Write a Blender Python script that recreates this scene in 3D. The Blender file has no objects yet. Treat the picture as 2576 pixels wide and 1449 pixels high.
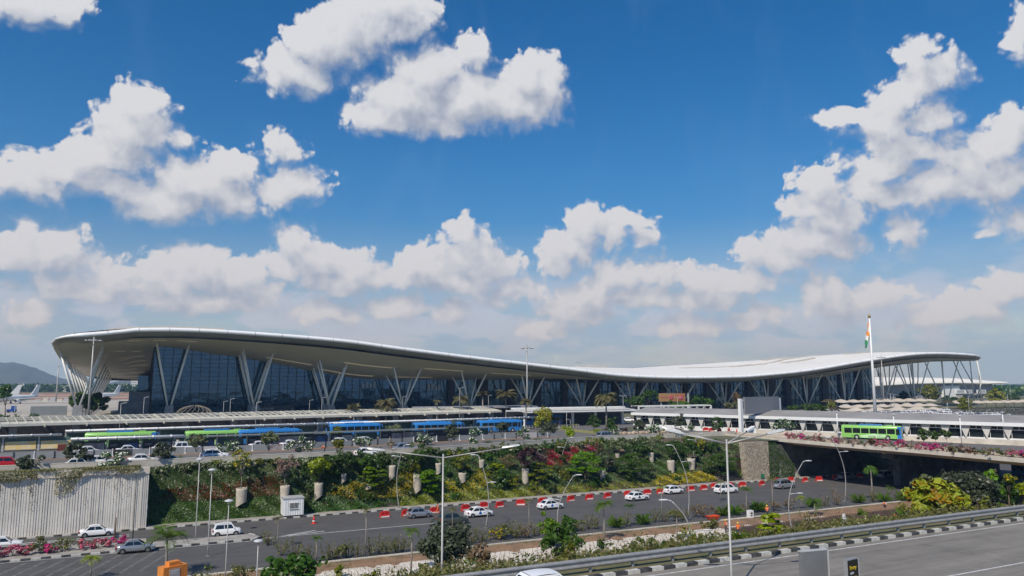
import bpy, math, random
import numpy as np
from math import radians as R, sin, cos, pi, sqrt, atan2
sc = bpy.context.scene
COL = sc.collection
# ------------------------------------------------------------------ camera
F, CX, CY = 1860.0, 1288.0, 724.5            # focal length and centre of a 2576 x 1449 frame
PITCH = math.atan((968 - CY) / F); YAW = math.atan(.5); CZ = 20.0
cam = bpy.data.cameras.new('camera'); cob = bpy.data.objects.new('camera', cam); COL.objects.link(cob)
cob.location = (0, 0, CZ); cob.rotation_euler = (pi / 2 + PITCH, 0, -YAW)
cam.sensor_width = 36; cam.lens = 36 * F / 2576; cam.clip_start = .5; cam.clip_end = 60000
sc.camera = cob
_cp, _sp, _cy, _sy = cos(PITCH), sin(PITCH), cos(YAW), sin(YAW)
def ray(px, py):
    a, b = (px - CX) / F, (CY - py) / F
    f, u = _cp - b * _sp, _sp + b * _cp
    return (f * _sy + a * _cy, f * _cy - a * _sy, u)
def G(px, py, z=0.0):                         # point of the level z that a measured direction meets
    r = ray(px, py); k = (z - CZ) / r[2]
    return (r[0] * k, r[1] * k, z)
def GY(px, py, y):                            # the same for an upright plane y
    r = ray(px, py); k = y / r[1]
    return (r[0] * k, y, CZ + r[2] * k)
def depth(x, y): return x * _sy + y * _cy
_zo = {1: (0, 1250, 2.3418), 2: (1000, 1250, 2.3418), 3: (2000, 1350, 2.576), 4: (2900, 1250, 2.1538), 5: (0, 1700, 2.3418),
       6: (1000, 1750, 2.3418), 7: (2000, 1750, 2.3418), 8: (3000, 1750, 2.3504), 11: (0, 1280, 4.025), 12: (0, 1600, 4.025),
       13: (640, 1560, 4.025), 14: (1280, 1560, 4.025), 15: (1900, 1560, 4.025), 16: (2540, 1500, 4.025), 17: (3456, 1420, 4.025),
       18: (3456, 1700, 4.025)}
def Q(n, x, y):                               # survey sheet n -> frame coordinates
    o = _zo[n]; return ((o[0] + x / o[2]) / 1.5901, (o[1] + y / o[2]) / 1.5901)
def QG(n, x, y, z=0.0): return G(*Q(n, x, y), z)
def span(x, y, dpx): return dpx / F * depth(x, y)      # metres for a frame length at a place
# ------------------------------------------------------------------ light
SUN_EL = R(46); SUN_D = (.80, .60)          # horizontal direction the light travels
sv = (SUN_D[0] * cos(SUN_EL), SUN_D[1] * cos(SUN_EL), -sin(SUN_EL))
sun = bpy.data.lights.new('sun', 'SUN'); sun.energy = 4.2; sun.angle = R(.5); sun.color = (1, .95, .87)
sob = bpy.data.objects.new('sun', sun); COL.objects.link(sob)
from mathutils import Vector, Matrix
sob.rotation_euler = Vector(sv).to_track_quat('-Z', 'Y').to_euler()
sc.view_settings.view_transform = 'Standard'; sc.view_settings.look = 'None'
sc.view_settings.exposure = 0; sc.view_settings.gamma = 1
# ------------------------------------------------------------------ world: clear sky and cumulus by direction
w = bpy.data.worlds.new('World'); sc.world = w; w.use_nodes = True
nt = w.node_tree; nt.nodes.clear()
def nd(t, kind, ins=None, **kw):
    n = t.nodes.new(kind)
    for k, v in kw.items(): setattr(n, k, v)
    for k, v in (ins or {}).items():
        if hasattr(v, 'is_output'): t.links.new(v, n.inputs[k])
        else: n.inputs[k].default_value = v
    return n
def mth(t, op, a, b=None, c=None, clamp=False):
    ins = {0: a}
    if b is not None: ins[1] = b
    if c is not None: ins[2] = c
    return nd(t, 'ShaderNodeMath', ins, operation=op, use_clamp=clamp).outputs[0]
def vmt(t, op, a, b=None, c=None, out=0):
    ins = {0: a}
    if b is not None: ins[1] = b
    if c is not None: ins[2] = c
    return nd(t, 'ShaderNodeVectorMath', ins, operation=op).outputs[out]
def mrange(t, v, a, b, c=0., d=1., smooth=False):
    return nd(t, 'ShaderNodeMapRange', {0: v, 1: a, 2: b, 3: c, 4: d}, interpolation_type='SMOOTHSTEP' if smooth else 'LINEAR').outputs[0]
def mixc(t, f, a, b, kind='MIX'):
    n = nd(t, 'ShaderNodeMix', None, data_type='RGBA', blend_type=kind)
    for s, v in ((n.inputs[0], f), (n.inputs[6], a), (n.inputs[7], b)):
        if hasattr(v, 'is_output'): t.links.new(v, s)
        else: s.default_value = v if isinstance(v, float) else (*v[:3], 1)
    return n.outputs[2]
CLOUDS = [(50,5,110,50),(150,-5,50,25), (985,20,95,55),(900,70,100,65),(820,110,95,65),(750,180,85,42),(700,200,45,26),(1010,70,60,30),
 (1075,190,85,70),(1040,250,120,60),(960,290,85,38),(1180,250,110,70),(1190,140,32,34),(1335,205,80,62),(1290,270,115,52),(1080,305,90,36),(1380,240,40,40),
 (345,275,60,48),(330,330,85,62),(260,390,100,55),(180,430,105,52),(70,465,95,36),(290,460,90,42),(395,330,30,40),(455,350,22,16),
 (570,430,62,42),(480,460,105,55),(430,510,120,40),(570,500,80,42),(340,500,60,30),(740,465,65,36),(690,490,50,28),(705,362,34,18),(725,390,26,16),
 (120,625,80,52),(40,640,70,36),(160,660,70,28),(265,700,60,50),(140,715,75,34),(230,740,70,26),
 (490,680,100,54),(420,715,80,44),(590,710,90,50),(660,745,60,36),(520,765,170,30),
 (735,615,38,34),(780,655,75,45),(720,665,40,38),(890,680,70,42),(850,715,110,30),(940,700,50,30),
 (1160,595,26,30),(1185,640,58,42),(1075,670,72,50),(1020,695,50,30),(1230,680,60,46),(1280,730,70,32),(1130,715,110,26),
 (1480,570,44,40),(1430,625,62,40),(1530,600,38,28),(1400,665,36,26),(1578,552,28,15),(1608,600,22,20),
 (1550,700,70,44),(1500,735,80,30),(1670,690,52,36),(1740,710,60,30),(1600,750,120,26),(1860,715,90,32),(1780,755,110,22),
 (2050,445,45,36),(2080,490,58,40),(2040,530,50,34),(2090,560,66,50),(2040,610,80,44),(1960,655,75,24),(2110,620,60,40),(1900,645,30,26),
 (2300,140,36,26),(2370,180,52,36),(2310,205,44,34),(2270,250,52,34),(2150,290,62,16),(2230,320,70,34),(2330,300,62,38),(2270,370,85,44),(2230,430,76,44),(2190,470,56,40),(2360,370,40,30),
 (2550,330,60,40),(2500,380,90,50),(2420,420,80,44),(2350,470,90,46),(2480,460,110,50),(2240,495,80,30),(2560,430,60,50),
 (2275,575,34,34),(2550,550,60,32),(2060,735,48,40),(2110,770,70,28),(2190,750,62,30),(2420,775,130,28),(2540,725,60,30),(2330,790,60,20),
 (2572,85,22,34),(100,790,60,18),(1000,770,90,22),(1450,790,110,20),(1740,815,100,20),(1380,830,80,16),(830,790,100,20),(1900,800,60,16),(1130,770,60,22)]
g = bpy.data.node_groups.new('cloud_field', 'ShaderNodeTree')
g.interface.new_socket('P', in_out='INPUT', socket_type='NodeSocketVector')
g.interface.new_socket('D', in_out='OUTPUT', socket_type='NodeSocketFloat')
gi, go = g.nodes.new('NodeGroupInput'), g.nodes.new('NodeGroupOutput')
def azel(px, py):
    r = ray(px, py); return atan2(r[0], r[1]), math.atan2(r[2], sqrt(r[0] ** 2 + r[1] ** 2))
acc = None
for cx, cy, rx, ry in CLOUDS:
    if cy > 765: ry *= 1.55; rx *= .8
    a, e = azel(cx, cy); a2, _ = azel(cx + rx, cy); _, e2 = azel(cx, cy - ry)
    ra, re = abs(a2 - a), abs(e2 - e); rm = (ra + re) / 2
    q = vmt(g, 'MULTIPLY_ADD', gi.outputs[0], (1 / ra, 1 / re, 0), (-a / ra, -e / re, 0))
    s = mth(g, 'MULTIPLY_ADD', vmt(g, 'LENGTH', q, out=1), rm, -rm)
    acc = s if acc is None else mth(g, 'SMOOTH_MIN', acc, s, .012)
g.links.new(acc, go.inputs[0])
tc = nd(nt, 'ShaderNodeTexCoord').outputs['Generated']
sx = nd(nt, 'ShaderNodeSeparateXYZ', {0: tc})
az = mth(nt, 'ARCTAN2', sx.outputs[0], sx.outputs[1]); el = mth(nt, 'ARCSINE', sx.outputs[2])
P0 = nd(nt, 'ShaderNodeCombineXYZ', {0: az, 1: el}).outputs[0]
def cloud_density(P, fine):
    wn = nd(nt, 'ShaderNodeTexNoise', {'Vector': P, 'Scale': 14., 'Detail': 1.}, noise_dimensions='2D').outputs['Color']
    Pw = vmt(nt, 'MULTIPLY_ADD', vmt(nt, 'SUBTRACT', wn, (.5, .5, .5)), (.028, .018, 0), P)
    grp = nd(nt, 'ShaderNodeGroup', node_tree=g); nt.links.new(Pw, grp.inputs[0])
    n1 = nd(nt, 'ShaderNodeTexNoise', {'Vector': Pw, 'Scale': 30., 'Detail': 9. if fine else 4., 'Roughness': .56, 'Lacunarity': 2.1}, noise_dimensions='2D').outputs[0]
    v1 = nd(nt, 'ShaderNodeTexVoronoi', {'Vector': Pw, 'Scale': 48., 'Detail': 2. if fine else 1., 'Roughness': .5}, feature='F1', voronoi_dimensions='2D').outputs[0]
    d = mth(nt, 'MULTIPLY_ADD', mth(nt, 'SUBTRACT', n1, .5), .038, mth(nt, 'MULTIPLY_ADD', grp.outputs[0], -1., .018))
    return mth(nt, 'MULTIPLY_ADD', mth(nt, 'SUBTRACT', .42, v1), .015, d), Pw, grp.outputs[0]
D0, PW, SD = cloud_density(P0, True)
D1, _, _ = cloud_density(vmt(nt, 'ADD', P0, (-.013, .026, 0)), False)
# crisp sunlit tops, soft ragged undersides
grad = mth(nt, 'SUBTRACT', D0, D1)
soft = mrange(nt, grad, .016, -.022)
wid = mth(nt, 'MULTIPLY_ADD', soft, .026, .007)
alpha = mrange(nt, mth(nt, 'DIVIDE', D0, wid), -.25, 1., smooth=True)
lit = mrange(nt, grad, -.030, .036, smooth=True)
thick = mrange(nt, D0, .008, .05)
lit = mth(nt, 'ADD', lit, mth(nt, 'MULTIPLY', mth(nt, 'SUBTRACT', 1., thick), .25), clamp=True)
low = mrange(nt, el, .03, .28)                                  # low clouds are seen through more air
c_lit = mixc(nt, low, (.64, .67, .78), (.71, .73, .78)); c_dk = mixc(nt, low, (.29, .35, .49), (.29, .34, .46))
ccol = mixc(nt, lit, c_dk, c_lit)
lown = nd(nt, 'ShaderNodeTexNoise', {'Vector': vmt(nt, 'MULTIPLY', P0, (9., 20., 1.)), 'Scale': 1., 'Detail': 8., 'Roughness': .58}, noise_dimensions='2D').outputs[0]
lowc = mth(nt, 'MULTIPLY', mrange(nt, lown, .44, .57, smooth=True), mth(nt, 'MULTIPLY', mrange(nt, el, .17, .10, smooth=True), mrange(nt, el, .02, .06, smooth=True)))
# soft veil of far cloud above the horizon
vn = nd(nt, 'ShaderNodeTexNoise', {'Vector': vmt(nt, 'MULTIPLY', P0, (5., 22., 1.)), 'Scale': 1., 'Detail': 5., 'Roughness': .6}, noise_dimensions='2D').outputs[0]
veil = mth(nt, 'MULTIPLY', mrange(nt, vn, .22, .60, smooth=True), mrange(nt, el, .19, .03, smooth=True))
cir = nd(nt, 'ShaderNodeTexNoise', {'Vector': vmt(nt, 'MULTIPLY', P0, (7., 4., 1.)), 'Scale': 1.5, 'Detail': 6., 'Roughness': .6, 'Distortion': .6}, noise_dimensions='2D').outputs[0]
cirr = mth(nt, 'MULTIPLY', mrange(nt, cir, .52, .88), .09)
sky = nd(nt, 'ShaderNodeTexSky', sky_type='NISHITA', sun_disc=False, sun_elevation=SUN_EL, altitude=900., air_density=1.0, dust_density=.3, ozone_density=4.0)
sky.sun_rotation = atan2(-SUN_D[0], -SUN_D[1])
hs = nd(nt, 'ShaderNodeHueSaturation', {'Hue': .502, 'Saturation': mrange(nt, el, .05, .22, .85, 1.38), 'Value': mrange(nt, el, .02, .28, .64, .86), 'Color': sky.outputs[0]}).outputs[0]
bsky = nd(nt, 'ShaderNodeBackground', {0: hs, 1: .126}).outputs[0]
bcl = nd(nt, 'ShaderNodeBackground', {0: ccol, 1: 1.}).outputs[0]
bveil = nd(nt, 'ShaderNodeBackground', {0: (.27, .41, .71, 1), 1: 1.}).outputs[0]
m1 = nd(nt, 'ShaderNodeMixShader', {0: mth(nt, 'MAXIMUM', mth(nt, 'MULTIPLY', veil, .85), cirr), 1: bsky, 2: bveil}).outputs[0]
m15 = nd(nt, 'ShaderNodeMixShader', {0: mth(nt, 'MULTIPLY', lowc, .75), 1: m1, 2: nd(nt, 'ShaderNodeBackground', {0: (.54, .60, .79, 1), 1: 1.}).outputs[0]}).outputs[0]
m2 = nd(nt, 'ShaderNodeMixShader', {0: alpha, 1: m15, 2: bcl}).outputs[0]
nt.links.new(m2, nd(nt, 'ShaderNodeOutputWorld').inputs[0])
w.cycles.sampling_method = 'MANUAL'; w.cycles.sample_map_resolution = 512
# ------------------------------------------------------------------ helpers
class MB:
    """collects shapes and links them as ONE mesh object"""
    def __init__(s): s.v = []; s.f = []; s.m = []; s.s = []
    def add(s, vs, fs, m=0, sm=False):
        o = len(s.v); s.v += [tuple(p) for p in vs]
        for f in fs: s.f.append([i + o for i in f]); s.m.append(m); s.s.append(sm)
        return s
    def box(s, x0, y0, z0, x1, y1, z1, m=0):
        return s.add([(x0,y0,z0),(x1,y0,z0),(x1,y1,z0),(x0,y1,z0),(x0,y0,z1),(x1,y0,z1),(x1,y1,z1),(x0,y1,z1)],
                     [(0,3,2,1),(4,5,6,7),(0,1,5,4),(1,2,6,5),(2,3,7,6),(3,0,4,7)], m)
    def beam(s, a, b, wd, h, m=0, up=(0, 0, 1)):      # box along a-b
        a, b = Vector(a), Vector(b); d = (b - a).normalized(); u = Vector(up)
        if abs(d.dot(u)) > .98: u = Vector((0, 1, 0))
        l = d.cross(u).normalized(); u = l.cross(d)
        vs = [p + l * i * wd / 2 + u * j * h / 2 for p in (a, b) for i, j in ((-1,-1),(1,-1),(1,1),(-1,1))]
        return s.add(vs, [(0,1,2,3),(7,6,5,4),(0,4,5,1),(1,5,6,2),(2,6,7,3),(3,7,4,0)], m)
    def tube(s, pts, r, n=6, m=0, sm=True):
        pts = [Vector(p) for p in pts]; rs = r if isinstance(r, (list, tuple)) else [r] * len(pts)
        o = []; prev = None
        for i, p in enumerate(pts):
            d = (pts[min(i + 1, len(pts) - 1)] - pts[max(i - 1, 0)]).normalized()
            ref = prev if prev is not None else (Vector((1, 0, 0)) if abs(d.x) < .9 else Vector((0, 1, 0)))
            a = (ref - d * ref.dot(d)).normalized(); b = d.cross(a); prev = a
            o += [p + (a * cos(2 * pi * k / n) + b * sin(2 * pi * k / n)) * rs[i] for k in range(n)]
        fs = [(i * n + k, i * n + (k + 1) % n, (i + 1) * n + (k + 1) % n, (i + 1) * n + k) for i in range(len(pts) - 1) for k in range(n)]
        s.add(o, fs, m, sm); L = len(s.v) - len(o)
        for base, rev in ((0, True), ((len(pts) - 1) * n, False)):
            f = [L + base + k for k in range(n)]; s.f.append(f[::-1] if rev else f); s.m.append(m); s.s.append(False)
        return s
    def lathe(s, prof, c=(0, 0, 0), n=12, m=0, sm=True):   # prof: (r, z)
        vs = [(c[0] + r * cos(2*pi*k/n), c[1] + r * sin(2*pi*k/n), c[2] + z) for r, z in prof for k in range(n)]
        fs = [(i*n+k, i*n+(k+1)%n, (i+1)*n+(k+1)%n, (i+1)*n+k) for i in range(len(prof)-1) for k in range(n)]
        return s.add(vs, fs, m, sm)
    def ell(s, c, r, nu=10, nv=6, m=0):
        return s.lathe([(max(.001, cos(t)), sin(t)) for t in [-pi/2 + pi*i/nv for i in range(nv+1)]], (0,0,0), nu, m).xf_last(nu*(nv+1), lambda p: (c[0]+p[0]*r[0], c[1]+p[1]*r[1], c[2]+p[2]*r[2]))
    def xf_last(s, n, fn):
        s.v[-n:] = [fn(p) for p in s.v[-n:]]; return s
    def prism(s, poly, y0, y1, m=0):                   # polygon in x,z pushed along y
        n = len(poly)
        return s.add([(x, y0, z) for x, z in poly] + [(x, y1, z) for x, z in poly],
                     [list(range(n)), list(range(2*n-1, n-1, -1))] + [(i, i+n, (i+1) % n + n, (i+1) % n) for i in range(n)], m)
    def grid(s, rows, m=0, sm=True):
        n = len(rows[0])
        return s.add([p for r in rows for p in r], [(i*n+k, i*n+k+1, (i+1)*n+k+1, (i+1)*n+k) for i in range(len(rows)-1) for k in range(n-1)], m, sm)
    def build(s, name, mats, parent=None, loc=None):
        me = bpy.data.meshes.new(name); me.from_pydata(s.v, [], s.f)
        for mm in (mats if isinstance(mats, (list, tuple)) else [mats]): me.materials.append(mm)
        me.polygons.foreach_set('material_index', s.m); me.polygons.foreach_set('use_smooth', s.s); me.update()
        o = bpy.data.objects.new(name, me); COL.objects.link(o)
        if parent: o.parent = parent
        if loc: o.location = loc
        return o
def tag(o, label=None, cat=None, group=None, kind=None):
    for k, v in (('label', label), ('category', cat), ('group', group), ('kind', kind)):
        if v: o[k] = v
    return o
def thing(name, label, cat, loc=(0, 0, 0), rz=0., group=None):
    o = bpy.data.objects.new(name, None); COL.objects.link(o); o.empty_display_size = .3
    o.location = loc; o.rotation_euler = (0, 0, rz)
    return tag(o, label, cat, group)
KIDS = {}
def kids(o): return [c for c in o.children]
def dup(o, loc, rz=None, label=None, scale=None, parent=None):
    c = o.copy(); COL.objects.link(c); c.parent = parent
    if parent is None:
        c.location = loc
        if rz is not None: c.rotation_euler = (0, 0, rz)
        if scale: c.scale = scale if isinstance(scale, tuple) else (scale,) * 3
        if label: c['label'] = label
    for k in kids(o): dup(k, None, parent=c)
    return c
def struct(name, mb, m): return tag(mb.build(name, m), kind='structure')
# ------------------------------------------------------------------ materials
def mat(name, col, rough=.7, metal=0., var=.0, scale=1., col2=None, bump=0., bscale=None, spec=.5, detail=6.):
    m = bpy.data.materials.new(name); m.use_nodes = True; t = m.node_tree; p = t.nodes['Principled BSDF']
    p.inputs['Roughness'].default_value = rough; p.inputs['Metallic'].default_value = metal; p.inputs['Specular IOR Level'].default_value = spec
    p.inputs['Base Color'].default_value = (*col, 1)
    if var or col2 or bump:
        oc = nd(t, 'ShaderNodeTexCoord').outputs['Object']
        n = nd(t, 'ShaderNodeTexNoise', {'Vector': oc, 'Scale': scale, 'Detail': detail, 'Roughness': .65}).outputs[0]
        if var or col2:
            f = mrange(t, n, .33, .67)
            c2 = col2 or tuple(c * (1 - var) for c in col); c1 = col if col2 else tuple(min(1, c * (1 + var * .6)) for c in col)
            t.links.new(mixc(t, f, c2, c1), p.inputs['Base Color'])
        if bump:
            n2 = nd(t, 'ShaderNodeTexNoise', {'Vector': oc, 'Scale': bscale or scale * 6, 'Detail': 5.}).outputs[0]
            t.links.new(nd(t, 'ShaderNodeBump', {'Strength': bump, 'Height': n2, 'Distance': .05}).outputs[0], p.inputs['Normal'])
    return m
def leafmat(name, a, b, c=None, trans=.28, frac=.25):
    """leaf colours differ from leaf to leaf; c is the colour of a few of them (flowers, old leaves)"""
    m = bpy.data.materials.new(name); m.use_nodes = True; t = m.node_tree; t.nodes.clear()
    ri = nd(t, 'ShaderNodeNewGeometry').outputs['Random Per Island']
    oi = nd(t, 'ShaderNodeObjectInfo').outputs['Random']
    oc = nd(t, 'ShaderNodeTexCoord').outputs['Object']
    cl = nd(t, 'ShaderNodeTexNoise', {'Vector': oc, 'Scale': .9, 'Detail': 2.}).outputs[0]
    f = mth(t, 'MULTIPLY_ADD', ri, .55, mrange(t, cl, .3, .7, 0., .45))
    col = mixc(t, f, a, b)
    if c:
        r2 = mth(t, 'FRACT', mth(t, 'MULTIPLY', ri, 37.7))
        k = mth(t, 'LESS_THAN', r2, frac) if frac < .99 else 1.
        col = mixc(t, k, col, c)
    hs = nd(t, 'ShaderNodeHueSaturation', {'Hue': mth(t, 'MULTIPLY_ADD', oi, .02, .49), 'Saturation': 1.12, 'Value': mth(t, 'MULTIPLY_ADD', oi, .3, .9), 'Color': col}).outputs[0]
    d = nd(t, 'ShaderNodeBsdfDiffuse', {0: hs}).outputs[0]; tr = nd(t, 'ShaderNodeBsdfTranslucent', {0: hs}).outputs[0]
    gl = nd(t, 'ShaderNodeBsdfGlossy', {0: (1, 1, 1, 1), 1: .45}).outputs[0]
    s = nd(t, 'ShaderNodeMixShader', {0: trans, 1: d, 2: tr}).outputs[0]
    s = nd(t, 'ShaderNodeMixShader', {0: .03, 1: s, 2: gl}).outputs[0]
    t.links.new(s, nd(t, 'ShaderNodeOutputMaterial').inputs[0]); return m
M = {}
def road_mat(name, col, streak, sc_=(.05, 1.2, 1)):
    m = mat(name, col, .85); t = m.node_tree; p = t.nodes['Principled BSDF']
    oc = nd(t, 'ShaderNodeTexCoord').outputs['Object']
    a = nd(t, 'ShaderNodeTexNoise', {'Vector': vmt(t, 'MULTIPLY', oc, sc_), 'Scale': 1., 'Detail': 5., 'Roughness': .65}).outputs[0]
    b = nd(t, 'ShaderNodeTexNoise', {'Vector': oc, 'Scale': .25, 'Detail': 8., 'Roughness': .7}).outputs[0]
    g_ = nd(t, 'ShaderNodeTexNoise', {'Vector': oc, 'Scale': 14., 'Detail': 3.}).outputs[0]
    f = mth(t, 'ADD', mth(t, 'MULTIPLY', mrange(t, a, .3, .7), .5), mth(t, 'MULTIPLY', mrange(t, b, .3, .7), .5))
    c1 = mixc(t, f, tuple(c * (1 - streak) for c in col), tuple(c * (1 + streak) for c in col))
    st = nd(t, 'ShaderNodeTexNoise', {'Vector': oc, 'Scale': .55, 'Detail': 7., 'Roughness': .75}).outputs[0]
    c1 = mixc(t, mth(t, 'MULTIPLY', mrange(t, st, .57, .66), .55), c1, tuple(c * .45 for c in col))
    t.links.new(mixc(t, mth(t, 'MULTIPLY', mrange(t, g_, .35, .65), .35), c1, tuple(c * 1.3 for c in col)), p.inputs['Base Color'])
    t.links.new(nd(t, 'ShaderNodeBump', {'Strength': .25, 'Height': g_, 'Distance': .01}).outputs[0], p.inputs['Normal']); return m
M['asphalt'] = road_mat('asphalt', (.088, .083, .078), .42)
M['asphalt_old'] = road_mat('worn_asphalt', (.205, .186, .158), .5)
M['tarmac'] = road_mat('upper_tarmac', (.14, .13, .12), .28)
M['concrete'] = mat('concrete', (.46, .43, .38), .85, var=.28, scale=.35, bump=.25, bscale=3.)
M['pale_concrete'] = mat('pale_concrete', (.60, .54, .45), .85, var=.22, scale=.5, bump=.2, bscale=3.)
M['grey_concrete'] = mat('grey_concrete', (.30, .30, .31), .85, var=.25, scale=.4)
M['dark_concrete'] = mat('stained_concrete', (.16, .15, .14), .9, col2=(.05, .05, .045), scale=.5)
M['paving'] = mat('paving', (.36, .33, .29), .9, var=.3, scale=.8, bump=.3, bscale=6.)
M['soil'] = mat('soil', (.34, .20, .11), .95, col2=(.19, .115, .065), scale=.5, bump=.6, bscale=3.)
M['dry_ground'] = mat('dry_ground', (.17, .15, .09), .95, col2=(.085, .10, .045), scale=.02)
M['apron'] = mat('apron_concrete', (.44, .40, .34), .9, var=.2, scale=.02)
M['red_earth'] = mat('red_earth', (.34, .17, .10), .95, var=.3, scale=.02)
M['white_paint'] = mat('white_paint', (.78, .78, .77), .45, var=.06, scale=2.)
M['roof_white'] = mat('roof_white', (.84, .80, .73), .55, var=.05, scale=.05)
M['line_paint'] = mat('road_paint', (.60, .59, .56), .7, var=.35, scale=2.5)
M['steel'] = mat('galvanised_steel', (.36, .36, .355), .5, .35, var=.2, scale=2.)
M['grey_paint'] = mat('grey_paint', (.50, .50, .49), .5, .1, var=.1, scale=1.5)
M['pole'] = mat('pole_paint', (.42, .41, .39), .45, .2, var=.12, scale=1.)
M['dark_metal'] = mat('dark_metal', (.045, .047, .05), .5, .4)
M['black'] = mat('black_rubber', (.018, .018, .018), .75)
M['cream'] = mat('cream_steel', (.62, .59, .50), .55, var=.14, scale=.8)
M['red_plastic'] = mat('red_plastic', (.58, .025, .018), .45, var=.15, scale=2.)
M['white_plastic'] = mat('white_plastic', (.75, .73, .70), .5, var=.15, scale=2.)
M['orange_paint'] = mat('orange_paint', (.72, .25, .045), .55, var=.15, scale=1.5)
M['glass'] = mat('dark_glass', (.012, .016, .018), .06, spec=.8)
M['fence_sheet'] = mat('hoarding_sheet', (.27, .29, .30), .55, .15, var=.12, scale=.5)
M['bark'] = mat('bark', (.16, .12, .085), .95, var=.4, scale=3., bump=.4)
M['grey_bark'] = mat('grey_bark', (.27, .24, .20), .95, var=.35, scale=3., bump=.4)
M['hill'] = mat('hillside', (.040, .055, .035), .95, col2=(.085, .075, .05), scale=.004, detail=9.)
M['skin'] = mat('skin', (.22, .12, .08), .6)
M['hivis'] = mat('hi_vis_orange', (.85, .17, .02), .7)
M['cloth_dark'] = mat('dark_cloth', (.03, .035, .06), .9)
M['cloth_pale'] = mat('pale_cloth', (.62, .60, .57), .9)
M['yellow'] = mat('yellow_plastic', (.80, .50, .03), .45)
M['lens'] = mat('lamp_lens', (.56, .57, .58), .3)
M['rim'] = mat('wheel_rim', (.42, .43, .44), .3, .8)
M['tail_red'] = mat('tail_lens', (.35, .012, .012), .25)
def kerb_mat(name, axis='X', per=2.0, a=(.66, .64, .58), b=(.03, .03, .03)):
    m = mat(name, a, .8); t = m.node_tree; p = t.nodes['Principled BSDF']
    oc = nd(t, 'ShaderNodeTexCoord').outputs['Object']; x = nd(t, 'ShaderNodeSeparateXYZ', {0: oc}).outputs[axis]
    k = mth(t, 'GREATER_THAN', mth(t, 'FRACT', mth(t, 'DIVIDE', x, per)), .5)
    n = nd(t, 'ShaderNodeTexNoise', {'Vector': oc, 'Scale': 2.2, 'Detail': 6., 'Roughness': .7}).outputs[0]
    aw = mixc(t, mrange(t, n, .35, .7), tuple(c * .6 for c in a), a); bw = mixc(t, mrange(t, n, .4, .75), b, tuple(c * 3.2 + .03 for c in b))
    t.links.new(mixc(t, k, aw, bw), p.inputs['Base Color']); return m
M['kerb'] = kerb_mat('painted_kerb'); M['kerb_y'] = kerb_mat('painted_kerb_across', 'Y')
# ------------------------------------------------------------------ setting: ground, roads
ZU = 8.0                                               # upper level; the lower road is at 0
def ytop(x):                                           # line of the parapet along the upper road
    return float(np.interp(x, [-60, 2, 45, 62, 90, 106, 116, 121.5], [124, 124, 126, 130, 137, 138.5, 130, 123]))
gz = MB().grid([[(x, y, -.06) for x in (-8800, -2500, -300, 122, 150, 1200, 8800)] for y in (-800, 0, 60, 118.9)], sm=False)
gz.add([(121, 118.9, -.06), (8800, 118.9, -.06), (8800, 330, -.06), (121, 330, -.06)], [(0, 1, 2, 3)])
struct('lower_ground', gz, M['dry_ground'])
PLAT = [(150.2, 121.2), (153, 126), (188, 140), (230, 160), (300, 196), (8800, 196)]
ug = MB()                                              # upper plateau, cut along the terrace edge
xs = [-8800, -400, 1, 2.05, 20, 45, 62, 90, 106, 116, 121.5]
edge = [119.6 if x < 2 else ytop(x) - .3 for x in xs]
ring = list(zip(xs, edge)) + [(122, 121.2)] + PLAT
for (xa, ya), (xb, yb) in zip(ring, ring[1:]):
    ug.add([(xa, ya, ZU - .02), (xb, yb, ZU - .02), (xb, 8800, ZU - .02), (xa, 8800, ZU - .02)], [(0, 1, 2, 3)])
struct('ground', ug, M['dry_ground'])
PB = [(150, 119.4), (161, 119.2), (190.8, 128), (302, 171), (700, 171)]      # foot of the planted bank beyond the bridge
struct('green_bank', MB().grid([[(x, y, .0) for x, y in PB], [(152, 122.6, 3.), (168, 124.5, 3), (205, 139, 3.4), (302, 179, 3), (700, 179, 3)], [(153, 126, ZU - .02), (188, 140, ZU - .02), (230, 160, ZU - .02), (300, 196, ZU - .02), (700, 196, ZU - .02)]]), M['soil'])
lr = MB().add([(-80, 87.6, 0), (150, 87.6, 0), (150, 118, 0), (-80, 118, 0)], [(0, 1, 2, 3)])
lr.add([(150, 87.6, 0), (230, 92, 0), (330, 130, 0), (302, 171, 0), (190.6, 127.1, 0), (161, 118.5, 0), (150, 118, 0)], [(0, 1, 2, 3, 4, 5, 6)])
struct('lower_road', lr, M['asphalt'])
ur = MB().add([(-80, ytop(-60) + .6, ZU), (2, ytop(2) + .6, ZU), (45, ytop(45) + .6, ZU), (62, ytop(62) + .6, ZU), (90, ytop(90) + .6, ZU), (106, 139, ZU), (128, 138, ZU), (133, 160, ZU), (100, 166, ZU), (-80, 160, ZU)], [list(range(10))])
struct('upper_road', ur, M['tarmac'])
struct('bus_lanes', MB().add([(-80, 160.2, ZU + .004), (100, 166.2, ZU + .004), (140, 182, ZU + .004), (140, 230, ZU + .004), (-80, 196, ZU + .004)], [(0, 1, 2, 3, 4)]), M['tarmac'])
nr = MB().add([(-30, 20, ZU + .02), (150, 20, ZU + .02), (150, 40.5, ZU + .02), (-30, 40.5, ZU + .02)], [(0, 1, 2, 3)])
struct('near_road', nr, M['asphalt_old'])
bank = MB()                                            # slope from the near road down to the building strip
ys = [(40.9, ZU + .12), (42.6, ZU + .1), (46, 7.6), (51, 6.1), (56, 4.4), (62, 2.3), (68, .5), (71, .0), (80, -.03)]
def bank_z(y): return float(np.interp(y, [p[0] for p in ys], [p[1] for p in ys]))
bank.grid([[(x, y, z + (0 if y < 43 or y > 72 else .25 * sin(x * .7 + y) + .2 * sin(x * .23 - y * .4))) for x in np.linspace(-40, 170, 106)] for y, z in ys])
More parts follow.
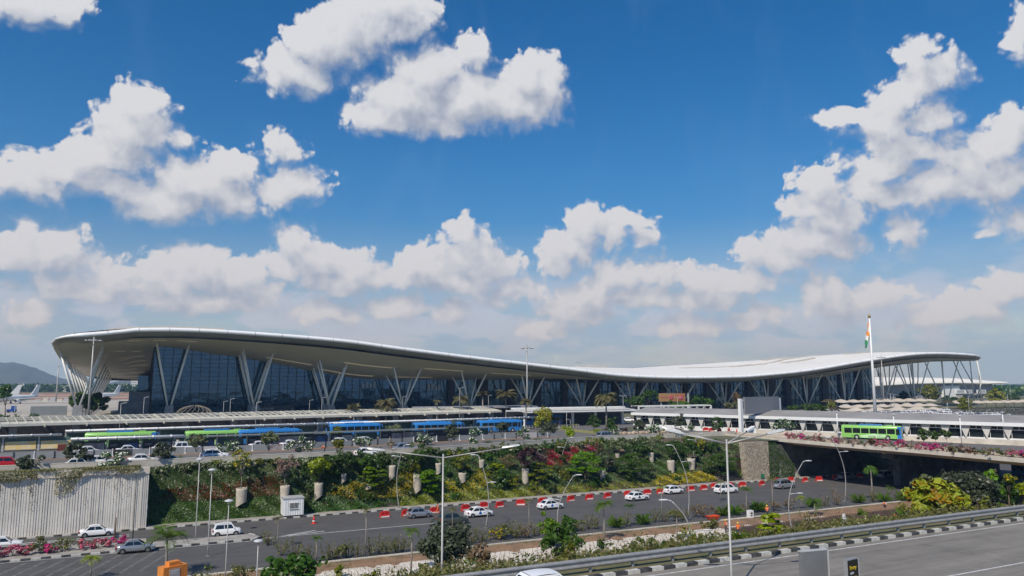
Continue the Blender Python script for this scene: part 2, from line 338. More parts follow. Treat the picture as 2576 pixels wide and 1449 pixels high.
struct('embankment', bank, mat('weedy_soil', (.19, .15, .075), .95, col2=(.10, .11, .04), scale=.7, bump=.6, bscale=4.))
struct('near_wall', MB().box(-40, 19.4, -.05, 150, 19.9, ZU), M['concrete'])
struct('soil_strip', MB().grid([[(x, y, z + (.06 * sin(x * 2.1 + y * 3) + .05 * sin(x * .8))) for x in np.linspace(2, 128, 160)] for y, z in ((82.2, .03), (84.2, .1), (85.8, .16), (86.7, .08))]), M['soil'])
struct('footpath', MB().box(-80, 118.3, 0, 122, 120.6, .16).box(122, 118.3, 0, 150, 119.4, .16), M['paving'])
kb = MB().box(-80, 118.0, 0, 150, 118.3, .2); struct('far_kerb', kb, M['kerb'])
struct('near_kerb', MB().box(-10, 87.2, 0, 150, 87.6, .14), M['pale_concrete'])
struct('median', MB().prism([(-80, .0), (14.3, .0), (14.3, .17), (-80, .17)], 104.1, 107.6).add([(14.3,104.1,.17),(15.6,105.2,.17),(14.3,107.6,.17),(14.3,104.1,0),(15.6,105.2,0),(14.3,107.6,0)],[(0,1,2),(0,3,4,1),(1,4,5,2)]).box(-80, 107.6, 0, 2, 110.6, .17), M['paving'])
struct('median_kerb', MB().box(-80, 103.8, 0, 14.3, 104.1, .2).beam((14.3, 103.95, .1), (15.75, 105.15, .1), .3, .2).beam((15.75, 105.15, .1), (14.4, 107.75, .1), .3, .2), M['kerb'])
struct('near_road_kerb', MB().box(-30, 40.5, ZU - .2, 150, 40.9, ZU + .24), kerb_mat('near_kerb_paint', per=1.9))
mk = MB()
mk.box(15.8, 104.5, .002, 44, 104.7, .006); mk.box(-80, 103.4, .002, 14, 103.55, .006)
mk.beam((18, 104.9, .005), (24, 105.9, .005), .3, .004); mk.beam((18, 104.9, .005), (23, 106.9, .005), .3, .004)
mf = MB()
for k in range(9): mf.beam((-14 + k * 1.9, 92.5, .005), (-10.2 + k * 1.9, 102.6, .005), .42, .004)
struct('road_markings', mf, mat('faded_paint', (.15, .145, .135), .85, var=.4, scale=1.5))
mk.box(-30, 39.6, ZU + .022, 150, 39.75, ZU + .028); mk.box(-30, 31.1, ZU + .022, 150, 31.25, ZU + .028)
struct('road_markings', mk, M['line_paint'])
# building strip: pale blinding concrete, then a bed of reinforcing bars
struct('concrete_bed', MB().box(6, 72.5, -.05, 74, 83.2, .10).box(74, 82.2, -.05, 96, 83.2, .05), mat('blinding_concrete', (.68, .61, .51), .9, var=.22, scale=.4, bump=.3, bscale=4.))
rb = MB(); rnd = random.Random(3)
for row in np.arange(73.6, 83, 1.15):
    for x in np.arange(7, 73.6, .62):
        if rnd.random() < .9: rb.beam((x, row, .1), (x + rnd.uniform(-.06, .06), row + rnd.uniform(-.04, .04), .1 + rnd.uniform(.25, .4)), .03, .03)
tag(rb.build('rebar_stubs', mat('rusty_bar', (.23, .13, .08), .8, var=.3, scale=4.)), 'rows of short rusty bars standing in the pale concrete bed', 'rebar', kind='stuff')
struct('rebar_bed', MB().box(74, 72.3, -.06, 126, 82.1, .02), mat('dark_bed', (.13, .095, .08), .95, var=.4, scale=2., bump=.8, bscale=9.))
rg = MB()
for x in np.arange(74.2, 125.8, .33): rg.beam((x, 72.5, .19), (x, 82, .19), .035, .035)
for y in np.arange(72.6, 82, .33): rg.beam((74.2, y, .225), (125.8, y, .225), .035, .035)
for x in np.arange(74.4, 125.8, .45):
    for y in (72.6, 77.4, 81.9): rg.beam((x, y, .2), (x, y, .62), .03, .03)
tag(rg.build('rebar_mesh', mat('rust_mesh', (.12, .075, .055), .8, var=.3, scale=3.)), 'dark rusty reinforcing mesh laid in the building strip', 'rebar', kind='stuff')
# far country: apron, taxiway earth, hills
struct('apron', MB().add([(-420, 300, ZU + .03), (-20, 300, ZU + .03), (40, 700, ZU + .03), (-420, 700, ZU + .03)], [(0, 1, 2, 3)]), M['apron'])
struct('taxiway_verge', MB().add([(-900, 702, ZU + .04), (120, 702, ZU + .04), (260, 1250, ZU + .04), (-900, 1250, ZU + .04)], [(0, 1, 2, 3)]), M['red_earth'])
struct('taxiway', MB().add([(-900, 800, ZU + .06), (140, 800, ZU + .06), (160, 860, ZU + .06), (-900, 860, ZU + .06)], [(0, 1, 2, 3)]).add([(-900, 980, ZU + .06), (180, 980, ZU + .06), (200, 1040, ZU + .06), (-900, 1040, ZU + .06)], [(0, 1, 2, 3)]), M['apron'])
def hill(name, pts, D, dep, seed, m='hill'):           # ridge outline measured as (px, py), built D metres off with real depth
    r = random.Random(seed); rows = []
    px = np.linspace(pts[0][0], pts[-1][0], 70); py = np.interp(px, [p[0] for p in pts], [p[1] for p in pts])
    py = np.convolve(np.pad(py, 3, mode='edge'), np.ones(7) / 7, 'valid')
    for j in range(9):
        t = j / 8; row = []
        for x, y in zip(px, py):
            q = ray(x, y); k = D / (q[0] * _sy + q[1] * _cy); h = max(0, CZ + q[2] * k - ZU) * (sin(pi * (.02 + .96 * t)) ** .9)
            rr = 1 + (t - .5) * dep / D + .004 * sin(x * .4 + j * 2)
            row.append((q[0] * k * rr, q[1] * k * rr, ZU - 3 + h * (1 + .05 * r.uniform(-1, 1) * (1 if 0 < j < 8 and j != 4 else 0))))
        rows.append(row)
    struct(name, MB().grid(rows), M[m])
hill('hills', [(-420, 955), (-250, 930), (-120, 918), (-40, 913), (30, 911), (62, 913), (85, 922), (112, 936), (150, 950), (175, 958), (230, 956), (262, 962), (300, 968), (360, 971)], 5200, 2600, 4)
hill('hills', [(-300, 965), (-60, 962), (60, 958), (130, 955), (190, 964), (280, 972)], 4000, 1200, 6)
hill('hills', [(240, 971), (275, 962), (305, 955), (335, 956), (370, 963), (420, 971)], 4600, 1500, 5)
hill('hills', [(2300, 973), (2420, 967), (2520, 966), (2600, 963), (2800, 960), (3000, 970)], 6000, 2000, 7)

# air: one even volume round the whole scene
hz = bpy.data.materials.new('haze_air'); hz.use_nodes = True; t_ = hz.node_tree; t_.nodes.clear()
pv = nd(t_, 'ShaderNodeVolumePrincipled'); pv.inputs['Color'].default_value = (.34, .58, 1.0, 1); pv.inputs['Density'].default_value = .00015; pv.inputs['Anisotropy'].default_value = .0; pv.inputs['Absorption Color'].default_value = (1, 1, 1, 1)
t_.links.new(pv.outputs[0], nd(t_, 'ShaderNodeOutputMaterial').inputs['Volume'])
tag(MB().box(-9000, -1200, -6.0, 9000, 9000, 520).build('haze', hz), 'thin blue haze filling the air over the airfield', 'haze', kind='stuff')
# ------------------------------------------------------------------ terminal
XS = [-24, -20, -12, 8, 28, 61, 81, 107, 133, 156, 175, 195, 215, 233, 248, 284, 329, 370, 410, 428, 446]
ZF = [34.6, 35.5, 36.5, 37.6, 37.3, 35.6, 33.5, 30.9, 28.5, 26.4, 24.6, 23.8, 23.7, 24.0, 24.5, 27.3, 32.9, 36.9, 37.1, 35.6, 35.2]
_fac = [GY(*p, 283) for p in [(387, 872), (548, 892), (629, 903), (763, 929), (897, 952), (1100, 955), (1321, 955), (1429, 954), (1600, 955), (1887, 956), (2020, 953), (2087, 946), (2200, 926)]]
_cre = [GY(*p, 330) for p in [(1446, 924), (1548, 926), (1619, 928), (1697, 928), (1780, 927), (1888, 919), (1911, 912), (1980, 902), (2174, 893), (2303, 886)]]
def smooth_interp(x, xs, zs):                          # Catmull-Rom through the measured stations
    x = min(max(x, xs[0]), xs[-1]); i = max(0, min(len(xs) - 2, int(np.searchsorted(xs, x)) - 1))
    t = (x - xs[i]) / (xs[i+1] - xs[i])
    def sl(k): return 0 if k <= 0 or k >= len(xs) - 1 else (zs[k+1] - zs[k-1]) / (xs[k+1] - xs[k-1])
    h = xs[i+1] - xs[i]; a, b = sl(i) * h, sl(i+1) * h
    return (2*t**3-3*t*t+1)*zs[i] + (t**3-2*t*t+t)*a + (-2*t**3+3*t*t)*zs[i+1] + (t**3-t*t)*b
def zfront(x): return smooth_interp(x, XS, ZF)
_fx = [-24] + [p[0] for p in _fac] + [420, 446]; _fz = [29.2] + [p[2] for p in _fac] + [33.5, 33.0]
def zfac(x): return smooth_interp(x, _fx, _fz)
_cx = [-24, 4, 60, 110, 140] + [p[0] for p in _cre] + [400, 446]; _cz = [29.5, 34., 34., 31., 30.] + [p[2] for p in _cre] + [39.0, 36.0]
def zmid(x): return smooth_interp(x, _cx, _cz)
def zrear(x): return smooth_interp(x, [-24, 30, 100, 160, 250, 320, 370, 410, 446], [25, 25, 26.5, 28, 29, 33, 35.6, 36.2, 36.0])
def yf(x):
    if x < -15: return 254 + 9 - sqrt(max(0, 81 - (x + 15) ** 2))
    if x > 410: return 254 + 40 * (1 - sqrt(max(0, 1 - ((x - 410) / 36.0) ** 2)))
    return 254.
def yr(x):
    if x < -15: return 395 - 9 + sqrt(max(0, 81 - (x + 15) ** 2))
    if x > 410: return 395 - 60 * (1 - sqrt(max(0, 1 - ((x - 410) / 36.0) ** 2)))
    return 395.
def endk(x): return min(1., max(0., (x + 24) / 22.)) if x < 0 else min(1., max(0., (446 - x) / 40.)) if x > 400 else 1.
def thickness(x): return 1.0 + 1.9 * (min(1, max(0, (x + 24) / 8)) if x < 0 else endk(x))
def z_edge(x, y):                                      # top of the roof's rim
    f, r = zfront(x), zrear(x)
    if x < 0: return float(np.interp(y, [254, 262, 272, 295, 340, 386, 395], [34.8, 32.9, 31.2, 28.8, 27.3, 25.6, 25.])) * (1 - endk(x)) + (f if y < 300 else r) * endk(x)
    return f + (r - f) * max(0, min(1, (y - 254) / 141))
def z_top(x, y):
    t = (y - 254) / 76
    if y <= 330: z = zfront(x) * (1 - t) + zmid(x) * t + (1.2 * sin(pi * t))
    else: z = zmid(x) + (zrear(x) - zmid(x)) * ((y - 330) / 65)
    e = endk(x)
    return z_edge(x, y) * (1 - e) + z * e
def z_sof(x, y):
    a, b, c = zfront(x) - 2.9, zfac(x), zrear(x) - 2.9
    if y < 283: z = a + (b - a) * ((y - 254) / 29)
    else:
        t = (y - 283) / 112; z = b + (c - b) * t
    e = endk(x)
    return (z_edge(x, y) - 1.0) * (1 - e) + z * e
def slat_mat():
    m = mat('soffit_slats', (.58, .56, .53), .7, var=.10, scale=.05); t = m.node_tree; p = t.nodes['Principled BSDF']
    oc = nd(t, 'ShaderNodeTexCoord').outputs['Object']; y = nd(t, 'ShaderNodeSeparateXYZ', {0: oc}).outputs['Y']
    wv = mth(t, 'FRACT', mth(t, 'DIVIDE', y, 1.1))
    t.links.new(nd(t, 'ShaderNodeBump', {'Strength': .6, 'Height': mrange(t, wv, .75, .85), 'Distance': .12}).outputs[0], p.inputs['Normal']); return m
M['soffit'] = slat_mat()
M['rim_white'] = mat('rim_white', (.86, .86, .85), .35, .0, var=.05, scale=.2)
M['fascia'] = mat('fascia_grey', (.30, .30, .30), .42, .3, var=.22, scale=.12)
def facade_mat():
    m = mat('facade_glass', (.008, .015, .022), .04, spec=1.); t = m.node_tree; p = t.nodes['Principled BSDF']
    oc = nd(t, 'ShaderNodeTexCoord').outputs['Object']
    sx_ = nd(t, 'ShaderNodeSeparateXYZ', {0: oc})
    px_ = mth(t, 'FLOOR', mth(t, 'DIVIDE', sx_.outputs[0], 3.0)); pz = mth(t, 'FLOOR', mth(t, 'DIVIDE', sx_.outputs[2], 1.5))
    cell = nd(t, 'ShaderNodeCombineXYZ', {0: px_, 1: pz}).outputs[0]
    wnz = nd(t, 'ShaderNodeTexWhiteNoise', {'Vector': cell}, noise_dimensions='2D').outputs['Value']
    n = nd(t, 'ShaderNodeTexNoise', {'Vector': vmt(t, 'MULTIPLY_ADD', oc, (.22, .22, .5), vmt(t, 'MULTIPLY', cell, (.3, .05, 0))), 'Scale': 1., 'Detail': 1.5}).outputs[0]
    t.links.new(nd(t, 'ShaderNodeBump', {'Strength': .05, 'Height': n, 'Distance': .5}).outputs[0], p.inputs['Normal'])
    t.links.new(mixc(t, wnz, (.005, .026, .043), (.020, .068, .10)), p.inputs['Base Color'])
    p.inputs['IOR'].default_value = 1.65; p.inputs['Specular Tint'].default_value = (.50, .78, 1, 1)
    return m
M['facade'] = facade_mat()
term = thing('terminal_building', 'long airport terminal with a wave shaped roof on white V columns', 'airport terminal', (200, 283, ZU))
T0 = Vector((200, 283, ZU))
def tp(name, mb, m, parent=None):                      # part of the terminal given in world coordinates
    par = parent or term; off = T0
    mb.v = [(p[0] - off.x, p[1] - off.y, p[2] - off.z) for p in mb.v]
    return mb.build(name, m, par)
gx = list(np.linspace(-24, -10, 12)) + list(np.linspace(-6, 406, 104)) + list(410 + 36 * np.sin(np.linspace(.1, 1, 14) * pi / 2))
vs_ = [0, .01, .03, .06, .1, .14, .2, .26, .32, .4, .5, .6, .7, .8, .9, .96, 1]
roof = tp('roof', MB().grid([[(x, yf(x) + (yr(x) - yf(x)) * v, z_top(x, yf(x) + (yr(x) - yf(x)) * v)) for v in vs_] for x in gx]), M['roof_white'])
vsf = [.012, .05, .1, .15, .206, .25, .3, .4, .5, .6, .7, .8, .9, .985]
tp('soffit', MB().grid([[(x, yf(x) + (yr(x) - yf(x)) * v, z_sof(x, yf(x) + (yr(x) - yf(x)) * v)) for v in vsf] for x in gx]), M['soffit'], roof)
loop = [(x, yf(x)) for x in gx] + [(gx[-1], y) for y in np.linspace(yf(gx[-1]), yr(gx[-1]), 12)[1:-1]] + [(x, yr(x)) for x in gx[::-1]] + [(gx[0], y) for y in np.linspace(yr(gx[0]), yf(gx[0]), 26)[1:-1]]
def rim(prof):
    rows = []; n = len(loop)
    for i in range(n + 1):
        x, y = loop[i % n]; a, b = loop[(i - 1) % n], loop[(i + 1) % n]
        tx, ty = b[0] - a[0], b[1] - a[1]; L = math.hypot(tx, ty) or 1; ox, oy = ty / L, -tx / L
        k = thickness(x) / 2.9; z = z_edge(x, y)
        rows.append([(x + ox * o * (1 if o > 0 else k), y + oy * o * (1 if o > 0 else k), z + dz * k) for o, dz in prof])
    return MB().grid(rows)
tp('roof_edge', rim([(-.5, .12), (0, .1), (.4, -.1), (.62, -.5), (.5, -.95), (.2, -1.2)]), M['rim_white'], roof)
fas = rim([(.2, -1.2), (.05, -1.32), (-.7, -2.0), (-1.9, -2.65), (-3.4, -3.0)])
jt = fas
for x in np.arange(-18, 425, 8.5):
    jt.tube([(x, yf(x) + o, zfront(x) + dz) for o, dz in ((.1, .16), (-.44, -.06), (-.68, -.5), (-.56, -.96), (-.25, -1.22), (.7, -2.03), (1.9, -2.68))], .05, 4)
tp('fascia', jt, M['fascia'], roof)
# long skylights on the roof, and soffit slots with daylight put in as a glow
for (xa, xb, y, h) in [(-10, 24, 262, .9), (170, 186, 330, .5), (196, 212, 318, .5), (206, 226, 342, .5), (262, 284, 320, .55), (278, 304, 300, .6), (292, 322, 330, .6), (306, 330, 290, .6), (318, 350, 312, .6), (338, 362, 335, .7), (350, 372, 286, .6), (366, 380, 322, .8), (408, 420, 300, .8), (240, 258, 342, .5), (160, 172, 300, .4)]:
    sk = MB(); n = 8
    xs_ = np.linspace(xa, xb, n)
    rows = [[(x, y + dy, z_top(x, y + dy) + dz) for dy, dz in ((-1.6, -.1), (-1.6, h), (1.6, h), (1.6, -.1))] for x in xs_]
    sk.grid(rows, 0, False)
    sk.add([rows[0][k] for k in range(4)] + [rows[-1][k] for k in range(4)], [(3, 2, 1, 0), (4, 5, 6, 7)])
    for x in xs_: sk.beam((x, y - 1.64, z_top(x, y - 1.6) + h * .5), (x, y - 1.6, z_top(x, y) + h + .03), .12, .1)
    tp('skylight', sk, mat('skylight_frame', (.52, .48, .42), .6, var=.2, scale=.4) if 'skl' not in M else M['skl'], roof)
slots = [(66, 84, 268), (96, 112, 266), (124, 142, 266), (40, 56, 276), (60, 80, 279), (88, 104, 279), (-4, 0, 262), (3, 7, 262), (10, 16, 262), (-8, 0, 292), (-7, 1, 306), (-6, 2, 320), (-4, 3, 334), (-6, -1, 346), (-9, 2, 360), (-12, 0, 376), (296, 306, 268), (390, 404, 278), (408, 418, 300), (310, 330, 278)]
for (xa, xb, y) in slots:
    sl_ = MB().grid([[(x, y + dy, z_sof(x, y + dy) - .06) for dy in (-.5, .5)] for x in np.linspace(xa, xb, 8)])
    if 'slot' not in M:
        M['slot'] = mat('slot_glow', (.80, .72, .55), .5); M['slot'].node_tree.nodes['Principled BSDF'].inputs['Emission Color'].default_value = (1, .88, .62, 1); M['slot'].node_tree.nodes['Principled BSDF'].inputs['Emission Strength'].default_value = .11  # weak glow added in place of skylight daylight; the roof above is closed
    tp('glowing_slot', sl_, M['slot'], roof)
# glass front
XR = 368.
fxs = list(np.arange(4, XR + .1, 4.0))
tp('glass_facade', MB().grid([[(x, 283, ZU), (x, 283, ZU + 6), (x, 283, zfac(x) + .25)] for x in fxs], sm=False)
   .grid([[(4, y, ZU), (4, y, z_sof(4, y) + .2)] for y in np.linspace(283, 392, 14)], sm=False).grid([[(XR, y, ZU), (XR, y, z_sof(XR, y) + .2)] for y in np.linspace(283, 392, 14)], sm=False)
   .add([(4, 392, ZU), (XR, 392, ZU), (XR, 392, 32), (4, 392, 22)], [(0, 1, 2, 3)]), M['facade'])
tp('side_block', MB().box(-.6, 340, ZU, 3.9, 388, 23.7), M['facade'])
mu = MB()
for x in np.arange(4, XR, 3): mu.box(x - (.10 if int(x - 4) % 6 == 0 else .05), 282.72, ZU, x + .09, 282.98, zfac(x))
for z in np.arange(ZU + 1.5, 34, 1.5):
    run = [x for x in np.arange(4, XR, 3) if zfac(x) > z + .2]
    st = None
    for x in np.arange(4, XR + 3, 3):
        ok = x < XR and zfac(x) > z + .2
        if ok and st is None: st = x
        if not ok and st is not None: mu.box(st, 282.8, z - .06, x, 282.97, z + .06); st = None
for y in np.arange(290, 390, 6): mu.box(3.72, y, ZU, 3.98, y + .12, z_sof(4, y)); mu.box(XR + .02, y, ZU, XR + .25, y + .12, z_sof(XR, y))
tp('mullions', mu, M['dark_metal'])
r_ = random.Random(8); M['panel'] = mat('charcoal_panel', (.022, .023, .027), .6, var=.2, scale=.3)
for x in np.arange(112, 366, 13.4):
    wd = r_.choice([3, 4.5, 6]); tp('wall_panel', MB().box(x, 281.9, ZU, x + wd, 282.7, zfac(x + 2) - .1), M['panel'])
M['pane'] = mat('pale_pane', (.10, .15, .17), .08, spec=1.)
for x in np.arange(70, 366, 13.4):
    zz_ = zfac(x) - 4.2
    pl = MB()
    for k in range(r_.choice([0, 2, 3, 4])): pl.box(x + 6.5 + k * 1.5, 282.3, zz_, x + 7.7 + k * 1.5, 282.7, zz_ + r_.choice([1.6, 2.6]))
    if pl.v: tp('clerestory_window', pl, M['pane'])
tp('kerbside_plinth', MB().box(-2, 274.5, ZU - .3, XR + 30, 282.6, ZU + .45), M['grey_concrete'])
tp('service_block', MB().box(-6, 290, ZU - .2, 3.6, 304, ZU + 6.2).box(-3, 292, ZU + 6.1, 3.6, 304, ZU + 9.5), M['grey_concrete'])
sgn = tp('departures_sign', MB().box(36.5, 276.2, ZU + 2.4, 50, 276.5, ZU + 4.6), M['dark_metal'])
def text_mesh(name, txt, size, m, parent, loc, rot, ext=.01):
    cu = bpy.data.curves.new(name, 'FONT'); cu.body = txt; cu.size = size; cu.extrude = ext; cu.resolution_u = 3
    ob = bpy.data.objects.new(name, cu); COL.objects.link(ob); bpy.context.view_layer.update()
    me = bpy.data.meshes.new_from_object(ob.evaluated_get(bpy.context.evaluated_depsgraph_get())); me.materials.append(m)
    bpy.data.objects.remove(ob); o = bpy.data.objects.new(name, me); COL.objects.link(o); o.parent = parent
    o.location = loc; o.rotation_euler = rot; return o
M['pale_letter'] = mat('pale_letter', (.42, .42, .42), .6)
text_mesh('lettering', 'Departures', 1.35, M['pale_letter'], sgn, Vector((37.0, 276.15, ZU + 3.3)) - T0, (pi/2, 0, 0))
for i, c_ in enumerate('1234'): text_mesh('gate_number', c_, 1.2, M['pale_letter'], sgn, Vector((28 + i * 9.3 + (3 if i > 1 else 0), 276.1, ZU + 3.1)) - T0, (pi/2, 0, 0))
# V columns on pedestals: four struts each, front pair and back pair
def v_column(x, y, zb, spread, dy, rows=(0,), both=True):
    ped = MB(); ped.prism([(x-1.7, ZU-.3), (x+1.7, ZU-.3), (x+1.2, zb-.3), (x-1.2, zb-.3)], y - 1.2, y + 1.2)
    po = tp('pedestal', ped, M['grey_concrete'])
    for sx_, sy_ in ((-1, -1), (1, -1), (-1, 1), (1, 1)):
        tx = x + sx_ * spread; ty = y + (dy[0] if sy_ < 0 else dy[1])
        if tx > 440: tx = 440 - (tx - 440) * .2
        zt = z_sof(tx, ty) + .3
        st = MB().tube([(x + sx_ * .55, y + sy_ * .5, zb - .35), (x + sx_ * (.55 + (spread - .55) * .5), y + sy_ * .5 + (ty - y - sy_ * .5) * .5, (zb + zt) / 2), (tx, ty, zt)], [.26, .34, .26], 10)
        tp('strut', st, M['white_col'], )
M['white_col'] = mat('white_column', (.87, .87, .85), .4, var=.08, scale=.5)
colx = [9.3, 36.4, 62.5, 89.9, 117.2, 143.5, 169.6, 195.5, 222, 249, 276, 303, 331, 359.8, 387, 413.5, 440]
for i, x in enumerate(colx):
    zb = 13.8 - .29 * (i + 1)
    if i < 3:
        v_column(x, 272, zb, 5.0, (-2.5, 1.5))
        if i: v_column(x, 281.0, zb, 5.0, (-1.5, 1.2))
    else: v_column(x, 272, zb, 5.4 + (.25 * max(0, i - 5)), (-4.5, 5.5))
for k in range(8): v_column(-16.9, 272 + 16.5 * k, 13.9, 6.0 if k == 0 else 5.5, (-1.5, 1.5))
for x in (387, 413.5, 436):
    for y in (308, 344): v_column(x, y, 10.5, 7., (-3, 3))
# second, lower building beyond the right end
pier = thing('pier_building', 'lower white roofed building beyond the right end of the terminal', 'building', (430, 430, ZU))
def pp(name, mb, m, par=None):
    mb.v = [(a - 430, b - 430, c - ZU) for a, b, c in mb.v]; return mb.build(name, m, par or pier)
a_ = [GY(*Q(17, *p), 430) for p in [(-150, 355), (180, 362), (800, 362), (1500, 375), (2000, 412), (2300, 435)]]
b_ = [GY(*Q(17, *p), 418) for p in [(-150, 520), (180, 490), (800, 452), (1500, 440), (2000, 452), (2310, 440)]]
rf = MB().grid([[(p[0], 470, p[2] + .6) for p in a_], a_, b_, [(p[0], p[1] + .3, p[2] - .9) for p in b_], [(p[0] - 2, p[1] + 6, p[2] - 1.4) for p in b_]])
prf = pp('roof', rf, M['roof_white'])
x0, x1 = b_[0][0], b_[-1][0]
pp('wall', MB().box(x0, 424, ZU, x1 - 14, 469, float(b_[3][2]) - .5), M['grey_concrete'])
pp('wall_panel', MB().box(QG(17, 1245, 680)[0] * 0 + GY(*Q(17, 1245, 600), 423)[0], 421, ZU, GY(*Q(17, 1510, 600), 423)[0], 423.9, GY(*Q(17, 1245, 495), 423)[2]), M['white_paint'])
for (p0, p1) in ((1478, 1620), (1625, 1738), (1812, 1960)):
    q0, q1 = GY(*Q(17, p0, 560), 420), GY(*Q(17, p1, 620), 420)
    sg = pp('sign_panel', MB().box(q0[0], 419.5, q1[2], q1[0], 420.2, q0[2]), M['white_paint'])
    lt = MB()
    for k, zf_ in enumerate((.62, .3)):
        for j in range(6): lt.box(q0[0] + (q1[0] - q0[0]) * (.1 + j * .135), 419.4, q1[2] + (q0[2] - q1[2]) * zf_, q0[0] + (q1[0] - q0[0]) * (.1 + j * .135 + .1), 419.49, q1[2] + (q0[2] - q1[2]) * (zf_ + .16))
    pp('lettering', lt, M['dark_metal'], sg)
q0, q1 = GY(*Q(17, 1478, 620), 421), GY(*Q(17, 1960, 760), 421)
pp('porch', MB().box(q0[0], 420.4, q0[2] - 1.5, q1[0], 423.8, q0[2]).box(q0[0], 420.4, ZU, q0[0] + 9, 423.8, q0[2] - 1.5).box(q1[0] - 3, 420.4, ZU, q1[0], 423.8, q0[2] - 1.5), M['concrete'])
# ------------------------------------------------------------------ walls, bridge, walkway, bus station
rw = thing('retaining_wall', 'tall ribbed pale concrete retaining wall under hanging vines beside the lower road', 'retaining wall', (-20, 119, 0))
r_ = random.Random(2); mb = MB().box(-60, .09, 0, 22, 1.2, 8.3)
x = -60.
while x < 21.9:
    wd = r_.uniform(.14, .24); mb.box(x, r_.uniform(-.02, .06), 0, min(x + wd, 22), .10, 7.55); x += wd + r_.uniform(.08, .16)
mb.build('ribbed_face', mat('ribbed_concrete', (.74, .70, .64), .9, col2=(.56, .53, .47), scale=.25, bump=.3, bscale=5., detail=9.), rw)
MB().box(-60, -.1, 7.55, 22.06, 1.25, 8.35).build('coping', M['pale_concrete'], rw)
def brick_mat():
    m = mat('terrace_blocks', (.27, .20, .145), .95); t = m.node_tree; p = t.nodes['Principled BSDF']
    oc = nd(t, 'ShaderNodeTexCoord').outputs['Object']
    s_ = nd(t, 'ShaderNodeSeparateXYZ', {0: oc}); c = nd(t, 'ShaderNodeCombineXYZ', {0: s_.outputs[0], 1: s_.outputs[2]}).outputs[0]
    b = nd(t, 'ShaderNodeTexBrick', {'Vector': c, 'Color1': (.30, .22, .16, 1), 'Color2': (.20, .15, .11, 1), 'Mortar': (.03, .025, .02, 1), 'Scale': 1.6, 'Mortar Size': .09, 'Brick Width': .55, 'Row Height': .32})
    t.links.new(b.outputs[0], p.inputs['Base Color']); t.links.new(nd(t, 'ShaderNodeBump', {'Strength': .8, 'Height': b.outputs[1], 'Distance': -.15}).outputs[0], p.inputs['Normal']); return m
def slope_y(x, z): return 120.7 + (max(122.0, ytop(x) - .6) - 120.7) * max(0, min(1, z / 8.0)) ** .9
def SP(px, py):                                        # point of the planted slope that a measured direction meets
    r = ray(px, py); lo, hi = 110., 150.
    for _ in range(40):
        m_ = (lo + hi) / 2; k = m_ / r[1]; x, z = r[0] * k, CZ + r[2] * k
        if m_ < slope_y(x, z): lo = m_
        else: hi = m_
    return (x, m_, z)
tw = thing('terraced_wall', 'terraced block wall under the dense planting along the far side of the lower road', 'retaining wall', (60, 121, 0))
rows = []
for z in np.linspace(-.1, 8, 17):
    rows.append([(x - 60, slope_y(x, z) - 121, z) for x in np.linspace(2.1, 121.6, 96)])
MB().grid(rows[::-1]).build('block_slope', brick_mat(), tw)
pw = thing('parapet_wall', 'low pale concrete parapet along the upper road behind the small trees', 'parapet', (20, 125, ZU))
mb = MB(); xs_ = list(np.linspace(-80, 106, 60))
for a, b in zip(xs_, xs_[1:]):
    mb.beam((a - 20, ytop(a) - 125, .42), (b - 20 + .02, ytop(b) - 125, .42), .3, 1.1)
mb.beam((86, ytop(106) - 125, .42), (109, 13, .42), .3, 1.1)
mb.build('wall', mat('parapet_concrete', (.50, .46, .40), .85, var=.22, scale=.4, bump=.2), pw)
mb = MB()
for a, b in zip(xs_, xs_[1:]): mb.beam((a - 20, ytop(a) - 125, 1.0), (b - 20 + .02, ytop(b) - 125, 1.0), .36, .08)
mb.build('coping', M['pale_concrete'], pw)
def stone_mat():
    m = mat('rubble_stone', (.45, .38, .28), .95); t = m.node_tree; p = t.nodes['Principled BSDF']
    oc = nd(t, 'ShaderNodeTexCoord').outputs['Object']
    v = nd(t, 'ShaderNodeTexVoronoi', {'Vector': oc, 'Scale': 2.4}, feature='DISTANCE_TO_EDGE').outputs[0]
    c = nd(t, 'ShaderNodeTexVoronoi', {'Vector': oc, 'Scale': 2.4}).outputs['Color']
    cc = mixc(t, nd(t, 'ShaderNodeSeparateXYZ', {0: c}).outputs[0], (.36, .29, .21), (.56, .49, .38))
    t.links.new(mixc(t, mth(t, 'LESS_THAN', v, .035), cc, (.05, .04, .03)), p.inputs['Base Color'])
    t.links.new(nd(t, 'ShaderNodeBump', {'Strength': .7, 'Height': mrange(t, v, 0, .08), 'Distance': .12}).outputs[0], p.inputs['Normal']); return m
st = MB().prism([(115.2, 0), (121.3, 0), (121.3, 7.9), (114.6, 7.9)], 119.8, 121.5)
tag(st.build('stone_wall', stone_mat()), 'rubble stone wall at the end of the planting beside the bridge', 'stone wall')
ab = thing('bridge_abutment', 'dark stained concrete abutment wall in the shade under the bridge', 'abutment', (136, 121, 0))
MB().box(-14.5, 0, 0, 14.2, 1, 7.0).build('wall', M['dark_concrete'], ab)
MB().add([(-14.7, -.8, 0), (-5.2, -.8, 0), (-14.7, -.8, 7.4), (-14.7, .2, 0), (-5.2, .2, 0), (-14.7, .2, 7.4)], [(0, 1, 2), (5, 4, 3), (1, 4, 5, 2), (0, 3, 4, 1), (0, 2, 5, 3)]).build('wing_wall', M['concrete'], ab)
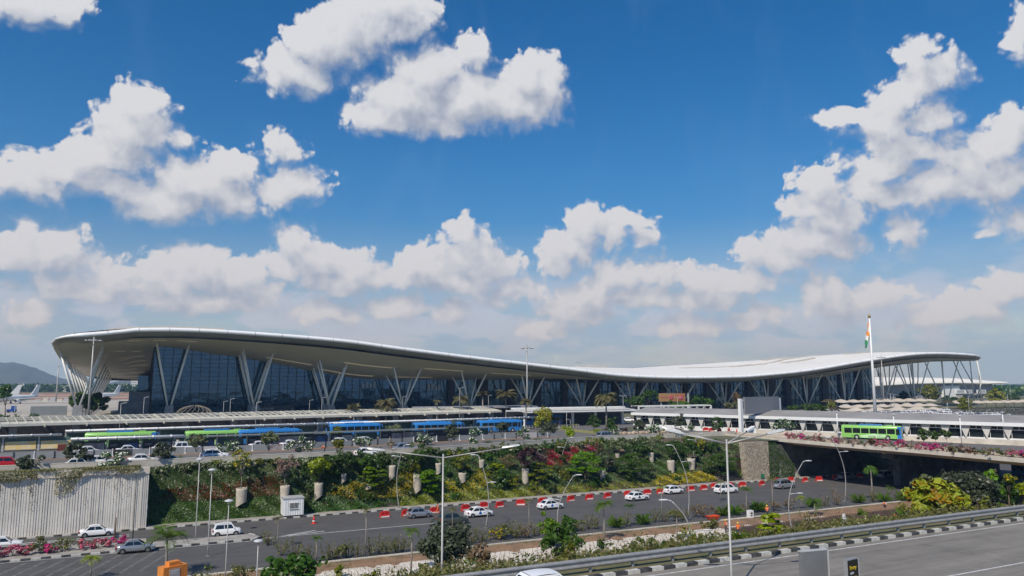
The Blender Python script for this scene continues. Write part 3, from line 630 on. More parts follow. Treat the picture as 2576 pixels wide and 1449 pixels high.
# bridge
WE = [(126.2, 139.5), (126.0, 122), (125.6, 104.6), (127.0, 90.2), (126.4, 70.7), (125, 40.5)]      # west edge
def we(y): return float(np.interp(y, [p[1] for p in WE[::-1]], [p[0] for p in WE[::-1]]))
br = thing('road_bridge', 'concrete road bridge with flower planters along its edge crossing the lower road', 'bridge', (140, 90, 0))
def bp(name, mb, m, par=None):
    mb.v = [(a - 140, b - 90, c) for a, b, c in mb.v]; return mb.build(name, m, par or br)
yy = list(np.linspace(122, 41, 40))
bp('deck', MB().grid([[(we(y) + .1, y, 7.95), (we(y), y, 7.9), (we(y), y, 7.75), (we(y) + 2.6, y, 7.1), (we(y) + 4.6, y, 6.75), (172, y, 6.75), (178, y, 7.2), (178, y, 8.0), (we(y) + .1, y, 8.0)] for y in yy], sm=False), mat('bridge_concrete', (.50, .40, .31), .85, var=.18, scale=.3))
bp('edge_upstand', MB().grid([[(we(y) - .12, y, 7.7), (we(y) - .12, y, 8.42), (we(y) + .2, y, 8.42), (we(y) + .2, y, 8.0)] for y in np.linspace(139, 41, 50)], sm=False), M['pale_concrete'])
bp('inner_parapet', MB().grid([[(we(y) + 2.5, y, 8.0), (we(y) + 2.5, y, 8.85), (we(y) + 2.8, y, 8.85), (we(y) + 2.8, y, 8.0)] for y in np.linspace(137, 41, 50)], sm=False), M['pale_concrete'])
bp('planter_soil', MB().grid([[(we(y) + .2, y, 8.25), (we(y) + 2.5, y, 8.3)] for y in np.linspace(137, 41, 40)], sm=False), M['soil'])
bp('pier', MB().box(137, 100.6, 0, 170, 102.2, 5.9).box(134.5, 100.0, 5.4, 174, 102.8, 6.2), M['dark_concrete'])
for x in (138, 143, 148): bp('bearing', MB().box(x, 100.6, 6.2, x + 1.6, 102.2, 6.74), M['grey_concrete'])
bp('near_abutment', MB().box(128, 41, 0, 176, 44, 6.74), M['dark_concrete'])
struct('bridge_road', MB().add([(we(130) + 3, 137, 8.03), (we(104) + 3, 104, 8.03), (we(70) + 3, 70, 8.03), (we(42) + 3, 42, 8.03), (178, 42, 8.03), (161, 78, 8.03), (149, 107, 8.03), (136, 141, 8.03)], [(0, 1, 2, 3, 4, 5, 6, 7)]), M['tarmac'])
fb = MB()
fl = [(137, 139), (142.5, 124.5), (149.3, 108), (160.4, 80), (171.5, 52), (175, 43)]
for a, b in zip(fl, fl[1:]): fb.beam((*a, 8.55), (*b, 8.55), .3, 1.05)
tag(fb.build('road_barrier', M['pale_concrete']), 'long beige concrete barrier between the bridge road and the glazed walkway', 'barrier')
# glazed walkway
wa = math.atan2(-.918, .396); WA = (124.6, 171.0); WL = 136.
wk = thing('glazed_walkway', 'long covered walkway with white fascia, dark windows and downward pointing concrete triangles', 'covered walkway', (*WA, ZU), wa)
MB().box(-2, .9, -.1, WL, 7.4, 1.15).build('lower_wall', M['white_paint'], wk)
MB().box(-2, 1.35, 1.15, WL, 7.3, 3.55).build('dark_interior', mat('dim_interior', (.02, .025, .027), .6), wk)
MB().add([(-2, -.1, 4.28), (WL, -.1, 4.28), (WL, 8.2, 5.6), (-2, 8.2, 5.6), (-2, -.1, 4.2), (WL, -.1, 4.2), (WL, 8.2, 5.5), (-2, 8.2, 5.5)], [(0, 1, 2, 3), (7, 6, 5, 4), (2, 1, 5, 6), (0, 3, 7, 4), (3, 2, 6, 7)]).build('roof', mat('walkway_roof', (.30, .285, .27), .8, var=.2, scale=.15), wk)
MB().box(-2, -.25, 3.62, WL, .0, 4.34).build('fascia', M['white_paint'], wk)
MB().box(-2, .0, 3.55, WL, 7.2, 3.68).build('ceiling', M['grey_concrete'], wk)
P_ = 3.75; n_ = int(WL / P_)
M['fin'] = mat('fin_concrete', (.56, .54, .50), .8, var=.12, scale=.8)
for i in range(n_):
    x0 = i * P_
    w_ = MB().box(x0 + .1, 1.2, 1.2, x0 + P_ - .1, 1.3, 3.55).build('window', M['glass'], wk)
    MB().box(x0 + .1, 1.1, 2.78, x0 + P_ - .1, 1.19, 2.92).box(x0 + .52, 1.1, 1.15, x0 + .60, 1.19, 2.78).box(x0 + P_ - .60, 1.1, 1.15, x0 + P_ - .52, 1.19, 2.78).box(x0 + P_ / 2 - .05, 1.1, 2.92, x0 + P_ / 2 + .05, 1.19, 3.55).build('frame', M['white_paint'], w_)
    MB().prism([(x0 - .95, 3.56), (x0 - .05, 1.02), (x0 + .05, 1.02), (x0 + .95, 3.56)], .45, 1.0).build('concrete_fin', M['fin'], wk)
# entrance canopy at the walkway's far end
ec = thing('entrance_canopy', 'white steel entrance canopy on round columns in front of the terminal', 'canopy', (112, 190, ZU))
mb = MB(); mb.box(-14, 6, 4.7, 26, 6.8, 5.3).box(-14, -3, 4.1, 24, -2.6, 4.5).box(-18, 1.5, 4.4, 24, 1.9, 4.8)
for x in np.arange(-14, 25, 3.2): mb.beam((x, 6.4, 5.0), (x, -2.8, 4.3), .18, .28)
mb.build('roof_beams', M['white_paint'], ec)
MB().add([(-14, -2.4, 4.62), (24, -2.4, 4.62), (24, 6, 5.06), (-14, 6, 5.06)], [(0, 1, 2, 3)]).build('roof_sheet', M['cream'], ec)
for x in (-12, -4, 4, 12, 22): MB().lathe([(.45, 0), (.45, 4.4)], (x, 1.7, 0), 12).build('column', M['white_paint'], ec)
MB().box(-14, 8, 0, 26, 9, 4.3).build('shop_front', M['dark_metal'], ec)
ec2 = thing('pavilion_roof', 'dark flat roofed pavilion behind the entrance canopy in front of the glass hall', 'pavilion', (96, 222, ZU))
MB().box(-18, -5, 4.6, 22, 5, 5.1).build('roof', M['grey_concrete'], ec2); MB().box(-16, -3, 0, 20, 4, 4.6).build('wall', M['dark_metal'], ec2)
# crowd railing in front of it
rl = MB()
for (x0, x1, y) in ((86, 97, 179.5), (98, 110, 178)):
    for x in np.arange(x0, x1, .9): rl.tube([(x, y, ZU), (x, y, ZU + 1.05)], .035, 5)
    for z in (.5, 1.05): rl.tube([(x0, y, ZU + z), (x1, y, ZU + z)], .035, 5)
tag(rl.build('crowd_railing', M['white_paint']), 'white tubular crowd railings in front of the entrance canopy', 'railing')
# cream trellis canopy of the arrivals kerb
cn = thing('trellis_canopy', 'long cream steel trellis canopy along the kerb below the terminal glass', 'canopy', (0, 180, ZU))
c0, c1 = (-46, 172.5), (98, 203.); cd = Vector((c1[0] - c0[0], c1[1] - c0[1], 0)).normalized(); cl = (Vector((*c1, 0)) - Vector((*c0, 0))).length; cnv = Vector((-cd.y, cd.x, 0))
def cpt(s, o, z): p = Vector((*c0, 0)) + cd * s + cnv * o; return (p.x, p.y - 180, z)
mb = MB()
for o, z, wd, h in ((0, 4.05, .25, .5), (3.2, 4.5, .2, .3), (6.4, 4.85, .2, .3), (9, 5.15, .25, .35)): mb.beam(cpt(0, o, z), cpt(cl, o, z), wd, h)
for s in np.arange(0, cl, 1.5): mb.beam(cpt(s, 0, 4.3), cpt(s, 9.2, 5.3), .12, .16)
for s in np.arange(0, cl, 7.5): mb.beam(cpt(s, -.7, 3.75), cpt(s, 9.2, 5.0), .2, .5)
mb.build('trellis', M['cream'], cn)
MB().add([cpt(0, .2, 4.2), cpt(cl, .2, 4.2), cpt(cl, 3.0, 4.55), cpt(0, 3.0, 4.55)], [(0, 1, 2, 3)]).build('front_sheet', mat('canopy_sheet', (.56, .53, .45), .6, var=.15, scale=.5), cn)
for s in np.arange(3, cl, 11.): MB().beam(cpt(s, 3.5, 0), cpt(s, 3.5, 4.3), 1.3, .9, up=(0, 1, 0)).build('pier', M['grey_concrete'], cn)
MB().add([cpt(0, 9.5, 0), cpt(cl, 9.5, 0), cpt(cl, 9.5, 3.4), cpt(0, 9.5, 3.4)], [(0, 1, 2, 3)]).build('back_screen', mat('shop_dark', (.035, .03, .028), .6, var=.5, scale=.4), cn)
# bus shelters
M['shelter_glass'] = mat('shelter_glass', (.10, .17, .155), .12, spec=.8)
M['poster_dark'] = mat('dark_poster', (.025, .025, .04), .4); M['poster_blue'] = mat('blue_poster', (.06, .16, .38), .4, col2=(.02, .02, .05), scale=1.3)
M['poster_yellow'] = mat('yellow_poster', (.80, .50, .05), .5, col2=(.75, .68, .50), scale=1.1); M['poster_pale'] = mat('pale_poster', (.55, .55, .53), .5, col2=(.16, .10, .12), scale=1.2)
M['shelter_roof'] = mat('shelter_roof', (.20, .22, .20), .5, .2, var=.2, scale=.5)
def shelter(label, a, b, h, posters, glass=True, pipes=2, seed=0, dep_=2.6):
    d = Vector((b[0] - a[0], b[1] - a[1], 0)); L = d.length; t = thing('bus_shelter', label, 'bus shelter', (*a, ZU), atan2(d.y, d.x))
    MB().box(0, -.3, h - .16, L, dep_, h).build('roof', M['shelter_roof'], t)
    for k in range(pipes):
        y = -.3 + k * dep_ * .8; mb = MB().tube([(0, y, h + .16), (L, y, h + .16)], .11, 8)
        for x in np.arange(1, L, 3): mb.tube([(x - .15, y, h + .16), (x + .15, y, h + .16)], .17, 8)
        mb.build('roof_pipe', M['white_paint'], t)
    for x in np.arange(.1, L, 5.5): MB().box(x - .12, dep_ * .5 - .12, 0, x + .12, dep_ * .5 + .12, h - .16).build('post', M['grey_paint'], t)
    r = random.Random(seed)
    for i, x in enumerate(np.arange(.1, L - 3, 5.5)):
        if glass: MB().box(x + .2, dep_ - .1, .35, x + 5.2, dep_ - .04, h - .45).build('glass_panel', M['shelter_glass'], t)
        if posters:
            k = posters[i % len(posters)]
            if k:
                bd = MB().box(x + .35, dep_ * .5 - .06, .3, x + 5.1, dep_ * .5 + .06, 1.75).build('advert_board', M['poster_' + k], t)
                if k == 'dark' and r.random() < .7: MB().box(x + 2.6, dep_ * .5 - .09, .45, x + 4.9, dep_ * .5 - .065, 1.6).build('advert_picture', M['poster_' + r.choice(['blue', 'pale'])], bd)
                if k == 'dark': MB().box(x + .55, dep_ * .5 - .09, 1.3, x + 1.7, dep_ * .5 - .065, 1.38).box(x + .55, dep_ * .5 - .09, 1.1, x + 1.5, dep_ * .5 - .065, 1.16).build('advert_text', M['pale_letter'], bd)
    return t
shelter('low bus shelter with dark adverts in front of the left green bus', (-10.1, 151.2), (8.1, 151.6), 2.5, ['pale', 'dark', 'dark'], seed=1)
shelter('long dark roofed bus shelter with adverts in front of the blue buses', (8.4, 152.2), (75., 157.6), 2.4, ['dark', None, 'dark', 'pale', 'dark'], pipes=0, seed=4)
shelter('glass bus shelter with yellow posters at the left edge', (-27, 162.2), (-12.3, 162.6), 2.75, ['yellow', 'yellow', 'yellow'], pipes=1, seed=2, dep_=1.2)
shelter('long rear bus shelter with white roof pipes behind the green buses', (-12., 166.2), (40, 172.6), 3.1, None, seed=3)
shelter('long rear bus shelter with white roof pipes behind the blue buses', (40.4, 172.8), (97, 180.4), 3.1, None, seed=5)
# grey hoarding in front of the bus lanes
hd = thing('hoarding', 'long line of grey sheet hoarding panels between the upper road and the bus shelters', 'hoarding', (35, 149, ZU))
hp = [(-40, 145), (22, 144.6), (60, 151), (88.5, 153)]
hs_ = 0; r_ = random.Random(9); k = 0
for a, b in zip(hp, hp[1:]):
    d = Vector((b[0]-a[0], b[1]-a[1], 0)); n = int(d.length / 2.75); d = d / n
    for i in range(n):
        p = Vector((a[0] - 35, a[1] - 149, 0)) + d * i; q = p + d; h = 1.12 + r_.uniform(-.05, .05)
        m_ = M['fence_sheet'] if r_.random() > .1 else M['dark_metal'] if r_.random() < .4 else M['poster_pale'] if r_.random() < .4 else M['grey_paint']
        MB().beam((p.x, p.y, h / 2), (q.x - d.x * .03, q.y, h / 2), .05, h).build('panel', m_, hd)
        MB().box(p.x - .06, p.y - .14, 0, p.x + .06, p.y - .04, h + .15).box(p.x - .2, p.y - .4, 0, p.x + .2, p.y - .15, .12).build('post', M['white_paint'] if k % 2 else M['dark_metal'], hd); k += 1
struct('hoarding_verge', MB().add([(-40, 144.6, ZU + .01), (22, 144.2, ZU + .01), (60, 150.6, ZU + .01), (88, 152.6, ZU + .01), (88, 150.4, ZU + .01), (60, 148.2, ZU + .01), (22, 141.8, ZU + .01), (-40, 142.4, ZU + .01)], [(0, 7, 6, 5, 4, 3, 2, 1)]), M['soil'])
# guard rail of the near road
gr = thing('guard_rail', 'double corrugated steel guard rail along the near road', 'guard rail', (40, 41.7, ZU + .1))
for z in (.62, .30) and (.64,):
    prof = [(0, .30), (-.05, .26), (-.09, .20), (-.09, .13), (-.02, .07), (-.02, -.07), (-.09, -.13), (-.09, -.20), (-.05, -.26), (0, -.30)]
    MB().grid([[(x, y * 1.3, z + dz) for y, dz in prof] for x in np.linspace(-40, 100, 60)], sm=False).build('rail', M['steel'], gr)
for x in np.arange(-30, 100, 3.3): MB().box(x - .07, .03, -.12, x + .07, .2, .9).box(x - .1, -.02, .45, x + .1, .03, .75).build('post', M['steel'], gr)
# guard rail on the far side of the flower median
g2 = thing('median_rail', 'short steel guard rail behind the pink flowers on the median', 'guard rail', (-12, 109.8, .17))
MB().grid([[(x, y, .62 + dz) for y, dz in ((0, .16), (-.06, .08), (0, 0), (-.06, -.08), (0, -.16))] for x in np.linspace(-40, 12, 20)], sm=False).build('rail', M['steel'], g2)
for x in np.arange(-38, 12, 3.): MB().box(x - .05, .02, 0, x + .05, .12, .75).build('post', M['steel'], g2)
# site cabin
cb = QG(6, 405, 750); cabin = thing('site_cabin', 'small white corrugated site cabin with a barred window on the footpath', 'cabin', (cb[0], cb[1] + 1.2, .18), .0)
mb = MB(); 
for i in range(17):
    x = -1.5 + i * 3.0 / 17; mb.box(x, -1.2 - (.05 if i % 2 else 0), .18, x + 3.0 / 17, 1.2, 2.62)
mb.build('body', M['white_paint'], cabin)
MB().box(-1.6, -1.32, 2.62, 1.6, 1.3, 2.78).build('roof', M['grey_paint'], cabin); MB().box(-1.5, -1.2, 0, 1.5, 1.2, .18).build('base', M['dark_metal'], cabin)
wn_ = MB().box(-.62, -1.31, 1.15, .62, -1.27, 2.0).build('window', M['glass'], cabin)
mb = MB()
for x in np.arange(-.5, .55, .2): mb.box(x - .02, -1.37, 1.15, x + .02, -1.34, 2.0)
for z in (1.1, 2.0): mb.box(-.7, -1.38, z, .7, -1.30, z + .07)
mb.build('window_bars', M['white_paint'], wn_)
# dome frame, billboards
dm = thing('ribbed_dome', 'low ribbed dome frame in front of the terminal glass', 'dome', (16.2, 258, ZU))
rb_ = MB()
for k in range(20):
    a = 2 * pi * k / 20; rb_.tube([(5.6 * cos(t) * cos(a + t * .35), 5.6 * cos(t) * sin(a + t * .35), 2.2 + 3.3 * sin(t)) for t in np.linspace(0, pi/2 * .97, 7)], .09, 4)
rb_.build('ribs', M['grey_bark'], dm); MB().lathe([(5.7, 0), (5.7, 2.3), (5.3, 2.3)], (0, 0, 0), 24).build('drum', M['concrete'], dm)
bb = thing('advert_hoarding', 'large brown advertising board in two panels standing above the walkway roof', 'billboard', (168, 208, ZU))
for nm_, (xa, xb, ya), m_ in (('board', (390, 655, 208), mat('tan_board', (.42, .24, .11), .6, var=.1, scale=.3)), ('board', (662, 810, 207), mat('rust_board', (.40, .17, .07), .6, var=.1, scale=.3))):
    q0, q1 = GY(*Q(16, xa, 295), ya), GY(*Q(16, xb, 425), ya); o_ = Vector((168, 208, ZU))
    bd = MB().box(q0[0] - o_.x, q0[1] - o_.y, q1[2] - ZU, q1[0] - o_.x, q0[1] - o_.y + .3, q0[2] - ZU).build(nm_, m_, bb)
    c_ = GY(*Q(16, xb - 75, 362), ya)
    MB().ell((c_[0] - o_.x, -.1 + ya - 208, c_[2] - ZU), (.95, .06, .8), 12, 6).build('emblem', mat('pink_emblem', (.55, .10, .14), .6), bd)
    lt = MB(); 
    for j in range(4): lt.box(c_[0] - o_.x - 4.6 + j * .85, ya - 208 - .06, c_[2] - ZU - .1, c_[0] - o_.x - 4.0 + j * .85, ya - 208 - .01, c_[2] - ZU + .35)
    lt.build('lettering', mat('red_letter', (.45, .12, .08), .6), bd)
for x in (-6, 0, 6): MB().box(x - .2, .4, 0, x + .2, .8, 9).build('post', M['grey_paint'], bb)
ts = thing('truss_stand', 'white steel truss platform in front of the brown advertising board', 'platform', (158, 197, ZU))
mb = MB(); mb.box(-14, -.15, 4.9, 16, .15, 5.2).box(-14, -.15, 2.2, 16, .15, 2.4).box(-14, 3.9, 4.9, 16, 4.2, 5.2)
for i, x in enumerate(np.arange(-14, 16, 3.)):
    mb.beam((x, 0, 5), (x + 1.5, 0, 2.3), .16, .16); mb.beam((x + 1.5, 0, 2.3), (x + 3, 0, 5), .16, .16)
for x in (-14, -4, 6, 16): mb.box(x - .2, -.2, 0, x + .2, .2, 5)
mb.build('truss', M['white_paint'], ts); MB().box(-14, 0, 5.2, 16, 4, 5.3).build('deck', M['cream'], ts)
# blank gantry sign
ga = thing('gantry_sign', 'big blank grey sign panel held by two white posts beside the bridge', 'sign gantry', (131.3, 138.2, ZU), .29)
MB().box(-.55, -.35, 0, .55, .35, 8.6).build('post', M['white_paint'], ga)
MB().box(18.9, -.35, 0, 19.8, .35, 8.6).build('post', M['white_paint'], ga)
MB().box(1.3, -.5, 4.9, 18.6, -.1, 9.0).build('panel', mat('blank_panel', (.20, .205, .225), .6), ga)
MB().box(.5, -.2, 5.4, 1.3, .2, 5.8).box(.5, -.2, 8.0, 1.3, .2, 8.4).box(18.5, -.2, 5.4, 19.0, .2, 5.8).build('bracket', M['grey_paint'], ga)
# entry sign and steel box by the near road
es = thing('entry_sign', 'black entry sign with yellow lettering beside the near road', 'sign', (32.1, 26.6, ZU + .02), .15)
MB().box(-.5, -.11, 0, .52, .11, 3.42).build('frame', M['steel'], es)
MB().box(-.47, -.135, .3, .40, -.112, 3.38).build('panel', mat('black_panel', (.006, .006, .006), .35), es)
MB().box(.41, -.13, .3, .51, -.112, 3.4).build('side_strip', M['grey_paint'], es)
text_mesh('lettering', 'Entry', .27, mat('yellow_letter', (.85, .60, .02), .5), es, (-.36, -.14, 2.95), (pi/2, 0, 0), .004)
text_mesh('lettering', '\u092a\u094d\u0930\u0935\u0947\u0936', .15, M['white_paint'], es, (-.34, -.14, 2.72), (pi/2, 0, 0), .004)
MB().box(-.36, -.142, 2.60, .26, -.137, 2.62).build('gold_rule', mat('gold_rule', (.5, .36, .08), .5), es)
text_mesh('lettering', '\u0caa\u0ccd\u0cb0\u0cb5\u0cc7\u0cb6', .14, M['white_paint'], es, (-.20, -.14, 2.44), (pi/2, 0, 0), .004)
MB().prism([(-.46, 1.2), (-.02, 1.2), (-.02, 2.15), (-.16, 2.25), (-.24, 2.5), (-.46, 2.55)], -.142, -.137).build('white_mark', M['white_paint'], es)
sb = thing('steel_panel_box', 'brushed steel panel box standing behind the black entry sign', 'panel', (31.0, 28.0, ZU + .02), -.12)
MB().box(-.75, -.12, 0, .85, .12, 3.62).build('panel', mat('brushed_steel', (.30, .30, .30), .45, .5, var=.15, scale=.6), sb)
MB().box(.86, -.14, 0, .94, .14, 3.66).box(-.78, -.14, 3.63, .94, .14, 3.68).build('trim', M['grey_paint'], sb)
# ------------------------------------------------------------------ vehicles
def car_paint(name, col, metal=0.): return mat(name, col, .28, metal, var=.03, scale=.7)
PAINT = {'white': car_paint('white_car_paint', (.80, .80, .80)), 'silver': car_paint('silver_car_paint', (.42, .43, .45), .6), 'grey': car_paint('grey_car_paint', (.16, .165, .18), .4),
         'green': car_paint('olive_car_paint', (.085, .095, .075), .3), 'red': car_paint('red_car_paint', (.42, .01, .012)), 'dark': car_paint('dark_car_paint', (.02, .025, .035), .2)}
#        length, halfwidth, belt, roof, [bonnet z profile (t, z)...], cabin: x of windscreen foot, roof front, roof rear, rear foot
KIND = {'sedan': (4.3, .86, .93, 1.47, [(0, .55), (.02, .70), (.10, .78), (.27, .90), (.30, .93), (.80, .96), (.86, .97), (.97, .93), (1, .62)], (.26, .43, .70, .86)),
        'hatch': (3.75, .84, .95, 1.52, [(0, .55), (.02, .72), (.10, .82), (.26, .95), (.30, .96), (.80, 1.0), (.95, 1.0), (.985, .9), (1, .6)], (.25, .42, .80, .97)),
        'boxy': (3.65, .80, 1.0, 1.67, [(0, .55), (.02, .76), (.08, .88), (.22, 1.0), (.30, 1.0), (.80, 1.02), (.96, 1.03), (.99, .9), (1, .6)], (.20, .33, .90, .985)),
        'suv': (4.4, .90, 1.05, 1.66, [(0, .6), (.02, .85), (.08, .95), (.25, 1.05), (.30, 1.06), (.80, 1.10), (.95, 1.10), (.985, 1.0), (1, .65)], (.25, .40, .80, .97)),
        'mpv': (4.7, .91, 1.05, 1.78, [(0, .6), (.02, .85), (.08, .95), (.22, 1.06), (.30, 1.07), (.80, 1.10), (.96, 1.10), (.99, 1.0), (1, .65)], (.20, .36, .88, .98)),
        'van': (5.6, .95, 1.25, 2.35, [(0, .6), (.02, .9), (.06, 1.05), (.13, 1.22), (.30, 1.25), (.80, 1.25), (.97, 1.25), (.99, 1.1), (1, .65)], (.10, .22, .97, .995))}
def build_car(kind, colour, label, cat='car'):
    L, W, B, RZ, prof, (c0, c1, c2, c3) = KIND[kind]; P = PAINT[colour]
    t = thing('parked_car' if False else 'car' if kind != 'van' else 'van', label, cat)
    X = lambda u: L / 2 - u * L                         # front at +x
    rows = []
    for u, z in prof:
        wk_ = W * (1 - .22 * max(0, (.10 - u) / .10) ** 1.6 - .16 * max(0, (u - .92) / .08) ** 1.6)
        lo = .24 if .04 < u < .96 else .34
        rows.append([(X(u), s * y, zz_) for s, y, zz_ in ((-1, wk_ * .96, lo), (-1, wk_, lo + .25), (-1, wk_ * .985, z * .9), (-1, wk_ * .90, z), (-1, .01, z + .03), (1, wk_ * .90, z), (1, wk_ * .985, z * .9), (1, wk_, lo + .25), (1, wk_ * .96, lo))])
    mb = MB().grid(rows); n = len(rows[0])
    mb.add(rows[0], [list(range(n))]); mb.add(rows[-1], [list(range(n))[::-1]])
    mb.add([p for r in rows for p in (r[0], r[-1])], [(2*i, 2*i+2, 2*i+3, 2*i+1) for i in range(len(rows) - 1)], 1)
    for s in (-1, 1):                                   # dark wheel arches and sills
        for xw in (L / 2 - L * .185, -L / 2 + L * .185):
            mb.add([(xw + .38 * cos(a), s * (W + .004), max(.24, .31 + .38 * sin(a))) for a in np.linspace(-.2, pi + .2, 12)], [list(range(12))], 1)
        mb.box(-L * .3, s * W - .02, .22, L * .3, s * W + .012, .33, 1)
    rf = .74 if kind != 'van' else .86
    a, b, c, d = X(c0), X(c1), X(c2), X(c3); be = B - .02; wt, wb = W * rf, W * .93; rt = RZ
    cab = [(a, -wb, be), (a, wb, be), (b, wt, rt - .04), (b, -wt, rt - .04), (c, wt, rt - .03), (c, -wt, rt - .03), (d, wb, be), (d, -wb, be)]
    mid = (b + c) / 2
    rl = [(b, -wt, rt - .04), ((b + mid) / 2, -wt * 1.0, rt), (mid, -wt, rt + .015), ((c + mid) / 2, -wt, rt), (c, -wt, rt - .03)]
    mb.grid([[(x, y * k, z + (.035 if abs(k) < .8 else 0)) for k in (1, .6, 0, -.6, -1)] for x, y, z in rl])
    mb.add(cab, [(0, 1, 2, 3), (4, 6, 7, 5), (0, 3, 5, 7), (1, 6, 4, 2)])
    bumper_y = W * .74
    mb.box(L / 2 - .03, -bumper_y * .8, .38, L / 2 + .012, bumper_y * .8, .55, 1); mb.box(-L / 2 - .012, -.26, .62, -L / 2 + .02, .26, .76, 2)
    body = mb.build('body', [P, M['black'], M['white_plastic']], t)
    def lerp(p, q, k): return tuple(p[i] + (q[i] - p[i]) * k for i in range(3))
    def pane(name, c4, ins=.10, off=.008, vin=.14):
        p0, p1, p2, p3 = c4                             # bottom-left, bottom-right, top-right, top-left
        q = [lerp(lerp(p0, p1, ins), lerp(p3, p2, ins), vin * .5), lerp(lerp(p0, p1, 1 - ins), lerp(p3, p2, 1 - ins), vin * .5), lerp(lerp(p0, p1, 1 - ins), lerp(p3, p2, 1 - ins), 1 - vin), lerp(lerp(p0, p1, ins), lerp(p3, p2, ins), 1 - vin)]
        nn = (Vector(q[1]) - Vector(q[0])).cross(Vector(q[3]) - Vector(q[0])).normalized() * off
        MB().add([Vector(p) + nn for p in q], [(0, 1, 2, 3)]).build(name, M['glass'], t)
    pane('windscreen', (cab[0], cab[1], cab[2], cab[3]), .06)
    pane('rear_window', (cab[6], cab[7], cab[5], cab[4]), .08, vin=.2)
    ns = 3 if kind in ('mpv', 'van') else 2
    for s in (-1, 1):
        f0, r0, r1, f1 = ((a, s * wb, be), (d, s * wb, be), (c, s * wt, rt - .03), (b, s * wt, rt - .04))
        for k in range(ns):
            k0, k1 = .07 + k * .86 / ns, .07 + (k + 1) * .86 / ns - .03
            cc = [lerp(f0, r0, k0), lerp(f0, r0, k1), lerp(f1, r1, max(.03, k0)), lerp(f1, r1, k1)]
            c4 = (cc[0], cc[1], cc[3], cc[2]) if s > 0 else (cc[1], cc[0], cc[2], cc[3])
            # panes lie on the side of the cabin, slightly proud
            q = [lerp(c4[0], c4[3], .06), lerp(c4[1], c4[2], .06), lerp(c4[1], c4[2], .84), lerp(c4[0], c4[3], .84)]
            MB().add([(p[0], p[1] + s * .009, p[2]) for p in q], [(0, 1, 2, 3) if s < 0 else (3, 2, 1, 0)]).build('side_window', M['glass'], t)
        MB().ell((a - .22, s * (W + .07), be + .10), (.07, .10, .07), 8, 5).build('mirror', P, t)
        MB().ell((L / 2 - .16, s * W * .62, prof[2][1] - .06), (.17, .16, .07), 8, 5).build('headlight', M['lens'], t)
        MB().box(-L / 2 - .012, s * W * .86 - .11, B - .28, -L / 2 + .16, s * W * .86 + .075, B - .06).build('taillight', M['tail_red'], t)
        for xw in (L / 2 - L * .185, -L / 2 + L * .185):
            r = .31; w_ = MB().tube([(xw, s * (W - .20), r), (xw, s * (W + .012), r)], r, 16, sm=False).build('wheel', M['black'], t)
            rim_ = MB().tube([(xw, s * (W + .0), r), (xw, s * (W + .022), r)], .19, 12, sm=False)
            for j in range(5):
                aa = j * 2 * pi / 5; rim_.beam((xw, s * (W + .028), r), (xw + .18 * cos(aa), s * (W + .028), r + .18 * sin(aa)), .05, .02, up=(0, 1, 0))
            rim_.build('rim', M['rim'], w_)
    return t
PROTO = {}
def place_car(kind, colour, pos, ang, label, group=None, logo=None):
    k = (kind, colour)
    if k not in PROTO: o = PROTO[k] = build_car(kind, colour, label, 'van' if kind == 'van' else 'car')
    else: o = dup(PROTO[k], pos, ang, label)
    o.location = pos; o.rotation_euler = (0, 0, ang)
    if group: o['group'] = group
    elif 'group' in o: del o['group']
    if logo:                                            # taxi livery on both doors
        L, W = KIND[kind][0], KIND[kind][1]
        for s in (-1, 1):
            lg = MB()
            lg.add([(-.1 + .26 * cos(a), s * (W + .016), .62 + .17 * sin(a)) for a in np.linspace(0, 2*pi, 15)[:-1]], [list(range(14))])
            lg.add([(-.12 + .13 * cos(a), s * (W + .018), .80 + .12 * sin(a)) for a in np.linspace(0, 2*pi, 13)[:-1]], [list(range(12))])
            lg.build('door_logo', M[logo], o)
            lt = MB()
            for j in range(5): lt.box(.42 + j * .09, s * (W + .012), .68, .49 + j * .09, s * (W + .016), .76)
            lt.build('door_lettering', M[logo], o)
    return o
M['logo_blue'] = mat('livery_blue', (.02, .13, .45), .4); M['logo_dark'] = mat('livery_dark', (.05, .055, .07), .4)
LOWER = [('sedan', 'white', (5, 15, 1165), 0, 'white sedan at the left edge of the lower road passing the flower median', None),
 ('sedan', 'white', (5, 905, 1045), .0, 'white sedan driving close below the ribbed retaining wall', None),
 ('sedan', 'silver', (5, 1265, 1195), .0, 'silver grey sedan beside the pink flower median', None),
 ('boxy', 'white', (5, 2120, 1040), .0, 'tall boxy white hatchback passing the nose of the median', None),
 ('hatch', 'silver', (6, 1590, 752), .0, 'silver hatchback in front of the red barriers near the worker in orange', None),
 ('suv', 'green', (6, 1905, 815), .0, 'dark olive car behind the double armed lamp pole', None),
 ('sedan', 'white', (6, 2150, 742), .0, 'white taxi with blue door emblem, the one nearer the olive car', 'logo_blue'),
 ('sedan', 'white', (7, 480, 670), .0, 'white taxi with blue door emblem beside the curved lamp, ahead of the other', 'logo_blue'),
 ('sedan', 'white', (7, 1295, 590), .0, 'white taxi with a dark door emblem in the middle of the road', 'logo_dark'),
 ('hatch', 'white', (7, 1635, 528), .0, 'plain white small sedan close to the red barriers', None),
 ('mpv', 'white', (7, 2130, 522), .0, 'white people carrier behind the tall four armed lamp pole', None),
 ('mpv', 'silver', (8, 335, 480), .05, 'silver people carrier near the last sunlit red barriers', None),
 ('sedan', 'silver', (8, 915, 395), .05, 'silver sedan in the shade entering under the bridge', None),
 ('suv', 'silver', (8, 1290, 385), .05, 'grey car in the shade beside the small palm under the bridge', None),
 ('sedan', 'white', (8, 1755, 335), .45, 'white sedan on the sunlit bend beyond the bridge', None)]
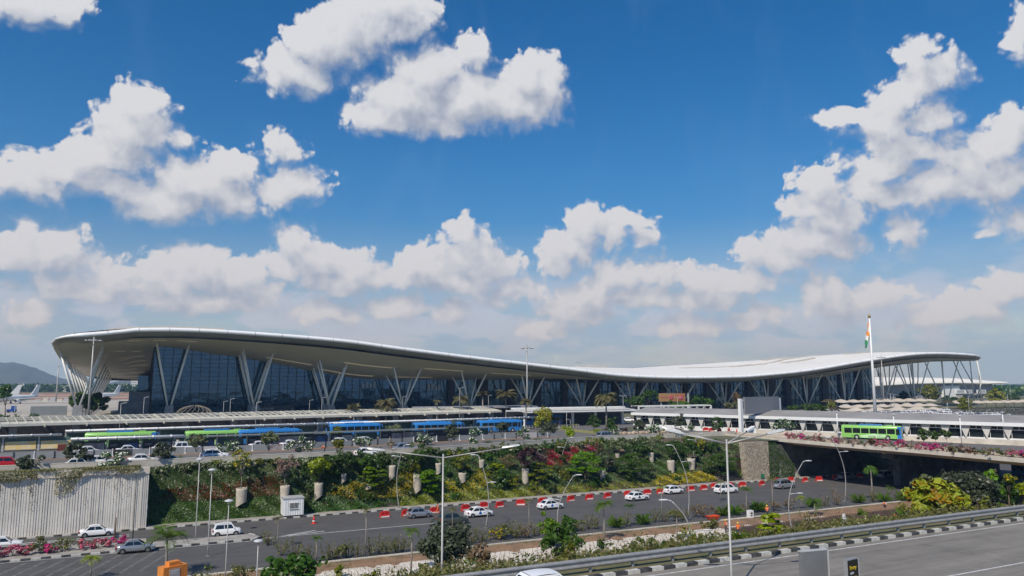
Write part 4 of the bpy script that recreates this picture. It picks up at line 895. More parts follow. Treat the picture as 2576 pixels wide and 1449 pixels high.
for kind, colour, q, ang, label, logo in LOWER: p = QG(*q); place_car(kind, colour, (p[0], p[1] + .3, .003), ang, label, logo=logo)
UPPER = [('suv', 'red', (12, 120, 945), 9.3, 'red car at the left edge behind the parapet'), ('hatch', 'white', (12, 1290, 935), 9.45, 'white hatchback behind the small dark tree, left of the sedans on the upper road'),
 ('sedan', 'white', (12, 1590, 890), 9.45, 'white car half hidden by the wide crowned tree on the parapet'), ('sedan', 'white', (12, 2300, 862), 9.47, 'white sedan in clear view above the wide crowned tree on the upper road'),
 ('sedan', 'white', (13, 180, 1035), 9.47, 'white sedan left of the slim tree with pale leaves on the parapet'), ('suv', 'white', (13, 880, 962), 9.5, 'white car behind the dark frangipani tree near the yellow flowering tree'),
 ('sedan', 'white', (12, 2080, 752), 9.47, 'white car roof behind the hoarding in front of the blue car adverts'), ('hatch', 'white', (12, 1450, 760), 9.47, 'white car roof behind the hoarding left of the dark advert board'),
 ('hatch', 'white', (13, 50, 885), 9.47, 'white car behind the hoarding under the pale shelter end'), ('mpv', 'white', (13, 430, 883), 9.6, 'white people carrier behind the hoarding left of the thin brownish tree'),
 ('sedan', 'white', (13, 1620, 828), 9.47, 'white car roof behind the hoarding under the rear of the long blue bus'), ('sedan', 'white', (13, 2120, 812), 9.47, 'white car roof behind the hoarding beside the big frangipani tree'),
 ('hatch', 'white', (14, 370, 782), 9.5, 'white car roof behind the hoarding right of the two thin trees'), ('hatch', 'white', (14, 780, 762), 9.5, 'white car roof behind the hoarding above the flowering frangipani'),
 ('suv', 'silver', (14, 1360, 850), 9.6, 'grey car on the upper road left of the young white flowering tree'), ('mpv', 'silver', (15, 2100, 668), 9.7, 'silver people carrier with red tail lamps beside the yellow hedges'),
 ('sedan', 'white', (14, 740, 925), 9.4, 'low white car roof above the planted wall behind the flowering frangipani')]
for kind, colour, q, zr_, label in UPPER:
    p = QG(*q, zr_ + .05)
    if 'behind the hoarding' in label: p = (p[0] / p[1] * 148.6, 148.6 + (.09 * (p[0] - 22) if p[0] > 22 else 0), 0)
    place_car(kind, colour, (p[0], p[1], ZU + .004), .06 if p[0] < 40 else .16, label)
BRC = [('suv', 'dark', (16, 1890, 905), -1.1, 'dark blue hatchback next to the gantry sign post'), ('van', 'white', (16, 2060, 860), -1.1, 'white minibus waiting beside the glazed walkway'),
       ('suv', 'white', (16, 2140, 925), -1.1, 'white car in front of the white minibus'), ('sedan', 'white', (3, 1330, 870), -.9, 'silver white car parked in front of the walkway end'), ('sedan', 'white', (3, 1540, 890), -.95, 'pale car parked below the blue poster of the walkway')]
for kind, colour, q, ang, label in BRC:
    p = QG(*q, ZU); place_car(kind, colour, (p[0], p[1], ZU + .035), ang, label)
p = G(1372, 1443, ZU + 1.5); place_car('suv', 'white', (p[0], p[1] - .2, ZU + .023), 0., 'white car whose roof shows at the bottom edge before the guard rail')
for n_ in ('sedan', 'hatch'):
    pass
# buses
M['bus_blue'] = car_paint('bus_blue', (.03, .20, .52)); M['bus_green'] = car_paint('bus_green', (.27, .56, .13)); M['bus_pale'] = car_paint('bus_pale_green', (.55, .80, .45)); M['bus_deep'] = car_paint('bus_deep_blue', (.01, .07, .30))
def build_bus(colour, label):
    t = thing('bus', label, 'bus'); P = M['bus_' + colour]; L, W, H = 12., 1.27, 3.05
    sec = [(-W, .35), (-W, 2.55), (-W * .96, 2.85), (-W * .80, H), (W * .80, H), (W * .96, 2.85), (W, 2.55), (W, .35)]
    rows = [[(x, y * k, z if z < 1 else z - dz) for y, z in sec] for x, k, dz in ((-6, .96, .12), (-5.85, 1, 0), (0, 1, 0), (5.7, 1, 0), (5.95, .97, .05), (6., .94, .18))]
    mb = MB().grid(rows); mb.add(rows[0], [list(range(8))]); mb.add(rows[-1], [list(range(8))[::-1]])
    mb.add([(-6, -W, .35), (6, -W, .35), (6, W, .35), (-6, W, .35)], [(0, 3, 2, 1)], 1)
    for s in (-1, 1):
        for xw in (3.3, -2.9): mb.add([(xw + .58 * cos(a), s * (W + .006), max(.3, .5 + .58 * sin(a))) for a in np.linspace(-.3, pi + .3, 14)], [list(range(14))], 1)
    if colour == 'green': 
        mb.box(5.2, -W - .006, .36, 5.98, W + .006, 2.9, 2); mb.box(5.3, -W * .9, .36, 6.02, W * .9, 1.1, 2)
    mb.build('body', [P, M['black'], M['bus_blue']], t)
    if colour == 'green':
        for s in (-1, 1): MB().add([(-1.9, s * (W + .007), .42), (4.1, s * (W + .007), .42), (2.6, s * (W + .007), 1.15), (.6, s * (W + .007), 1.35), (-2.4, s * (W + .007), .8)], [(0, 1, 2, 3, 4)]).build('side_graphic', M['bus_pale'], t)
    for s in (-1, 1):
        for k in range(6): MB().box(-5.4 + k * 1.72, s * W - .01, 1.35, -3.85 + k * 1.72, s * W + .012, 2.45).build('side_window', M['glass'], t)
        MB().box(4.95, s * W - .01, 1.2, 5.65, s * W + .014, 2.45).build('driver_window', M['glass'], t)
        for xw in (3.3, -2.9):
            w_ = MB().tube([(xw, s * (W - .3), .48), (xw, s * (W + .012), .48)], .48, 16, sm=False).build('wheel', M['black'], t)
            MB().tube([(xw, s * W, .48), (xw, s * (W + .025), .48)], .26, 12, sm=False).build('rim', M['grey_paint'], w_)
        MB().tube([(5.95, s * 1.0, 2.8), (6.35, s * 1.25, 2.75), (6.45, s * 1.42, 2.45)], .07, 6).ell((6.45, s * 1.44, 2.3), (.08, .13, .26), 8, 5).build('mirror', P if colour != 'green' else M['bus_blue'], t)
    MB().box(5.9, -W * .86, 1.0, 6.03, W * .86, 2.6).build('windscreen', M['glass'], t)
    MB().box(-6.03, -W * .75, 1.5, -5.9, W * .75, 2.5).build('rear_window', M['glass'], t)
    MB().prism([(-2.6, H - .02), (2.2, H - .02), (2.0, H + .26), (-2.4, H + .26)], -.9, .9).build('roof_unit', M['bus_blue'], t)
    MB().box(3.0, -.7, H - .02, 4.2, .7, H + .16).build('roof_hatch', P, t)
    return t
bb_, gb_ = None, None
def bus_at(proto, pos, ang, label):
    o = dup(proto, pos, ang, label); return o
g0 = QG(12, 1395, 520, ZU + 3.05); g1 = QG(12, 2460, 500, ZU + 3.05)
gbus = build_bus('green', 'green city bus behind the low shelter at the left'); gbus.location = (g0[0] + 5.9, 162., ZU + .006)
bus_at(gbus, (QG(13, 415, 660, ZU + 3.05)[0] + 5.9, 159.6, ZU + .006), 0.03, 'green city bus mostly hidden behind shelter glass, directly left of a blue bus')
bbus = build_bus('blue', 'blue bus directly right of the second green bus'); bbus.location = (QG(13, 1260, 650, ZU + 3.05)[0] + 6.1, 159.4, ZU + .006); bbus.rotation_euler = (0, 0, .06)
bus_at(bbus, (QG(14, 1465, 520, ZU + 3.05)[0] + 6, 170.6, ZU + .006), .0, 'blue bus in clear view at the middle of the bus station, behind the thin palm')
bus_at(bbus, (QG(14, 2520, 490, ZU + 3.05)[0] + 6.1, 173.6, ZU + .006), .05, 'blue bus at the right end of the bus station with a dark windscreen')
bus_at(bbus, (QG(14, 80, 600, ZU + 2.2)[0] + 6, 172.6, ZU + .006), .06, 'blue bus hidden behind shelter posts near the two small trees')
bus_at(bbus, (QG(14, 940, 560, ZU + 2.6)[0] - 4.0, 183, ZU + .006), .06, 'blue bus seen as a rear end beside the drooping palm')
bgb = dup(gbus, (145.6, 113.2, ZU + .036), math.atan2(-10.8, 6.1), 'bright green bus with white graphics crossing the bridge')
q_ = [QG(4, 1005, 1085, ZU), QG(4, 1540, 1105, ZU)]
M['ink'] = mat('graphic_ink', (.02, .08, .03), .5)
for txt, x, z, s_ in (('now', -4.0, .62, .62), ('now', -.6, .45, .85), ('10mins', 1.15, .45, .62), ('Delivering in', 1.2, 1.05, .20)):
    text_mesh('side_lettering', txt, s_, M['ink'], bgb, (x, -1.285, z), (pi/2, 0, 0), .003)
bl = QG(8, 2500, 350, .2); bus_at(bbus, (bl[0] + 3, bl[1] + 1, .006), .5, 'blue bus on the lower road at the right edge beyond the bridge')
bd_ = QG(15, 560, 380, ZU + 1.5)
bus_at(bbus, (109, 196, ZU + .006), .2, 'dark blue coach in the shade below the terminal glass, beyond the palms')
# car park beyond the walkway
r_ = random.Random(31); n = 0
lotp = [('sedan', 'white'), ('hatch', 'white'), ('sedan', 'silver'), ('sedan', 'white'), ('suv', 'white'), ('sedan', 'white')]
LOTG = 'cars parked in the distant car park'
for yv, xa, xb in ((150, 205, 262), (163, 212, 285), (176, 214, 300), (189, 222, 305), (203, 232, 318), (216, 250, 330)):
    for xv in np.arange(xa, xb, 3.1):
        if r_.random() < .30: continue
        k = r_.choice(lotp); col = 'white' if k[1] == 'white' else 'silver'
        place_car(*k, (xv + r_.uniform(-.3, .3), yv + r_.uniform(-.4, .4), ZU), pi / 2 + r_.uniform(-.04, .04), f'{col} car in a row of the car park beyond the glazed walkway', LOTG + ' ' + col)
struct('car_park', MB().add([(190, 142, ZU + .004), (420, 142, ZU + .004), (420, 235, ZU + .004), (190, 235, ZU + .004)], [(0, 1, 2, 3)]), M['tarmac'])
# shade sails over the car park
M['sail'] = mat('shade_sail', (.58, .50, .40), .8, var=.1, scale=.3)
def sails(x0, x1, y, z, dy, label, w_=8.):
    t = thing('shade_canopy', label, 'shade canopy', ((x0 + x1) / 2, y, ZU)); xc = (x0 + x1) / 2; rows = []
    for x in np.linspace(x0, x1, int((x1 - x0) / 1.6)):
        k = abs(sin(pi * (x - x0) / w_)); rows.append([(x - xc, dy * v, z - ZU + 1.0 * (1 - k) ** 1.6 * (1 - abs(v) ** 2) + .5 * (1 - abs(v)) - .25 * k) for v in (-1, -.6, -.2, .2, .6, 1)])
    MB().grid(rows).build('sail', M['sail'], t)
    for x in np.arange(x0, x1 + .1, w_): MB().tube([(x - xc, 0, 0), (x - xc, 0, z - ZU + .4)], .12, 6).build('post', M['grey_paint'], t)
sails(281, 352, 240, 12.2, 4.5, 'long row of cream peaked shade sails behind the flagpole')
sails(262, 330, 222, 10.6, 4.0, 'lower row of cream shade sails in front of the long peaked row')
sails(360, 440, 236, 11.0, 4.0, 'cream shade sails at the right behind the long hedge')
sails(232, 290, 196, 10.4, 3.2, 'white topped shade shelter close behind the walkway roof', 12.)
# ------------------------------------------------------------------ lamps, barriers, masts, people, aircraft
def top_at(q, x, y):                                   # world point of a measured direction at the distance of (x, y)
    r = ray(*q); k = depth(x, y) / (r[0] * _sy + r[1] * _cy); return Vector((r[0] * k, r[1] * k, CZ + r[2] * k))
def ORD(i): return ['first', 'second', 'third', 'fourth', 'fifth', 'sixth', 'seventh', 'eighth', 'ninth', 'tenth', 'eleventh', 'twelfth', 'thirteenth', 'fourteenth', 'fifteenth', 'sixteenth', 'seventeenth', 'eighteenth', 'nineteenth', 'twentieth', 'twenty first', 'twenty second', 'twenty third', 'twenty fourth', 'twenty fifth', 'twenty sixth', 'twenty seventh', 'twenty eighth', 'twenty ninth', 'thirtieth', 'thirty first'][i]
def post_lamp(label, base, topq):
    x, y, z = base; h = top_at(topq, x, y).z - z; t = thing('post_lamp', label, 'street lamp', base)
    MB().tube([(0, 0, 0), (0, 0, 1.2), (0, 0, h)], [.075, .068, .045], 10).build('pole', M['pole'], t)
    MB().lathe([(.02, h - .1), (.12, h - .02), (.42, h + .06), (.46, h + .14), (.36, h + .22), (.02, h + .30)], (0, 0, 0), 16).build('lamp_head', M['lens'], t)
    MB().box(-.22, -.22, -.02, .22, .22, .06).build('base_plate', M['steel'], t)
post_lamp('tall round headed lamp post on the paved median, left of the other', QG(5, 1830, 1075, .17), Q(5, 1885, 330))
post_lamp('tall round headed lamp post standing at the road edge right of the median one', QG(5, 1945, 1228, .0), Q(5, 1950, 430))
b = QG(5, 2110, 1440, .0); post_lamp('round headed lamp post in front of the boxy white hatchback', b, Q(5, 2190, 722))
b = (QG(5, 2400, 1560, 0)); post_lamp('short white lamp post at the bottom edge with a round head', b, Q(5, 2368, 1098))
def plain_post(name, label, cat, base, topq, r, m):
    t = top_at(topq, base[0], base[1]); h = t.z - base[2]
    o = MB().tube([(0, 0, 0), (t.x - base[0], t.y - base[1], h)], [r, r * .8], 8).build(name, m, loc=base); tag(o, label, cat)
plain_post('sign_pole', 'thin dark pole in front of the right end of the ribbed wall', 'pole', QG(5, 1243, 1070, .17), Q(5, 1280, 465), .06, M['dark_metal'])
plain_post('cut_post', 'short dark wooden post rising from the pink flowers', 'post', QG(5, 1068, 1100, .17), Q(5, 1086, 868), .13, M['bark'])
def curved_lamp(label, base, topq, head, arm, bow=.6):
    """bowed mast; head = direction of the main lamp, arm = (height share, side, length)"""
    T = top_at(topq, base[0], base[1]); d = Vector((T.x - base[0], T.y - base[1], 0)); h = T.z - base[2]
    t = thing('curved_lamp', label, 'street lamp', base); cr = Vector((_cy, -_sy, 0))
    def at(k): return Vector((0, 0, h * k)) + d * (k ** 2.2) + cr * (bow * sin(pi * k) * (-1 if d.dot(cr) > 0 else 1))
    MB().tube([at(k) for k in np.linspace(0, 1, 12)], [.08 - .04 * k for k in np.linspace(0, 1, 12)], 8).build('mast', M['pole'], t)
    def lamp(p, dr, name, ln):
        e = p + dr * ln + Vector((0, 0, .12)); hd = MB(); q = (e - p)
        hd.tube([p, p + q * .3, e], [.05, .05, .04], 6)
        hd.ell((0, 0, 0), (.48, .17, .085), 12, 6); a = atan2(dr.y, dr.x); n = 12 * 7
        hd.xf_last(n, lambda v: (e.x + (v[0] + .35) * cos(a) - v[1] * sin(a), e.y + (v[0] + .35) * sin(a) + v[1] * cos(a), e.z + v[2]))
        hd.build(name, M['lens'], t)
    lamp(at(1), cr * head, 'lamp_head', .35)
    if arm: lamp(at(arm[0]), cr * arm[1], 'side_lamp', arm[2])
    MB().box(-.25, -.25, -.02, .25, .25, .08).build('base_plate', M['steel'], t)
CL = [((6, 1398, 660, .16), (6, 1440, 75), 1, (.82, -1, .7), 'curved lamp on the footpath behind the left arm of the double lamp pole'),
      ((6, 2205, 850, .1), (6, 2140, 170), -1, (.62, 1, .5), 'curved lamp standing right of the double lamp pole beside the road'),
      ((7, 590, 455, .16), (7, 640, 5), 1, (.80, -1, .7), 'curved lamp in front of the dark red shrubs on the footpath'),
      ((7, 1755, 770, .1), (7, 1625, 78), -1, (.78, 1, 1.0), 'curved lamp with two heads before the plain white small sedan'),
      ((7, 1842, 370, .16), (7, 1850, -30), 1, (.86, -1, 1.1), 'curved lamp on the footpath behind the yellow croton bed'),
      ((7, 565, 960, .1), (7, 690, 358), 1, (.62, -1, .9), 'curved lamp leaning right beside the white taxi with blue emblem'),
      ((8, 890, 600, .1), (8, 772, 8), -1, (.78, 1, .9), 'curved lamp rising in front of the bridge edge'),
      ((8, 400, 880, 1.2), (8, 500, 228), 1, (.53, 1, 1.0), 'curved lamp left of the silver people carrier, its foot in the bushes')]
for bq, tq, hd_, arm, lb in CL: curved_lamp(lb, QG(*bq), Q(*tq), hd_, arm)
b = QG(7, 1757, 1020, 6.2); curved_lamp('leaning bright lamp post behind the guard rail over the concrete bed', b, Q(7, 1610, 598), -1, (.33, 1, 1.2), .4)
b = QG(8, 1985, 420, 0); curved_lamp('curved lamp rising from the dark tree in front of the bridge planter', b, Q(8, 2100, 128), 1, (.62, -1, 1.4))
b = (QG(8, 1760, 620, 2.5)); curved_lamp('lamp head poking out of the big leaved yellow green tree', b, Q(8, 1710, 388), -1, None)
def arm_lamp(label, base, arms, h, reach=2.9):
    t = thing('tall_arm_lamp', label, 'street lamp', base)
    MB().tube([(0, 0, 0), (0, 0, 1.5), (0, 0, 1.52), (0, 0, h)], [.085, .08, .068, .055], 10).build('pole', M['pole'], t)
    for ax, ay, up in arms:
        d = Vector((ax, ay, 0)).normalized(); a0 = Vector((0, 0, h - .25)); a1 = a0 + d * reach + Vector((0, 0, up))
        ar = MB().tube([a0, a1], [.045, .032], 8).build('arm', M['pole'], t)
        hd = MB(); u = (a1 - a0).normalized(); sd = u.cross(Vector((0, 0, 1))).normalized(); nz = sd.cross(u)
        def pt(l, w, k): return a1 + u * l + sd * w + nz * k
        o_ = [(0, .07), (.25, .12), (.8, .14), (1.1, .10), (1.2, .04)]
        rows = [[pt(l, -w, 0), pt(l, -w * .6, .09), pt(l, w * .6, .09), pt(l, w, 0), pt(l, 0, -.05)] for l, w in o_]
        hd.grid([r + [r[0]] for r in rows], sm=False); hd.build('lamp_head', M['lens'], ar)
        fn = MB()
        for l in np.arange(.15, 1.0, .09): fn.beam(pt(l, -.12, .10), pt(l, .12, .10), .03, .06)
        fn.build('cooling_fins', M['white_paint'], ar)
cr = (_cy, -_sy)
zb = 7.0; b = G(1111, 1476, zb); arm_lamp('tall pole with two lamp arms spread like a wide V', b, [(-cr[0], -cr[1], .45), (cr[0], cr[1], .62)], top_at((1110, 1142), b[0], b[1]).z - zb, 3.9)
b = G(1842, 1500, ZU + .02); h_ = top_at((1828, 1105), b[0], b[1]).z - b[2]
arm_lamp('tall pole in front of the guard rail with four lamp arms', b, [(-.95, .30, .55), (-.75, .75, .6), (.95, .35, .55), (.98, -.28, .5)], h_, 2.6)
# red plastic barriers
def build_barrier():
    t = thing('plastic_barrier', 'x', 'road barrier')
    mb = MB().prism([(-.78, 0), (.78, 0), (.72, .34), (-.72, .34)], -.24, .24)
    mb.prism([(-.72, .34), (-.45, .34), (-.42, .78), (-.62, .72)], -.12, .12).prism([(.45, .34), (.72, .34), (.62, .72), (.42, .78)], -.12, .12)
    mb.prism([(-.18, .34), (.18, .34), (.16, .8), (-.16, .8)], -.12, .12)
    mb.prism([(-.66, .72), (.66, .72), (.62, .9), (.4, .97), (-.4, .97), (-.62, .9)], -.13, .13).box(-.85, -.07, .55, -.6, .07, .70).box(.6, -.07, .55, .85, .07, .70)
    mb.box(-.45, -.02, .34, .45, .02, .8).build('body', M['red_plastic'], t)
    MB().box(-.66, -.262, .07, .66, -.22, .26).build('white_band', M['white_plastic'], t); return t
BQ = [(6, 1262, 750), (6, 1465, 735), (6, 1730, 710), (6, 2018, 685), (6, 2190, 662), (6, 2340, 655), (6, 2535, 635), (7, 400, 617), (7, 665, 597), (7, 838, 582), (7, 1008, 567), (7, 1200, 550), (7, 1380, 535), (7, 1505, 525), (7, 1790, 502), (7, 1910, 492), (7, 2010, 474), (7, 2150, 466), (7, 2272, 462), (7, 2455, 450), (8, 250, 425), (8, 390, 417), (8, 520, 418), (8, 650, 410), (8, 800, 396), (8, 1030, 380)]
bar0 = build_barrier(); r_ = random.Random(5)
for i, q in enumerate(BQ):
    o = bar0 if i == 0 else dup(bar0, (0, 0, 0)); p = QG(*q, .0); o.location = (p[0], p[1], .004); o.rotation_euler = (0, 0, r_.uniform(-.35, .25)); o['group'] = 'red barriers along the far kerb'
    o['label'] = f'red plastic barrier, {ORD(i)} from the left in the row along the far kerb'
for i, (x, y) in enumerate([(1140, 905), (1235, 912), (1360, 925), (1512, 922), (1640, 922)]):
    p = QG(16, x, y, ZU); o = dup(bar0, (p[0], p[1], ZU + .004), -.4 + .3 * i, f'red barrier, {ORD(i)} from the left in the cluster before the white walkway wall'); o['group'] = 'red barriers on the upper level'
p = QG(6, 597, 808); cn_ = thing('traffic_cone', 'single tall red traffic cone on the lower road in front of the cabin', 'traffic cone', (p[0], p[1], .004))
MB().lathe([(.28, .05), (.24, .12), (.16, .55), (.12, 1.05), (.02, 1.08)], (0, 0, 0), 10).prism([(-.34, 0), (.34, 0), (.34, .06), (-.34, .06)], -.34, .34).build('cone', M['red_plastic'], cn_)
MB().lathe([(.21, .34), (.185, .5)], (0, 0, 0), 10).build('white_band', M['white_plastic'], cn_)
# high masts
def mast(label, x, y, z1, r=.34):
    t = thing('floodlight_mast', label, 'light mast', (x, y, ZU)); h = z1 - ZU
    MB().tube([(0, 0, 0), (0, 0, h * .5), (0, 0, h)], [r, r * .75, r * .45], 10).build('mast', M['pole'], t)
    mb = MB().lathe([(1.3, h - 1.0), (1.5, h - .9), (1.3, h - .8), (1.3, h - 1.0)], (0, 0, 0), 14)
    for k in range(4): mb.beam((0, 0, h - .9), (1.4 * cos(k * pi / 2), 1.4 * sin(k * pi / 2), h - .9), .1, .1)
    for k in range(8):
        a = k * pi / 4 + .3; mb.ell((1.9 * cos(a), 1.9 * sin(a), h - 1.0), (.45, .45, .2), 8, 4)
    mb.tube([(0, 0, h - .2), (0, 0, h + .9)], .05, 4); mb.build('light_ring', M['grey_paint'], t)
mast('tall floodlight mast in front of the left corner of the terminal', -12.1, 238.3, 33.3)
mast('tall floodlight mast rising above the middle of the terminal roof', 113.1, 215.2, 32.9)
mast('floodlight mast right of the flagpole in front of the terminal', 331.9, 250, 34.5)
mast('floodlight mast before the right tip of the terminal roof', 443.7, 270, 36.8)
p = QG(11, 900, 1320, ZU); mast('far floodlight mast on the apron between the aircraft and the terminal', p[0], p[1], top_at(Q(11, 940, 720), p[0], p[1]).z, .6)
for q, tq, y, lb in (((3, 818, 300), (3, 815, 240), 420, 'small floodlight mast peeking over the roof near the middle'), ((3, 2052, 320), (3, 2050, 262), 430, 'small floodlight mast peeking over the roof further right')):
    p = GY(*Q(*q), y); mast(lb, p[0], y, top_at(Q(*tq), p[0], y).z)
for q, tq, yv in (((3, 585, 292), (3, 578, 190), 300), ((3, 1733, 322), (3, 1732, 272), 330), ((4, 522, 405), (4, 520, 368), 330), ((1, 2024, 160), (1, 2023, 138), 262), ((3, 2198, 325), (3, 2198, 302), 330)):
    p = GY(*Q(*q), yv); h = top_at(Q(*tq), p[0], yv).z
    tp('roof_antenna', MB().tube([(p[0], yv, z_top(p[0], yv) - .3), (p[0], yv, h)], .1, 5), M['grey_paint'], roof)
# slim lamps of the upper level
def slim_lamp(label, base, tq, side=1, double=False, r=.07):
    T = top_at(tq, base[0], base[1]); h = T.z - base[2]; t = thing('slim_lamp', label, 'street lamp', base)
    MB().tube([(0, 0, 0), (0, 0, h)], [r, r * .7], 6).build('pole', M['pole'], t)
    for s in ((-1, 1) if double else (side,)):
        MB().tube([(0, 0, h - .05), (cr[0] * s * .7, cr[1] * s * .7, h + .08)], .04, 5).beam((cr[0] * s * .5, cr[1] * s * .5, h + .1), (cr[0] * s * 1.2, cr[1] * s * 1.2, h + .14), .22, .08).build('lamp_head', M['lens'], t)
SL = [((12, 205, 560), (12, 218, 45), 'slim lamp pole above the white notice boards at the left'), ((12, 305, 420), (12, 320, 78), 'short slim pole right of the one above the white notice boards'),
      ((12, 1905, 720), (12, 1940, 55), 'slim lamp pole in front of the left green bus'), ((12, 2285, 560), (12, 2300, -40), 'slim lamp pole above the right end of the left green bus'),
      ((13, 1008, 590), (13, 1010, 185), 'slim pole directly left of a taller twin pole right of the ribbed dome'), ((13, 1112, 640), (13, 1120, 145), 'slim lamp pole right of the ribbed dome, the taller of two'),
      ((13, 1528, 780), (13, 1542, 200), 'slim lamp pole in front of the first long blue bus'), ((13, 2398, 520), (13, 2400, 165), 'slim lamp pole right of the departures sign'),
      ((14, 20, 560), (14, 25, 125), 'slim lamp pole between the departures sign and the bare topped palm'), ((14, 1326, 500), (14, 1325, 108), 'slim lamp pole below the V column right of the drooping palm'),
      ((14, 2246, 640), (14, 2247, -30), 'tall slim pole beside the palm with a long drooping skirt'), ((15, 215, 480), (15, 200, 88), 'slim lamp pole between two palms at the end of the cream canopy'),
      ((15, 1478, 760), (15, 1475, 310), 'thin bare pole left of the yellow hedges'), ((15, 1536, 640), (15, 1533, 478), 'short thin pole beside the yellow shrubs')]
for bq, tq, lb in SL: slim_lamp(lb, QG(*bq, ZU), Q(*tq), 1 if 'thin' not in lb else -1)
b = QG(15, 2392, 560, ZU); slim_lamp('slim pole with two arms right of the thick headed palm', b, Q(15, 2390, 98), 1, True)
b = QG(16, 695, 740, ZU); slim_lamp('slim two armed pole in front of the brown advertising board', b, Q(16, 695, 362), 1, True)
for bq, tq, lb in [((4, 975, 1090), (4, 972, 852), 'white lamp post on the bridge at the rear of the green bus'), ((4, 1465, 1100), (4, 1458, 880), 'white lamp post on the bridge at the front of the green bus'), ((4, 2040, 1125), (4, 2030, 892), 'white lamp post on the bridge right of the three small trees'), ((4, 2412, 1130), (4, 2400, 862), 'white lamp post on the bridge with a round head near the right edge'),
                   ((4, 898, 1045), (4, 895, 838), 'white lamp post in front of the walkway left of the green bus'), ((4, 1325, 975), (4, 1318, 850), 'white lamp post behind the middle of the green bus'), ((4, 1828, 1060), (4, 1822, 866), 'white lamp post in front of the walkway behind the three small trees')]:
    b = QG(*bq, ZU + .03); T = top_at(Q(*tq), b[0], b[1]); h = T.z - b[2]; t = thing('bridge_lamp', lb, 'street lamp', b)
    MB().tube([(0, 0, 0), (0, 0, h)], [.12, .09], 8).build('pole', M['white_paint'], t); MB().lathe([(.1, h - .05), (.42, h), (.42, h + .1), (.05, h + .16)], (0, 0, 0), 12).build('lamp_head', M['lens'], t)
for q0, q1, y, lb in [((17, 440, 860), (17, 430, 625), 215, 'left of two thin twin headed lamp poles right of the flagpole'), ((17, 490, 860), (17, 480, 640), 205, 'thin lamp pole beside the peaked shade sails'), ((17, 1698, 930), (17, 1692, 660), 190, 'thin lamp pole in front of the yellow green tree in the car park'), ((17, 1985, 980), (17, 1985, 890), 165, 'low lamp with a long single arm over the hedge by the car park'), ((17, 2325, 820), (17, 2320, 630), 260, 'thin lamp pole right of the brownish round tree'), ((17, 2370, 700), (17, 2350, 530), 330, 'far thin mast near the right edge of the photo')]:
    p = GY(*Q(*q0), y); slim_lamp(lb, (p[0], y, ZU), Q(*q1), 1, 'twin' in lb, .12)
# flagpole and flag
FX, FY = 247., 190.
ft = top_at((2187, 800), FX, FY).z
fp = thing('flagpole', 'very tall white flagpole with a gilt finial rising behind the walkway', 'flagpole', (FX, FY, ZU)); h = ft - ZU
MB().tube([(0, 0, 0), (0, 0, h * .5), (0, 0, h)], [.62, .45, .28], 14).build('pole', M['white_paint'], fp)
MB().lathe([(.05, h), (.6, h + .2), (.35, h + .5), (.7, h + .7), (.3, h + 1.1), (.05, h + 2.)], (0, 0, 0), 12).build('finial', mat('gilt', (.45, .30, .12), .4, .5), fp)
fm = [mat('flag_saffron', (.80, .28, .04), .8), mat('flag_white', (.78, .77, .75), .8), mat('flag_green', (.03, .25, .09), .8), mat('flag_navy', (.03, .05, .25), .8)]
zt, zb_ = h - .9, top_at(Q(4, 1222, 355), FX, FY).z - ZU
mb = MB(); rows = []; nu, nv = 24, 15
Wf = 5.2
for i in range(nu + 1):
    u = i / nu; row = []                              # u along the fly, hanging limp and folded against the pole
    for j in range(nv + 1):
        v = j / nv; fall = u ** .8
        zz_ = zt - v * 7.0 - fall * (zt - zb_ - 7.0) * (1.0 - .35 * v) + .25 * sin(u * 9 + v * 4)
        o = -.35 - Wf * .55 * sin(min(1, u * 1.25) * pi * .5) * (.35 + .65 * v) * (1 - .55 * u) + .35 * sin(u * 16 + v * 3) * u
        dd = .8 * sin(u * 13 + v * 2.2) * (.2 + .8 * u)
        row.append((cr[0] * o + .45 * dd, cr[1] * o + .9 * dd, zz_))
    rows.append(row)
for i in range(nu):
    for j in range(nv): mb.add([rows[i][j], rows[i+1][j], rows[i+1][j+1], rows[i][j+1]], [(0, 1, 2, 3)], 0 if j < 5 else 1 if j < 10 else 2, True)
fo = mb.build('flag', fm, fp)
